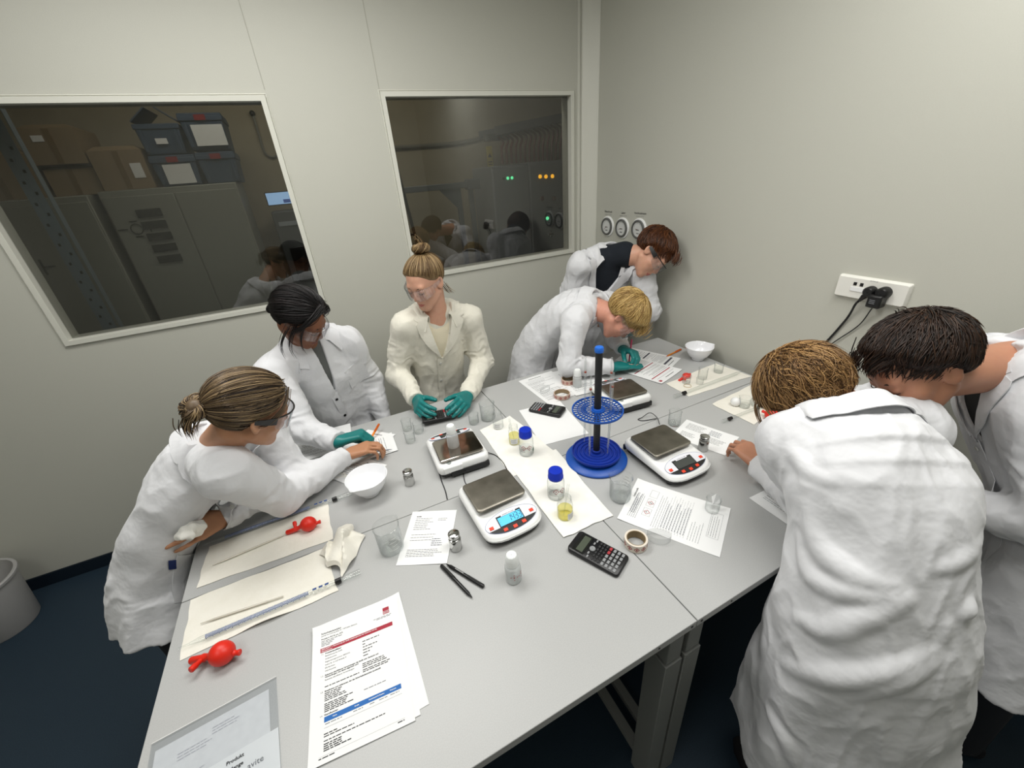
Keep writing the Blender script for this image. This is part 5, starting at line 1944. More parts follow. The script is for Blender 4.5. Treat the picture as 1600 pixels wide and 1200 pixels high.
# ---- the head, in its own axes (x to the person's right, y forward, z up), metres
def head_sdf(p, fem=0.0):
    d = ell(p, (0, -0.012, 0.035), (0.075, 0.094, 0.079))
    d = smin(d, ell(p, (0, 0.030, -0.030), (0.060, 0.058, 0.080)), 0.03)
    for s in (-1, 1):
        d = smin(d, rc(p, (s * 0.050, -0.005, -0.050), (s * 0.018, 0.058, -0.095), 0.020, 0.017), 0.025)
        d = smin(d, rc(p, (s * 0.048, 0.050, -0.022), (s * 0.036, 0.068, -0.028), 0.018, 0.014), 0.02)
    d = smin(d, rc(p, (-0.008, 0.068, -0.102), (0.008, 0.068, -0.102), 0.014, 0.014), 0.02)
    d = smin(d, rc(p, (-0.034, 0.074, 0.020), (0.034, 0.074, 0.020), 0.009, 0.009), 0.02)
    for s in (-1, 1):
        d = smax(d, -rc(p, (s * 0.030, 0.100, 0.002), (s * 0.036, 0.097, 0.002), 0.013, 0.013), 0.012)
        d = smin(d, ell(p, (s * 0.031, 0.0765, 0.002), (0.0145, 0.0125, 0.0105)), 0.004)
    d = smin(d, rc(p, (0, 0.082, 0.012), (0, 0.101, -0.028), 0.006, 0.0085), 0.010)
    d = smin(d, rc(p, (0, 0.098, -0.031), (0, 0.098, -0.031), 0.0095, 0.0095), 0.007)
    for s in (-1, 1):
        d = smin(d, rc(p, (s * 0.011, 0.088, -0.035), (s * 0.009, 0.092, -0.034), 0.006, 0.006), 0.006)
    d = smin(d, rc(p, (0, 0.078, -0.062), (0, 0.082, -0.058), 0.018, 0.014), 0.018)
    up = smin(rc(p, (-0.018, 0.080, -0.066), (0, 0.0905, -0.0625), 0.003, 0.0052), rc(p, (0, 0.0905, -0.0625), (0.018, 0.080, -0.066), 0.0052, 0.003), 0.004)
    low = smin(rc(p, (-0.016, 0.079, -0.070), (0, 0.088, -0.0735), 0.003, 0.006), rc(p, (0, 0.088, -0.0735), (0.016, 0.079, -0.070), 0.006, 0.003), 0.004)
    d = smin(d, up, 0.004)
    d = smin(d, low, 0.004)
    for s in (-1, 1):
        q = p - np.array([s * 0.0765, -0.010, -0.004])
        c, w = math.cos(0.25), math.sin(0.25)
        q = np.stack([q[:, 0] * s, q[:, 1] * c + q[:, 2] * w, -q[:, 1] * w + q[:, 2] * c], 1)
        q[:, 0] = q[:, 0] + q[:, 1] * 0.45
        e = ell(q, (0, 0, 0), (0.008, 0.0175, 0.032))
        e = smax(e, -ell(q, (0.009, 0.003, 0.004), (0.007, 0.010, 0.019)), 0.004)
        d = smin(d, e, 0.006)
    return d


def hand_prims(w, hd, pn, right, pose):
    """list of round cones for a hand: wrist point, finger direction, palm normal"""
    hd, pn = nrm(hd), np.array(pn, float)
    pn = nrm(pn - hd * (pn @ hd))
    sd = np.cross(hd, pn) * (1 if right else -1)
    X = lambda f, s_, n_=0.0: w + hd * f + sd * s_ + pn * n_
    pr = []
    B = [(0.084, 0.029), (0.088, 0.010), (0.084, -0.010), (0.074, -0.028)]
    for k, (f, s_) in enumerate(B):
        pr.append((X(0.004, s_ * 0.55), X(f - 0.004, s_), 0.0150, 0.0115, 0.012))
    Ls = [(0.041, 0.025, 0.020), (0.045, 0.029, 0.021), (0.042, 0.027, 0.020), (0.033, 0.020, 0.018)]
    R_ = [0.0090, 0.0092, 0.0086, 0.0076]
    cu = pose.get('curl', (0.35, 0.4, 0.3))
    ex = pose.get('extra', (0, 0, 0, 0))
    sp = pose.get('spread', 0.08)
    for k, (f, s_) in enumerate(B):
        a = 0.0
        p0 = X(f, s_, 0.001)
        lat = nrm(hd + sd * sp * (1.5 - k))
        r = R_[k]
        for j in range(3):
            a += cu[j] + ex[k] * (1, 0.8, 0.5)[j]
            dirv = lat * math.cos(a) + pn * math.sin(a)
            p1 = p0 + dirv * Ls[k][j]
            pr.append((p0, p1, r, r * 0.92, 0.003))
            r *= 0.92
            p0 = p1
    tc_ = pose.get('thumb', (0.75, 0.35))     # sideways share, towards palm
    d1 = nrm(hd * 0.75 + sd * tc_[0] + pn * tc_[1])
    p0 = X(0.020, 0.022, 0.004)
    p1 = p0 + d1 * 0.044
    d2 = nrm(d1 + hd * 0.35 + pn * tc_[1] * 0.4)
    p2 = p1 + d2 * 0.032
    d3 = nrm(d2 + hd * 0.25 + pn * tc_[1] * 0.5)
    pr += [(p0, p1, 0.0150, 0.0108, 0.012), (p1, p2, 0.0105, 0.0095, 0.004), (p2, p2 + d3 * 0.025, 0.0095, 0.0080, 0.004)]
    return pr


def hand_sdf(p, pr, w, grow=0.0, cuff=None):
    d = None
    for a, b, ra, rb, k in pr:
        e = rc(p, a, b, ra + grow, rb + grow)
        d = e if d is None else smin(d, e, k)
    if cuff is not None:
        d = smin(d, rc(p, cuff, w, 0.027 + grow, 0.026 + grow), 0.012)
    return d


def boxed(fn, lo, hi, pad=0.03):
    """evaluate fn only near its box"""
    lo, hi = np.asarray(lo) - pad, np.asarray(hi) + pad

    def f(p):
        q = np.maximum(np.maximum(lo - p, p - hi), 0)
        far = np.sqrt((q * q).sum(1))
        out = far + pad * 0.8
        m_ = far <= 0
        if m_.any():
            out[m_] = fn(p[m_])
        return out
    return f


def prim_box(pr, extra=()):
    pts = np.array([q for a, b, ra, rb, k in pr for q in (a, b)] + list(extra))
    return pts.min(0) - 0.02, pts.max(0) + 0.02


def skin_mat(name, col, lip):
    return [mat(name, col, 0.5, sss=0.12, noise=0.35, nscale=60, ncol=[c for c in lip_mix(col, lip)]), mat(name + '_lip', lip, 0.45)]


def lip_mix(c, l):
    a = [int(c[i:i + 2], 16) / 255 for i in (1, 3, 5)]
    b = [int(l[i:i + 2], 16) / 255 for i in (1, 3, 5)]
    return [x * 0.7 + y * 0.3 for x, y in zip(a, b)]


def fabric(name, col):
    if name in MATS:
        return MATS[name]
    m = mat(name, col, 0.8, bump=0.12, bscale=900, sheen=0.15, spec=0.2)
    nt = m.node_tree
    b = nt.nodes['Principled BSDF']
    old = b.inputs['Normal'].links[0].from_node
    tc_ = [n for n in nt.nodes if n.type == 'TEX_COORD'][0]
    n1 = nt.nodes.new('ShaderNodeTexNoise')          # soft creases in the cloth
    n1.inputs['Scale'].default_value = 13
    n1.inputs['Detail'].default_value = 3
    n1.inputs['Distortion'].default_value = 0.15
    nt.links.new(tc_.outputs['Object'], n1.inputs['Vector'])
    bp = nt.nodes.new('ShaderNodeBump')
    bp.inputs['Strength'].default_value = 0.55
    bp.inputs['Distance'].default_value = 0.014
    nt.links.new(n1.outputs[0], bp.inputs['Height'])
    nt.links.new(old.outputs[0], bp.inputs['Normal'])
    nt.links.new(bp.outputs[0], b.inputs['Normal'])
    return m


COATW = fabric('white_coat_cotton', '#d8d9dc')
COATC = fabric('cream_coat_cotton', '#dcd9cc')
GLOVE = mat('teal_nitrile', '#067472', 0.42, bump=0.08, bscale=300)
LENS = clear_mat('goggle_lens', (0.93, 0.93, 0.94), (0.55, 0.55, 0.57), 1.8, 0.04)
TROUSER = mat('dark_trousers', '#191c24', 0.8)
SHOE = mat('dark_shoes', '#15151a', 0.6)
BTN = mat('pale_button', '#c9c9c4', 0.4)


def hairline(y):
    return np.interp(y, [-0.12, -0.075, -0.035, -0.012, 0.012, 0.035, 0.060, 0.078, 0.10], [-0.075, -0.070, -0.045, 0.012, 0.020, 0.034, 0.066, 0.078, 0.086])


class Person:
    def __init__(s, d):
        s.d = d
        g = lambda k, v=None: d.get(k, v)
        s.pel, s.c7 = np.array(g('pel')), np.array(g('c7'))
        s.sR, s.sL = np.array(g('sR')), np.array(g('sL'))
        s.r = nrm(g('r') if g('r') is not None else s.sR - s.sL)
        s.up = nrm(s.c7 - s.pel)
        s.f = nrm(np.cross(s.up, s.r))
        s.r = nrm(np.cross(s.f, s.up))
        s.rh = nrm([s.r[0], s.r[1], 0])
        s.fh = np.cross([0, 0, 1.0], s.rh)
        s.Hc = np.array(g('Hc'))
        s.hf = nrm(g('hf'))
        u = np.array(g('hu'), float)
        s.hu = nrm(u - s.hf * (u @ s.hf))
        s.hr = np.cross(s.hf, s.hu)
        s.HM = np.stack([s.hr, s.hf, s.hu])           # rows: local axes
        s.hs = g('hs', 1.0)
        s.root = thing('person', g('label'), 'person', (s.pel[0], s.pel[1], 0), 0)
        s.off = np.array([s.pel[0], s.pel[1], 0.0])
        s.w = g('w', 1.0)
        s.build()

    def H2W(s, q):
        return s.Hc + (np.asarray(q) * s.hs) @ s.HM

    def W2H(s, p):
        return ((p - s.Hc) @ s.HM.T) / s.hs

    def put(s, o):
        """meshes are made in world coordinates; hang them under the person"""
        o.parent = s.root
        o.location = [-float(c) for c in s.off]
        return o

    def sub(s, o, parent):
        o.parent = parent
        return o

    def torso(s, grow=0.0, hem=None):
        w, up, pel, c7 = s.w, s.up, s.pel, s.c7
        L = np.linalg.norm(c7 - pel)
        bow = s.d.get('bow', 0.0)
        at = lambda t: pel + (c7 - pel) * t - s.f * bow * math.sin(PI * t)
        bk = s.d.get('bulk', 1.0)
        sh = float(np.linalg.norm(s.sR - s.sL)) / 2
        mid_s = (s.sR + s.sL) / 2
        cen = lambda t, k: at(t) * (1 - k) + (mid_s + (at(t) - at(0.9))) * k
        st = [(c7 + up * 0.015 + s.f * 0.012, s.r, s.f, 0.066 + grow, 0.062 + grow),
              (c7 - up * 0.035 + s.f * 0.014, s.r, s.f, 0.105 + grow, 0.082 + grow),
              (at(0.86) + s.f * 0.008, s.r, s.f, sh * 0.86 + grow, 0.100 * w + grow),
              (at(0.68) + s.f * 0.010, s.r, s.f, 0.165 * w + grow, 0.118 * w * bk + grow),
              (at(0.42) + s.f * 0.010, s.r, s.f, 0.152 * w + grow, 0.112 * w * bk + grow),
              (at(0.15), s.r, s.f * 0.6 + s.fh * 0.4, 0.160 * w + grow, 0.118 * w * bk + grow),
              (pel - s.fh * 0.01 - np.array([0, 0, 0.05]), s.rh, s.fh, 0.176 * w + grow, 0.128 * w * bk + grow)]
        if hem:
            hz, ha, hb, hdx = hem
            e = np.array([hdx[0], hdx[1], 0])
            z0 = pel[2] - 0.05
            for t in (0.5, 1.0):
                c = pel * np.array([1, 1, 0]) + e * t + np.array([0, 0, z0 + (hz - z0) * t])
                st.append((c, s.rh, s.fh, (0.176 * w + grow) * (1 - t) + ha * t, (0.128 * w * bk + grow) * (1 - t) + hb * t))
        else:
            st.append((pel - np.array([0, 0, 0.10]), s.rh, s.fh, 0.15 * w, 0.11 * w))
        return Loft(st, n=26)

    def arms(s):
        d = s.d
        return [(s.sR, np.array(d['eR']), np.array(d['wR']), True), (s.sL, np.array(d['eL']), np.array(d['wL']), False)]

    def build(s):
        d = s.d
        h = d.get('h', 0.0055)
        skin = d['skin']
        hands = []
        for side, right in (('R', True), ('L', False)):
            hp = d.get('hand' + side)
            w = np.array(d['w' + side])
            e = np.array(d['e' + side])
            if hp is None:
                hp = dict(dir=w - e, pn=(0, 0, -1))
            hp = dict(hp)
            hp['dir'] = nrm(hp['dir'])
            for it in range(40):                 # rest the hand on the table, not in it
                pr = hand_prims(w + nrm(hp['dir']) * 0.012, hp['dir'], hp['pn'], right, hp)
                low = [q[2] - r_ for a, b, ra, rb, k in pr for q, r_ in ((a, ra), (b, rb))
                       if TX[0] - 0.02 < q[0] < TX[2] and TY[0] - 0.02 < q[1] < TY[2] + 0.02 and q[2] > 0.80]
                if not low or min(low) > TZ + 0.003:
                    break
                if hp['dir'][2] < 0.12:
                    hp['dir'] = nrm(hp['dir'] + np.array([0, 0, 0.05]))
                elif it % 2 and hp.get('curl', (0, 0, 0))[0] < 0.9:
                    hp['curl'] = tuple(0.9 * c for c in hp.get('curl', (0.35, 0.4, 0.3)))
                    hp['thumb'] = (hp.get('thumb', (0.75, 0.35))[0], hp.get('thumb', (0.75, 0.35))[1] * 0.85)
                else:
                    w = w + np.array([0, 0, 0.003])
                    s.d['w' + side] = w
            hands.append((pr, w, e, right, hp))
        # ---------------- body: one continuous skin
        tor = s.torso(-0.022)
        hd_r = 0.16 * s.hs
        hbox = (s.Hc - hd_r, s.Hc + hd_r)
        head_f = boxed(lambda p: head_sdf(s.W2H(p)) * s.hs, *hbox)
        nb = s.H2W((0, -0.028, -0.055))
        hand_fs = [boxed(lambda p, pr=pr, w=w: hand_sdf(p, pr, w), *prim_box(pr, [w])) for pr, w, e, right, hp in hands]
        legs = []
        ank = d.get('feet')
        for k, sg in enumerate((1, -1)):
            hip = s.pel + s.rh * sg * 0.085 - np.array([0, 0, 0.04])
            fo = np.array([ank[k][0], ank[k][1], 0.085])
            kn = (hip + fo) / 2 + s.fh * 0.03 + np.array([0, 0, 0.02])
            legs.append((hip, kn, fo))

        def body(p):
            q = tor.ev(p)
            for a, e, w, right in s.arms():
                q = smin(q, rc(p, a, e, 0.046, 0.040), 0.04)
                q = smin(q, rc(p, e, w, 0.040, 0.0255), 0.02)
            for hip, kn, fo in legs:
                q = smin(q, rc(p, hip, kn, 0.072 * d.get('leg_r', 1.0), 0.050), 0.04)
                q = smin(q, rc(p, kn, fo, 0.048, 0.034), 0.03)
                q = smin(q, rc(p, fo - np.array([0, 0, 0.045]), fo + s.fh * 0.11 - np.array([0, 0, 0.062]), 0.028, 0.016), 0.015)
            q = smin(q, rc(p, s.c7 + s.f * 0.015 - s.up * 0.03, nb, 0.060 * s.hs, 0.053 * s.hs), 0.03)
            q = smin(q, head_f(p), 0.012)
            for hf_ in hand_fs:
                q = smin(q, hf_(p), 0.008)
            return q
        pts = [s.Hc - 0.15, s.Hc + 0.15, s.pel, s.c7, s.sR, s.sL] + [x for a in s.arms() for x in a[:3]]
        pts += [q for pr, *_ in hands for a, b, *_ in pr for q in (a, b)]
        pts += [np.array([l[2][0], l[2][1], 0.0]) + s.fh * 0.16 for l in legs] + [l[2] for l in legs]
        pts = np.array(pts)
        lo, hi = pts.min(0) - 0.13, pts.max(0) + 0.13
        lo[2] = max(lo[2], -0.012)

        def lips(c):
            q = s.W2H(c)
            m_ = (np.abs(q[:, 0]) < 0.0205 - 0.0 * q[:, 0]) & (q[:, 2] < -0.0585) & (q[:, 2] > -0.0795) & (q[:, 1] > 0.0795) & (np.abs(q[:, 2] + 0.068) < 0.0105 * (1.25 - np.abs(q[:, 0]) / 0.021))
            return m_.astype(int)
        s.body = s.put(sdf_mesh(body, lo, hi, d.get('hb', 0.005), 'body', skin, None, lips))
        # ---------------- lab coat
        tor_c = s.torso(0.004, d.get('hem', (0.50, 0.24, 0.17, (0, 0))))
        ease = d.get('sleeve', 1.0)
        seed = d.get('seed', 1)
        folds = d.get('folds', [])
        nk = (s.c7 + s.f * 0.025 - s.up * 0.01, s.c7 + s.up * 0.10 + s.f * 0.06)
        vlen, vw = d.get('vneck', (0.20, 0.055))

        def coat0(p):
            q, S_, phi, v = tor_c.ev(p, True)
            qt = q
            for sg, j in ((1, s.sR), (-1, s.sL)):
                q = smin(q, rc(p, s.c7 - s.up * 0.02 + s.r * sg * 0.05, j, 0.060, 0.062 * ease), 0.04)
            for a, e, w, right in s.arms():
                ax = nrm(w - e)
                t0 = rc(p, a, e, 0.068 * ease, 0.056 * ease)
                t1 = rc(p, e, w - ax * 0.006, 0.056 * ease, 0.040)
                q = smin(q, t0, 0.035)
                q = smin(q, t1, 0.022)
            return q, S_, phi, v, qt

        def coat_base(p):
            return coat0(p)[0]
        # folds drawn as soft ridges on the cloth
        ridges = []
        for path, rr, lift in folds:
            pts_ = [s.trace(coat_base, q) if len(q) == 2 else np.array(q) for q in path]
            pts_ = [q for q in pts_ if q is not None]
            if len(pts_) > 1:
                gr = [s.grad(coat_base, q[None])[0] for q in pts_]
                P3 = [q + n_ * (lift - rr) for q, n_ in zip(pts_, gr)]
                P3 = smooth_path(P3, 4)
                for i in range(len(P3) - 1):
                    t = i / (len(P3) - 1)
                    t2 = (i + 1) / (len(P3) - 1)
                    e = lambda x: rr * (0.35 + 0.65 * math.sin(PI * min(max(x, 0.04), 0.96)))
                    ridges.append((P3[i], P3[i + 1], e(t), e(t2)))
        Lt = tor_c.S[-1]
        amp = d.get('wr', 1.0)

        def coat(p):
            q, S_, phi, v, qt = coat0(p)
            near = np.abs(q) < 0.05
            if near.any():
                pp = p[near]
                dq = np.zeros(len(pp))
                a1 = wav(pp, seed, 0.16)
                dq += 0.0045 * a1
                a2 = wav(pp * np.array([1, 1, 0.55]), seed + 3, 0.085)
                dq += 0.0042 * (1 - np.abs(a2)) ** 2
                # vertical folds of the skirt
                tt = np.clip((S_[near] / Lt - 0.55) / 0.45, 0, 1)
                dq += tt * 0.010 * np.sin(7 * phi[near] + 1.5 * np.sin(5 * S_[near] + seed) + seed) * (0.6 + 0.4 * np.sin(2.3 * phi[near] + seed))
                # rings of cloth around the bent elbows and above the cuffs
                for a, e, w, right in s.arms():
                    for c_, ax, ln in ((e, nrm(w - a), 0.10), (w - nrm(w - e) * 0.05, nrm(w - e), 0.07), (a * 0.4 + e * 0.6, nrm(e - a), 0.08)):
                        rel = pp - c_
                        tq = rel @ ax
                        rr = np.sqrt(np.maximum((rel * rel).sum(1) - tq * tq, 0))
                        env = np.exp(-(tq / ln) ** 2) * (rr < 0.085)
                        wob = wav(pp, seed + 9, 0.11, 4)
                        dq += 0.0030 * env * np.sin(2 * PI * tq / 0.050 + 3.4 * wob) * (0.55 + 0.6 * wob)
                q[near] -= amp * dq
            for a, b, ra, rb in ridges:
                bb = np.abs(p - (a + b) / 2).max(1) < 0.10
                if bb.any():
                    q[bb] = smin(q[bb], rc(p[bb], a, b, ra, rb), d.get('fold_k', 0.020))
            # open neck
            rel = p - s.c7
            x, y, z = rel @ s.r, rel @ s.f, rel @ s.up
            wv = np.clip((z + vlen) / vlen, 0, 1.6)
            wid = vw * wv ** 0.9
            vc = np.maximum(np.abs(x - d.get('vx', 0.0) * (1 - wv)) - wid, -(y - 0.02))
            vc = np.maximum(np.maximum(vc, -(z + vlen)), qt - 0.03)
            cut = np.maximum(vc, -(coat0b(q) + 0.022))
            q = np.maximum(q, -cut)
            q = smax(q, -rc(p, nk[0], nk[1], 0.040, 0.050), 0.008)
            # sleeves end in a clean cuff
            for a, e, w, right in s.arms():
                ax = nrm(w - e)
                t = (p - w) @ ax
                nearw = np.linalg.norm(p - w, axis=1) < 0.075
                q = np.where(nearw, np.maximum(q, t - 0.004), q)
            return q

        def coat0b(q):
            return q
        pts2 = np.concatenate([np.array([s.pel, s.c7, s.sR, s.sL]), np.array([x for a in s.arms() for x in a[:3]]), tor_c.C])
        lo2, hi2 = pts2.min(0) - 0.26, pts2.max(0) + 0.26
        lo2[2] = d.get('hem', (0.5,))[0] - 0.05
        s.coat = s.put(sdf_mesh(coat, lo2, hi2, h, 'lab_coat', d.get('coat', COATW)))
        s.coat_fn, s.coat_base = coat, coat_base
        # shirt under the open coat
        sh = s.torso(-0.006)

        def shirt(p):
            q = sh.ev(p)
            q = smin(q, rc(p, s.c7 - s.up * 0.03, s.c7 + (nb - s.c7) * d.get('shirt_up', 0.12) + s.f * 0.008, d.get('shirt_b', 0.052), d.get('shirt_r', 0.060)), 0.02)
            for sg, j in ((1, s.sR), (-1, s.sL)):
                q = smin(q, rc(p, s.c7 - s.up * 0.02 + s.r * sg * 0.05, j * 0.8 + s.c7 * 0.2, 0.054, 0.050), 0.03)
            rel = p - s.c7
            q = np.maximum(q, -(rel @ s.up + 0.34))
            if d.get('front_only'):
                q = np.maximum(q, d.get('front_only') - rel @ s.f)
            if 'scoop' in d:
                q = smax(q, -rc(p, s.c7 + s.up * 0.03 + s.f * 0.14, s.c7 + s.up * 0.1 + s.f * 0.05, d['scoop'], d['scoop']), 0.01)
            return q
        s.put(sdf_mesh(shirt, s.c7 - 0.30, s.c7 + 0.25, 0.007, d.get('shirt_name', 'shirt'), d['shirt']))
        # ---------------- gloves
        for (pr, w, e, right, hp) in hands:
            if hp.get('glove'):
                cuff = w + nrm(e - w) * 0.03
                lo3, hi3 = prim_box(pr, [w, cuff])
                s.put(sdf_mesh(lambda p: hand_sdf(p, pr, w, 0.0018, cuff), lo3 - 0.02, hi3 + 0.02, 0.0036, 'glove', GLOVE))
            elif hp.get('nails', True):
                pass
        # ---------------- trousers and shoes
        tm = MB()
        for hip, kn, fo in legs:
            tm = MB()
            tm.tube(smooth_path([hip, (hip + kn) / 2, kn, (kn + fo) / 2, fo + np.array([0, 0, -0.02])], 4), [(0.088 - 0.0012 * i * 1.5) * d.get('leg_r', 1.0) for i in range(17)], 16)
            s.put(tm.build('trouser_leg', d.get('trousers', TROUSER)))
            sm_ = MB()
            sec = []
            for t, hw, ht in ((-0.075, 0.022, 0.05), (-0.06, 0.034, 0.085), (0.0, 0.040, 0.09), (0.07, 0.046, 0.062), (0.14, 0.044, 0.045), (0.18, 0.024, 0.03)):
                c = np.array([fo[0], fo[1], 0.0]) + s.fh * t
                sec.append([tuple(c + s.rh * hw * math.cos(a) + np.array([0, 0, max(0.002, ht * 0.5 + ht * 0.55 * math.sin(a))])) for a in [2 * PI * k / 14 for k in range(14)]])
            sm_.loft(sec)
            s.put(sm_.build('shoe', d.get('shoes', SHOE)))
        s.collar()
        s.hair()
        s.face()
        if 'goggles' in d:
            s.goggles(d['goggles'])

    # ---- helpers on the coat surface
    def grad(s, fn, p, e=0.003):
        g = np.stack([fn(p + np.eye(3)[i] * e) - fn(p - np.eye(3)[i] * e) for i in range(3)], 1)
        return g / (np.linalg.norm(g, axis=1, keepdims=True) + 1e-9)

    def trace(s, fn, px):
        dr = nrm(ray(*px))
        t = 0.35
        for _ in range(90):
            dd = fn((CAM + dr * t)[None])[0]
            if dd < 0.001:
                return CAM + dr * t
            t += max(dd * 0.7, 0.0008)
            if t > 4:
                return None
        return None

    def drape(s, pts, off, it=6, push=False):
        """move a grid of points onto the coat surface"""
        a = np.array(pts, float)
        sh = a.shape
        q = a.reshape(-1, 3)
        for _ in range(it):
            dd = s.coat_base(q)
            g = s.grad(s.coat_base, q)
            step = dd - off
            if push:
                step = np.minimum(step, 0)
            q = q - g * np.clip(step, -0.03, 0.03)[:, None]
        return q.reshape(sh)

    def T2W(s, x, y, z):
        return s.c7 + s.r * x + s.f * y + s.up * z

    def collar(s):
        d = s.d
        cm = d.get('coat', COATW)
        vlen, vw = d.get('vneck', (0.20, 0.055))
        if d.get('collar', True):
            a_max = d.get('collar_ang', 2.35)
            nbk = s.H2W((0, -0.028, -0.055))
            cz = nrm(s.up * 0.72 + nrm(nbk - s.c7) * 0.28)
            cf = nrm(np.cross(cz, s.r))
            CW = lambda x, y, z: s.c7 + s.r * x + cf * y + cz * z
            rows = []
            N = 40
            for prof in range(9):
                row = []
                for i in range(N + 1):
                    a = -a_max + 2 * a_max * i / N
                    k = abs(a) / a_max
                    # stand, fold and fall of the collar
                    stand = 0.036 * (1 - 0.35 * k)
                    fall = (0.052 + 0.014 * k ** 3)
                    t = prof / 8
                    if t < 0.35:
                        q = t / 0.35
                        rad, z = 0.064 + 0.002 * q, -0.012 + (stand + 0.012) * q
                    elif t < 0.5:
                        q = (t - 0.35) / 0.15
                        rad, z = 0.066 + 0.010 * q, stand + 0.003 * math.sin(PI * q) - 0.001 * q
                    else:
                        q = (t - 0.5) / 0.5
                        rad, z = 0.076 + 0.030 * q, stand - 0.001 - fall * q
                    rx, ry = rad * 1.05, rad * 1.06
                    fz = -0.018 * k ** 2
                    row.append(CW(rx * math.sin(a), -ry * math.cos(a) + 0.012 + 0.020 * k ** 2, z + fz))
                rows.append(row)
            a = np.array(rows)
            a[5:] = s.drape(a[5:], 0.006, 5, True)
            o = MB().grid([list(map(tuple, r_)) for r_ in a], 0.0026).build('collar', cm, None, smooth=60)
            o.parent = s.coat
        if d.get('lapel', True):
            for sg in (-1, 1):
                rows = []
                for j in range(15):
                    t = j / 14
                    z = 0.005 - (vlen - 0.0) * t
                    wv = np.clip((z + vlen) / vlen, 0, 1.6)
                    x0 = vw * wv ** 0.9 + 0.002
                    wid = 0.062 * math.sin(PI * min(1, 0.28 + 0.72 * t)) ** 0.8 + 0.004
                    if 0.10 < t < 0.20:
                        wid *= 0.72
                    row = []
                    for i in range(6):
                        q = i / 5
                        x = x0 + wid * q
                        row.append(s.T2W(sg * x + d.get('vx', 0.0) * (1 - min(1, wv)), 0.12 - 0.15 * abs(x), z + 0.018 * q))
                    rows.append(row)
                a = s.drape(np.array(rows), 0.008, 8)
                if sg > 0:
                    a = a[:, ::-1]
                o = MB().grid([list(map(tuple, r_)) for r_ in a], 0.0026).build('lapel', cm, None, smooth=60)
                o.parent = s.coat
        # front placket with buttons
        if d.get('placket', True):
            L_ = d.get('placket_len', 0.42)
            vx = d.get('vx', 0.0)
            rows = []
            for j in range(24):
                z = -vlen + 0.01 - L_ * j / 23
                rows.append([s.T2W(vx + x, 0.14, z) for x in (-0.004, 0.012, 0.030)])
            a = s.drape(np.array(rows), 0.0045, 8)
            o = MB().grid([list(map(tuple, r_)) for r_ in a], 0.0020).build('front_placket', cm, None, smooth=60)
            o.parent = s.coat
            for j in range(d.get('buttons', 3)):
                p = s.drape(np.array([[s.T2W(vx + 0.013, 0.14, -vlen - 0.02 - 0.11 * j)]]), 0.0075, 8)[0, 0]
                n_ = s.grad(s.coat_base, p[None])[0]
                b = MB().lathe([(0.001, 0), (0.0065, 0), (0.007, 0.0012), (0.0055, 0.0026), (0.001, 0.0022)], 16).build('button', d.get('btn', BTN), s.coat)
                b.location = [float(c) for c in p]
                b.rotation_euler = Vector([float(c) for c in n_]).to_track_quat('Z', 'Y').to_euler()
        def sewn(quad, name, m, off, thick, n=(6, 8)):
            q = [s.trace(s.coat_base, p) for p in quad]
            if any(x is None for x in q):
                return
            rows = [[(q[0] * (1 - u) + q[1] * u) * (1 - v) + (q[3] * (1 - u) + q[2] * u) * v for u in np.linspace(0, 1, n[0] + 1)] for v in np.linspace(0, 1, n[1] + 1)]
            a = s.drape(np.array(rows), off, 8)
            a = a[::-1]
            o = MB().grid([list(map(tuple, r_)) for r_ in a], thick).build(name, m, None, smooth=60)
            o.parent = s.coat
        for quad in d.get('pocket_on', []):
            sewn(quad, 'pocket', cm, 0.0065, 0.003)
        if 'tag_on' in d:
            sewn(d['tag_on'], 'blue_label', mat('navy_label', '#1d2f66', 0.7), 0.0085, 0.0015, (2, 2))
        for pk in d.get('pockets', []):
            px, pz, pw, ph = pk[:4]
            rows = [[s.T2W(px + pw * (i / 6 - 0.5), pk[4] if len(pk) > 4 else 0.15, pz - ph * j / 8) for i in range(7)] for j in range(9)]
            a = s.drape(np.array(rows), 0.005, 8)
            o = MB().grid([list(map(tuple, r_)) for r_ in a], 0.0022).build('pocket', cm, None, smooth=60)
            o.parent = s.coat

    # ---- hair
    def hair(s):
        d = s.d
        H = d['hair']
        r = np.random.default_rng(H.get('seed', 5))
        th = H.get('thick', 0.012)
        Cc, Rr = np.array([0, -0.014, 0.034]), np.array([0.077, 0.097, 0.081])
        RR = Rr + th
        hl = H.get('line', 0.0)
        mess = H.get('mess', 1.0)
        mats = [mat(H['name'], H['col'][0], 0.45, spec=0.4), mat(H['name'] + '_light', H['col'][1], 0.42, spec=0.4), mat(H['name'] + '_dark', H['col'][2], 0.5, spec=0.3)]
        kind = H['kind']
        bun = np.array(H.get('bun', (0, -0.12, 0.02)))

        tw = H.get('taper', 0.035)

        def loc_r(q):
            tp = min(1.0, max(0.0, (float(hairline(q[1])) * -1 - hl + q[2]) / tw))
            return Rr + th * tp * (2 - tp)

        def cap(p):
            q = s.W2H(p)
            m_ = hairline(q[:, 1]) + hl - q[:, 2]
            tp = np.clip(-m_ / tw, 0, 1)
            e = ell(q, Cc, Rr) - (th - 0.002) * (tp * (2 - tp))
            e = smax(e, m_, 0.004)
            e = e - 0.0014 * wav(q, 4, 0.03, 5) * tp
            if kind == 'bun':
                e = smin(e, np.linalg.norm(q - bun, axis=1) - H.get('bun_r', 0.028) * 0.70, 0.008)
            return e * s.hs
        ext = 0.20 * s.hs
        base = sdf_mesh(cap, s.Hc - ext, s.Hc + ext, 0.0045, 'hair', mats, None, None)
        # strands
        ns = H.get('n', 1300)
        crown = np.array(H.get('crown', (0.01, -0.065, 0.098)))
        bias = np.array(H.get('bias', (0, 0.2, -0.4)))
        Ln = H.get('len', 0.06)
        V_, F_, M_ = [], [], []
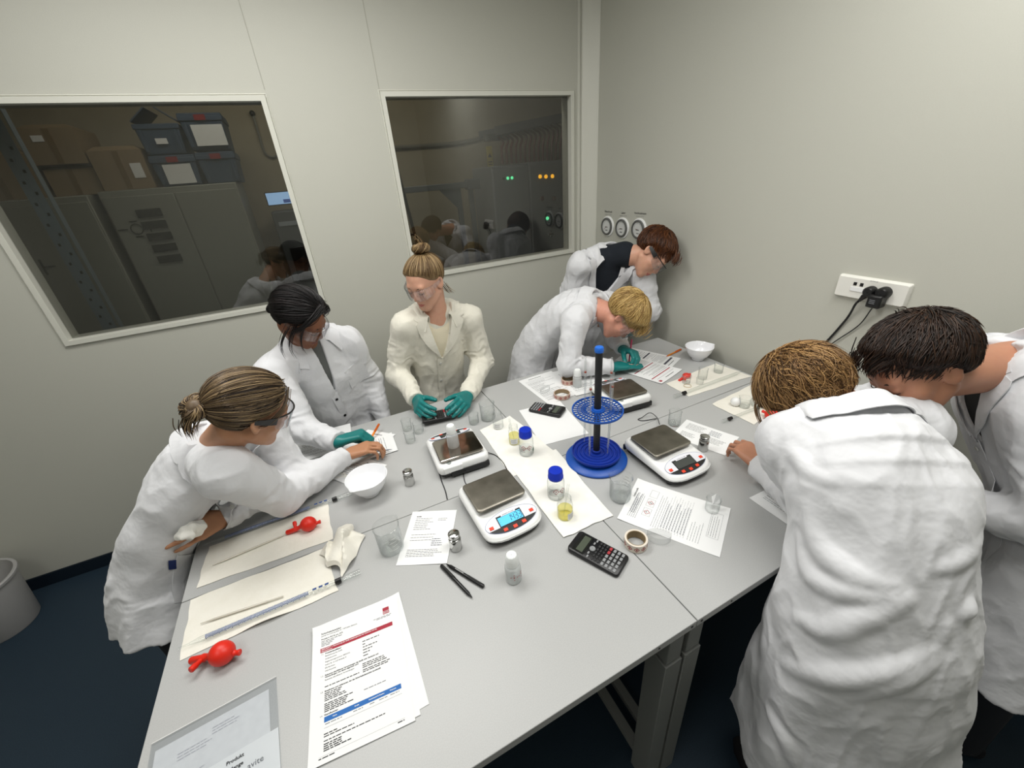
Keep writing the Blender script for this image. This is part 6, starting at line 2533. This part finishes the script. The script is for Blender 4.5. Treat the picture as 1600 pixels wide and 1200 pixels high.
        nv = 0
        cnt = 0
        tries = 0
        while cnt < ns and tries < ns * 12:
            tries += 1
            v = nrm(r.normal(size=3))
            p = Cc + v * RR
            if p[2] < np.interp(p[1], [-0.12, -0.075, -0.035, -0.012, 0.012, 0.035, 0.060, 0.078, 0.10], [-0.075, -0.070, -0.045, 0.012, 0.020, 0.034, 0.066, 0.078, 0.086]) + hl + 0.004:
                continue
            cnt += 1
            p = Cc + v * loc_r(p)
            path = [p * 1.0]
            L = Ln * r.uniform(0.65, 1.25)
            step = 0.009
            nst = max(3, int(L / step))
            wob = r.normal(size=3) * 0.25 * mess
            lift0 = r.uniform(0.0, 0.004) * mess
            lift1 = r.uniform(0.0, H.get('lift', 0.006)) * mess
            wv = r.uniform(0, 6)
            q = p.copy()
            for k in range(nst):
                n_ = nrm((q - Cc) / (RR * RR))
                if kind == 'bun':
                    dv = bun - q
                    if np.linalg.norm(dv) < 0.024:
                        break
                    dv = nrm(dv) + np.array([0, 0, -0.25]) * H.get('sag', 1.0) * max(0, 1 - k / 8.0)
                else:
                    dv = nrm(q - crown) * 0.8 + bias + wob + H.get('wave', 0.0) * np.array([math.sin(k * 0.9 + wv), 0, math.cos(k * 0.9 + wv)])
                dv = nrm(dv - n_ * (dv @ n_))
                q = q + dv * step
                w = (q - Cc) / (loc_r(q) if kind != 'loose' else RR)
                wl = np.linalg.norm(w)
                t = (k + 1) / nst
                tgt = 1.0 + (lift0 + lift1 * t * t) / 0.09
                if q[2] > -0.075 or kind == 'bun':
                    q = Cc + (q - Cc) / wl * (tgt if wl < tgt or kind != 'loose' else wl)
                path.append(q.copy())
            if len(path) < 3:
                continue
            ri = r.uniform(0.0010, 0.0021) * H.get('fat', 1.0)
            mi = r.choice([0, 1, 2], p=H.get('mix', (0.5, 0.3, 0.2)))
            nv = s.strand(V_, F_, M_, nv, path, ri, mi)
        if kind == 'bun':
            br = H.get('bun_r', 0.028)
            ax = nrm(H.get('bun_axis', (0, -1, 0.2)))
            e1 = nrm(np.cross(ax, [0.3, 0.2, 1]))
            e2 = np.cross(ax, e1)
            for k in range(H.get('bun_n', 110)):
                a0, t0 = r.uniform(0, 2 * PI), r.uniform(0, 2 * PI)
                R0, r0 = br * r.uniform(0.55, 0.72), br * r.uniform(0.36, 0.48)
                tw = r.uniform(1.5, 3.5)
                path = []
                for q in range(15):
                    a = a0 + q * 0.16
                    b = t0 + q * 0.16 * tw
                    rad = R0 + r0 * math.cos(b)
                    path.append(bun + ax * (r0 * math.sin(b) * 1.1) + (e1 * math.cos(a) + e2 * math.sin(a)) * rad)
                nv = s.strand(V_, F_, M_, nv, path, r.uniform(0.0012, 0.0022), r.choice([0, 1, 2], p=H.get('mix', (0.5, 0.3, 0.2))))
        for lk in H.get('locks', []):
            path0, n_l, rad = lk[:3]
            sp = smooth_path([np.array(q) for q in path0], 5)
            for k in range(n_l):
                o0 = r.normal(size=3) * rad
                o1 = o0 * 0.4 + r.normal(size=3) * rad * 0.4
                path = [q + o0 * (1 - i / len(sp)) + o1 * (i / len(sp)) for i, q in enumerate(sp)]
                cut = int(len(path) * r.uniform(0.75, 1.0))
                nv = s.strand(V_, F_, M_, nv, path[:max(3, cut)], r.uniform(0.0009, 0.0018), r.choice([0, 1, 2], p=H.get('mix', (0.5, 0.3, 0.2))))
        V = s.H2W(np.array(V_))
        st = np_mesh(V, np.array(F_), 'hair_strands', mats)
        st.data.polygons.foreach_set('material_index', np.array(M_, np.int32))
        # join strands and cap into one mesh of hair
        bm = bmesh.new()
        bm.from_mesh(base.data)
        bm.from_mesh(st.data)
        bm.to_mesh(base.data)
        bm.free()
        bpy.data.objects.remove(st)
        s.put(base)

    def strand(s, V, F, M, nv, path, r, mi):
        n = len(path)
        P3 = np.array(path)
        T_ = np.gradient(P3, axis=0)
        T_ /= np.linalg.norm(T_, axis=1, keepdims=True) + 1e-9
        ref = np.array([0.31, 0.72, 0.62])
        A = np.cross(T_, ref)
        A /= np.linalg.norm(A, axis=1, keepdims=True) + 1e-9
        B = np.cross(T_, A)
        for i in range(n):
            t = i / (n - 1)
            ri = r * (0.75 + 0.5 * t if t < 0.5 else 1.0 - 0.85 * (t - 0.5) * 2)
            for k in range(3):
                a = 2 * PI * k / 3
                V.append(P3[i] + (A[i] * math.cos(a) + B[i] * math.sin(a)) * ri)
        for i in range(n - 1):
            for k in range(3):
                k2 = (k + 1) % 3
                F.append((nv + i * 3 + k, nv + i * 3 + k2, nv + (i + 1) * 3 + k2, nv + (i + 1) * 3 + k))
                M.append(mi)
        return nv + 3 * n

    def local(s, mb, name, m):
        mb.v = [tuple(s.H2W(np.array(v))) for v in mb.v]
        return s.put(mb.build(name, m, None, smooth=50))

    def face(s):
        d = s.d
        bc = mat('brow_' + d['hair']['name'], d['hair']['col'][2], 0.7)
        for sg in (-1, 1):
            mb = MB().tube([(sg * 0.015, 0.0865, 0.0175), (sg * 0.026, 0.0855, 0.0215), (sg * 0.038, 0.0775, 0.0215), (sg * 0.047, 0.068, 0.016)], [0.0022, 0.0030, 0.0026, 0.001], 6)
            s.local(mb, 'eyebrow', bc)
            mb = MB().tube([(sg * 0.019, 0.0865, -0.0035), (sg * 0.026, 0.0905, -0.0062), (sg * 0.036, 0.0890, -0.0062), (sg * 0.044, 0.0815, -0.003)], [0.0006, 0.0012, 0.0013, 0.0006], 6)
            s.local(mb, 'eyelash', mat('lash_dark', '#20150f', 0.7))

    def goggles(s, G):
        fm = G.get('frame')
        N = 30
        root = None
        rows = []
        A1 = G.get('wrap', 1.28)
        for j in range(7):
            t = j / 6
            row = []
            for i in range(N + 1):
                a = -A1 + 2 * A1 * i / N
                k = abs(a) / A1
                nose = math.exp(-(a / 0.13) ** 2)
                zt, zb = 0.022 - 0.006 * k ** 2, -0.034 + 0.022 * nose + 0.014 * k ** 3
                rad = 1.0
                row.append(((0.080 * math.sin(a)), 0.014 + 0.096 * math.cos(a) * rad, zb + (zt - zb) * t))
            rows.append(row)
        mb = MB().grid(rows, 0.0018)
        mb.v = [tuple(s.H2W(np.array(v))) for v in mb.v]
        g = s.put(mb.build('safety_goggles', LENS, None, smooth=60))
        top = MB().tube([(x, y + 0.001, z + 0.001) for x, y, z in rows[-1]], 0.0022 if not fm else 0.0026, 6)
        top.v = [tuple(s.H2W(np.array(v))) for v in top.v]
        top.build('brow_bar', fm or LENS, g)
        for sg in (-1, 1):
            e = rows[-1][-1] if sg > 0 else rows[-1][0]
            mb = MB()
            ys = np.linspace(e[1], -0.035, 8)
            for zz, hh in ((0.0, 0.0075),):
                sec = []
                for y in ys:
                    t = (e[1] - y) / (e[1] + 0.035)
                    hgt = hh * (1.6 - 0.9 * t)
                    x = sg * (0.0805 + 0.004 * math.sin(PI * t))
                    z = 0.008 - 0.0 * t
                    sec.append([(x - 0.0012, y, z - hgt), (x + 0.0012, y, z - hgt), (x + 0.0012, y, z + hgt), (x - 0.0012, y, z + hgt)])
                mb.loft(sec)
            mb.v = [tuple(s.H2W(np.array(v))) for v in mb.v]
            mb.build('temple_arm', fm or LENS, g)

# ------------------------------------------------------------------ the seven people
TAN = skin_mat('tan_skin', '#b58361', '#9a5a4c')
BROWN = skin_mat('brown_skin', '#7d4d31', '#6e3a30')
FAIR = skin_mat('fair_skin', '#cf9f86', '#b5665c')
PINK = skin_mat('pinkish_fair_skin', '#cf957f', '#b0615a')
FLUSH = skin_mat('flushed_skin', '#b98468', '#9e5a52')
DARKTOP = mat('black_top', '#121214', 0.85)
CREAMKNIT = mat('cream_knit', '#ddd5bd', 0.9, bump=0.5, bscale=500)
GREYTOP = mat('grey_top', '#5d5f5d', 0.85)
NAVY = mat('navy_hoodie', '#0d151f', 0.9, bump=0.3, bscale=500)
WHITESHIRT = mat('white_tee', '#cfd0d0', 0.8)
BLKFRAME = mat('black_goggle_frame', '#141414', 0.35)

GRIP = dict(curl=(0.75, 0.8, 0.5), thumb=(0.35, 0.75), spread=0.02)
FLAT = dict(curl=(0.05, 0.08, 0.05), thumb=(0.8, 0.1), spread=0.05)
RELAX = dict(curl=(0.35, 0.4, 0.3), thumb=(0.7, 0.35), spread=0.10)


def hand(pose, dirv, pn, glove=False, **k):
    return dict(pose, dir=np.array(dirv, float), pn=pn, glove=glove, **k)


def make_people():
    # woman leaning at the left end of the table
    wR, wL = P(537, 713, z=0.965), P(352, 808, z=0.972)
    a = Person(dict(
        label='woman with a low brown bun and black-armed goggles leaning over the left table end', seed=3,
        pel=(-0.705, 1.36, 0.88), c7=(-0.43, 1.355, 1.225), sR=(-0.37, 1.165, 1.225), sL=(-0.31, 1.47, 1.18), w=0.90, bulk=0.88, bow=0.018, leg_r=0.78, front_only=0.035,
        eR=P(443, 776, z=0.985), wR=wR, eL=(-0.27, 1.395, 0.975), wL=wL,
        handR=hand(dict(curl=(0.5, 0.9, 0.5), thumb=(0.3, 0.6), spread=0.0), P(576, 712, z=0.935) - wR, (0.1, 0.0, -1)),
        handL=hand(dict(curl=(0.32, 0.5, 0.35), thumb=(0.65, 0.45), spread=0.12), P(282, 838, z=1.02) - wL, (0.35, 0.75, -0.45)),
        Hc=P(392, 640, y=1.215), hf=(0.80, 0.36, -0.42), hu=(0.40, -0.10, 0.9), skin=TAN,
        hem=(0.68, 0.180, 0.140, (-0.022, -0.03)), feet=((-0.80, 1.26), (-0.82, 1.44)), tag_on=[(262, 874), (273, 873), (273, 887), (262, 888)], pocket_on=[[(276, 866), (330, 862), (322, 935), (272, 942)]], vneck=(0.17, 0.045), shirt=DARKTOP, hs=0.97,
        buttons=2,
        hair=dict(name='brown_bun_hair', col=('#5d4c38', '#8d7757', '#2a2018'), kind='bun', bun=(0.0, -0.132, 0.012), bun_r=0.034, bun_n=200, bun_axis=(0.3, -0.6, 0.7), thick=0.010, n=1500, len=0.22,
                  locks=[([(0, -0.135, -0.01), (0.005, -0.140, -0.045), (0.01, -0.125, -0.085)], 60, 0.012), ([(-0.02, 0.075, 0.085), (-0.062, 0.06, 0.05), (-0.076, 0.045, 0.0), (-0.072, 0.03, -0.03)], 10, 0.004),
                         ([(0.02, 0.075, 0.085), (0.062, 0.06, 0.05), (0.078, 0.030, 0.012), (0.076, 0.0, -0.01), (0.05, -0.08, -0.01)], 16, 0.004)]),
        goggles=dict(frame=BLKFRAME)))
    # dark-haired woman
    wR = P(528, 690, z=0.985)
    b = Person(dict(
        label='dark-haired woman in clear goggles writing with one teal glove, behind the leaning woman', seed=5,
        pel=(-0.06, 2.04, 0.88), c7=(-0.115, 1.925, 1.315), sR=(-0.265, 1.835, 1.235), sL=(0.045, 1.965, 1.255), w=0.92,
        eR=(-0.225, 1.70, 1.00), wR=wR, eL=(0.105, 2.03, 0.99), wL=(0.115, 1.93, 0.78),
        handR=hand(dict(curl=(1.0, 1.05, 0.7), thumb=(0.35, 0.7), spread=0.0), P(566, 690, z=0.955) - wR, (0.2, -0.2, -1), True), handL=hand(RELAX, (0.05, -0.25, -0.9), (-0.8, -0.3, 0.1)),
        Hc=P(470, 497, y=1.80), hf=(0.62, -0.42, -0.62), hu=(0.30, -0.35, 0.88), skin=BROWN, hs=0.98,
        hem=(0.50, 0.21, 0.16, (0.0, 0.02)), feet=((-0.15, 2.05), (0.04, 2.10)), vneck=(0.26, 0.022), vx=0.03, shirt=GREYTOP, buttons=2, btn=BLACKPL, lapel=False, pockets=[(-0.10, -0.17, 0.10, 0.11)],
        hair=dict(name='black_hair', col=('#0c090a', '#1b1516', '#050405'), kind='bun', bun=(0.0, -0.115, -0.03), bun_r=0.030, thick=0.014, n=1300, len=0.22,
                  locks=[([(0.07, 0.02, 0.03), (0.088, 0.025, -0.03), (0.090, 0.04, -0.09), (0.075, 0.075, -0.145)], 9, 0.006),
                         ([(0.078, 0.0, 0.01), (0.095, 0.0, -0.05), (0.100, 0.01, -0.11), (0.085, 0.04, -0.17)], 9, 0.006),
                         ([(0.06, 0.05, 0.06), (0.082, 0.06, 0.0), (0.085, 0.08, -0.05), (0.06, 0.105, -0.10)], 6, 0.004),
                         ([(-0.03, 0.05, 0.10), (-0.075, 0.06, 0.06), (-0.085, 0.04, 0.0), (-0.08, 0.02, -0.06)], 30, 0.008),
                         ([(0.0, 0.06, 0.108), (0.06, 0.065, 0.075), (0.083, 0.045, 0.02), (0.082, 0.01, -0.04)], 40, 0.008)]),
        goggles=dict()))
    # standing woman in the middle
    wR, wL = P(652, 624, z=0.955), P(731, 618, z=0.94)
    c = Person(dict(
        label='standing woman with a high bun and cream coat, holding a calculator in teal gloves', seed=8,
        pel=(0.46, 2.07, 0.88), c7=(0.488, 1.985, 1.315), sR=(0.325, 1.965, 1.265), sL=(0.655, 1.965, 1.235), w=0.90,
        eR=(0.245, 2.01, 1.01), wR=wR, eL=(0.705, 1.96, 0.97), wL=wL,
        handR=hand(dict(curl=(0.45, 0.5, 0.4), thumb=(0.5, 0.5), spread=0.06), P(660, 660, z=0.925) - wR, (0.85, 0.1, -0.5), True),
        handL=hand(dict(curl=(0.45, 0.5, 0.4), thumb=(0.5, 0.5), spread=0.06), P(718, 654, z=0.925) - wL, (-0.85, 0.0, -0.5), True),
        hb=0.0042, Hc=P(664, 440, y=1.905), hf=(-0.74, -0.56, -0.36), hu=(-0.15, -0.15, 0.95), skin=FAIR, coat=COATC, hs=1.0,
        hem=(0.50, 0.22, 0.16, (0.0, 0.02)), feet=((0.38, 2.10), (0.56, 2.10)), vneck=(0.235, 0.066), shirt=CREAMKNIT, scoop=0.115, buttons=2,
        hair=dict(name='light_brown_bun_hair', col=('#7a6344', '#a08862', '#54402b'), kind='bun', bun=(0.0, -0.060, 0.138), bun_r=0.036, bun_n=200, bun_axis=(0.1, -0.35, 0.9), thick=0.007, n=1500, len=0.22, sag=0.0,
                  locks=[([(0, -0.07, 0.15), (0.005, -0.07, 0.175), (0.015, -0.075, 0.185)], 16, 0.012), ([(-0.07, -0.03, -0.03), (-0.075, -0.04, -0.07), (-0.085, -0.05, -0.10)], 8, 0.006), ([(-0.06, -0.06, -0.05), (-0.075, -0.06, -0.08), (-0.11, -0.06, -0.10)], 5, 0.006)]),
        goggles=dict()))
    # blond man bending over the corner table
    wR, wL = P(955, 574, z=0.95), P(972, 545, z=0.975)
    d = Person(dict(
        label='blond man bending over the corner table, writing in teal gloves', seed=12,
        pel=(1.10, 2.03, 0.92), c7=(1.29, 1.735, 1.245), sR=(1.125, 1.655, 1.20), sL=(1.44, 1.81, 1.185), w=1.0, bow=0.06,
        eR=(1.05, 1.625, 0.985), wR=wR, eL=(1.46, 1.74, 1.0), wL=wL,
        handR=hand(FLAT, P(1008, 571, z=0.915) - wR, (0.05, -0.05, -1), True), handL=hand(GRIP, P(984, 562, z=0.93) - wL, (-0.4, 0.3, -0.8), True),
        Hc=P(974, 493, y=1.57), hf=(0.18, -0.30, -0.92), hu=(0.62, -0.62, 0.3), skin=PINK, hs=1.04,
        hem=(0.52, 0.23, 0.17, (-0.04, 0.03)), feet=((1.0, 2.08), (1.2, 2.12)), vneck=(0.14, 0.045), shirt=DARKTOP, front_only=0.035, sleeve=1.02, buttons=2,
        hair=dict(name='blond_hair', col=('#b99a5f', '#d3b679', '#8b6c3e'), kind='short', crown=(0.0, -0.045, 0.105), bias=(0, 0.25, -0.2), thick=0.018, n=2200, len=0.075, lift=0.006, mess=0.7, fat=1.15, line=-0.006,
                  locks=[([(0.02, 0.085, 0.085), (0.03, 0.105, 0.06), (0.03, 0.108, 0.035)], 60, 0.016), ([(-0.02, 0.085, 0.085), (-0.025, 0.108, 0.06), (-0.02, 0.11, 0.035)], 60, 0.016)]),
        goggles=dict()))
    # auburn-haired man behind him
    e = Person(dict(
        label='auburn-haired man in a navy hoodie standing in the corner below the gauges', seed=17,
        pel=(1.55, 2.22, 0.93), c7=(1.60, 1.985, 1.425), sR=(1.41, 2.03, 1.385), sL=(1.735, 1.86, 1.31), w=1.02, bow=0.02,
        eR=(1.375, 2.13, 1.13), wR=(1.33, 2.25, 0.88), eL=(1.785, 1.82, 1.07), wL=(1.575, 1.80, 1.12),
        handR=hand(RELAX, (0.15, -0.3, -0.2), (0.2, 0, -1)), handL=hand(RELAX, (-0.3, 0.05, -0.02), (0, 0, -1)),
        Hc=P(1019, 395, y=1.79), hf=(0.14, -0.58, -0.78), hu=(0.62, -0.45, 0.60), skin=FAIR, hs=1.06,
        hem=(0.52, 0.24, 0.17, (0.0, 0.02)), feet=((1.45, 2.25), (1.65, 2.25)), vneck=(0.27, 0.10), shirt=NAVY, shirt_name='hoodie', shirt_up=0.45, shirt_r=0.074, shirt_b=0.074, sleeve=1.05, buttons=1,
        hair=dict(name='auburn_hair', col=('#4c2912', '#6b3d1b', '#2c1608'), kind='short', crown=(0.0, -0.06, 0.10), bias=(0.1, 0.35, -0.1), thick=0.015, n=2000, len=0.06, lift=0.006, mess=1.0, fat=1.1, line=0.008,
                  locks=[([(0.02, 0.075, 0.100), (0.03, 0.100, 0.080), (0.04, 0.104, 0.055)], 50, 0.012), ([(-0.03, 0.07, 0.098), (-0.03, 0.098, 0.080), (-0.02, 0.106, 0.056)], 50, 0.012)]),
        goggles=dict(frame=BLKFRAME)))
    # man with his back to the camera
    wL = np.array([1.165, 0.625, 0.962])
    f = Person(dict(
        label='man with wavy light brown hair leaning with his back to the camera', seed=21, h=0.005,
        pel=(0.95, 0.19, 0.90), c7=(1.100, 0.405, 1.312), sR=(1.278, 0.350, 1.235), sL=(0.965, 0.465, 1.24), r=(0.95, -0.31, 0.03), w=1.12, bow=0.05, bulk=1.05,
        eR=(1.53, 0.46, 1.04), wR=(1.62, 0.66, 0.965), eL=(1.085, 0.43, 1.005), wL=wL,
        handR=hand(RELAX, (0.05, 0.4, -0.1), (0, 0, -1)), handL=hand(dict(curl=(0.65, 0.85, 0.5), thumb=(0.5, 0.4), spread=0.10), P(1146, 704, z=0.935) - wL, (0.2, 0.2, -0.95)),
        Hc=P(1265, 617, z=1.29), hf=(0.32, 0.42, -0.85), hu=(-0.15, 0.85, 0.45), skin=FLUSH, hs=1.05, sleeve=1.08,
        hem=(0.42, 0.25, 0.19, (0.02, -0.05)), feet=((1.05, 0.10), (0.86, 0.16)), vneck=(0.12, 0.04), shirt=WHITESHIRT, front_only=0.035, lapel=False, wr=1.1,
        folds=[([(1262, 790), (1275, 850), (1330, 900), (1400, 915)], 0.020, 0.009), ([(1250, 840), (1268, 900), (1330, 928), (1415, 932)], 0.016, 0.009),
               ([(1245, 965), (1290, 985), (1350, 965), (1420, 940)], 0.020, 0.009), ([(1225, 1040), (1290, 1060), (1380, 1050), (1460, 1020)], 0.022, 0.010),
               ([(1330, 1090), (1400, 1065), (1470, 1030)], 0.018, 0.007), ([(1236, 700), (1262, 735), (1300, 752)], 0.010, 0.006), ([(1200, 1110), (1225, 1150), (1240, 1195)], 0.014, 0.008),
               ([(1530, 840), (1500, 872), (1465, 890)], 0.012, 0.005), ([(1540, 920), (1520, 945), (1505, 960)], 0.012, 0.004)],
        hair=dict(name='wavy_light_brown_hair', col=('#7a5a36', '#ab8656', '#463019'), kind='short', crown=(0.0, -0.05, 0.10), bias=(0.0, 0.1, -0.25), thick=0.024, n=2600, len=0.12, lift=0.012, mess=0.9, wave=0.38, fat=0.85, mix=(0.4, 0.4, 0.2), line=-0.01,
                  locks=[([(-0.06, 0.03, 0.08), (-0.10, 0.05, 0.06), (-0.125, 0.06, 0.01), (-0.115, 0.06, -0.05)], 8, 0.006), ([(-0.06, -0.02, 0.09), (-0.105, -0.01, 0.06), (-0.12, 0.0, 0.0), (-0.10, 0.02, -0.06)], 10, 0.007),
                         ([(-0.07, -0.05, 0.05), (-0.10, -0.05, 0.0), (-0.09, -0.04, -0.06), (-0.07, -0.03, -0.09)], 14, 0.008)])))
    # dark-haired man at the right edge
    g = Person(dict(
        label='dark-haired man in profile at the right picture edge, bowing over his neighbour', seed=27, h=0.005,
        pel=(1.61, 0.05, 0.95), c7=(1.600, 0.315, 1.375), sR=(1.70, 0.47, 1.30), sL=(1.49, 0.18, 1.28), r=(0.62, 0.78, 0.03), w=1.08, bow=0.02,
        eR=(1.74, 0.58, 1.06), wR=(1.70, 0.76, 0.97), eL=(1.45, 0.08, 1.03), wL=(1.455, 0.29, 0.97),
        handR=hand(RELAX, (-0.15, 0.35, -0.1), (0, 0, -1)), handL=hand(RELAX, (-0.1, 0.4, -0.1), (0, 0, -1)),
        Hc=P(1432, 573, z=1.375), hf=(-0.75, 0.27, -0.58), hu=(-0.40, 0.40, 0.78), skin=FLUSH, hs=1.06, sleeve=1.08,
        hem=(0.50, 0.24, 0.19, (-0.01, -0.02)), feet=((1.66, 0.10), (1.56, -0.02)), vneck=(0.22, 0.08), shirt=DARKTOP, front_only=0.085, wr=1.1, buttons=2,
        hair=dict(name='dark_brown_hair', col=('#24160e', '#382417', '#120b07'), kind='short', crown=(0.0, -0.06, 0.10), bias=(0.0, 0.30, -0.1), thick=0.020, n=2800, len=0.055, lift=0.006, mess=0.8, fat=0.9, line=0.003,
                  locks=[([(0.02, 0.075, 0.100), (0.02, 0.100, 0.085), (0.02, 0.110, 0.062)], 60, 0.013), ([(-0.03, 0.07, 0.098), (-0.02, 0.098, 0.085), (-0.02, 0.108, 0.062)], 60, 0.013), ([(0.0, -0.05, 0.112), (0.0, -0.045, 0.132), (0.005, -0.030, 0.142)], 24, 0.012)])))
    return a, b, c, d, e, f, g


PEOPLE = make_people()
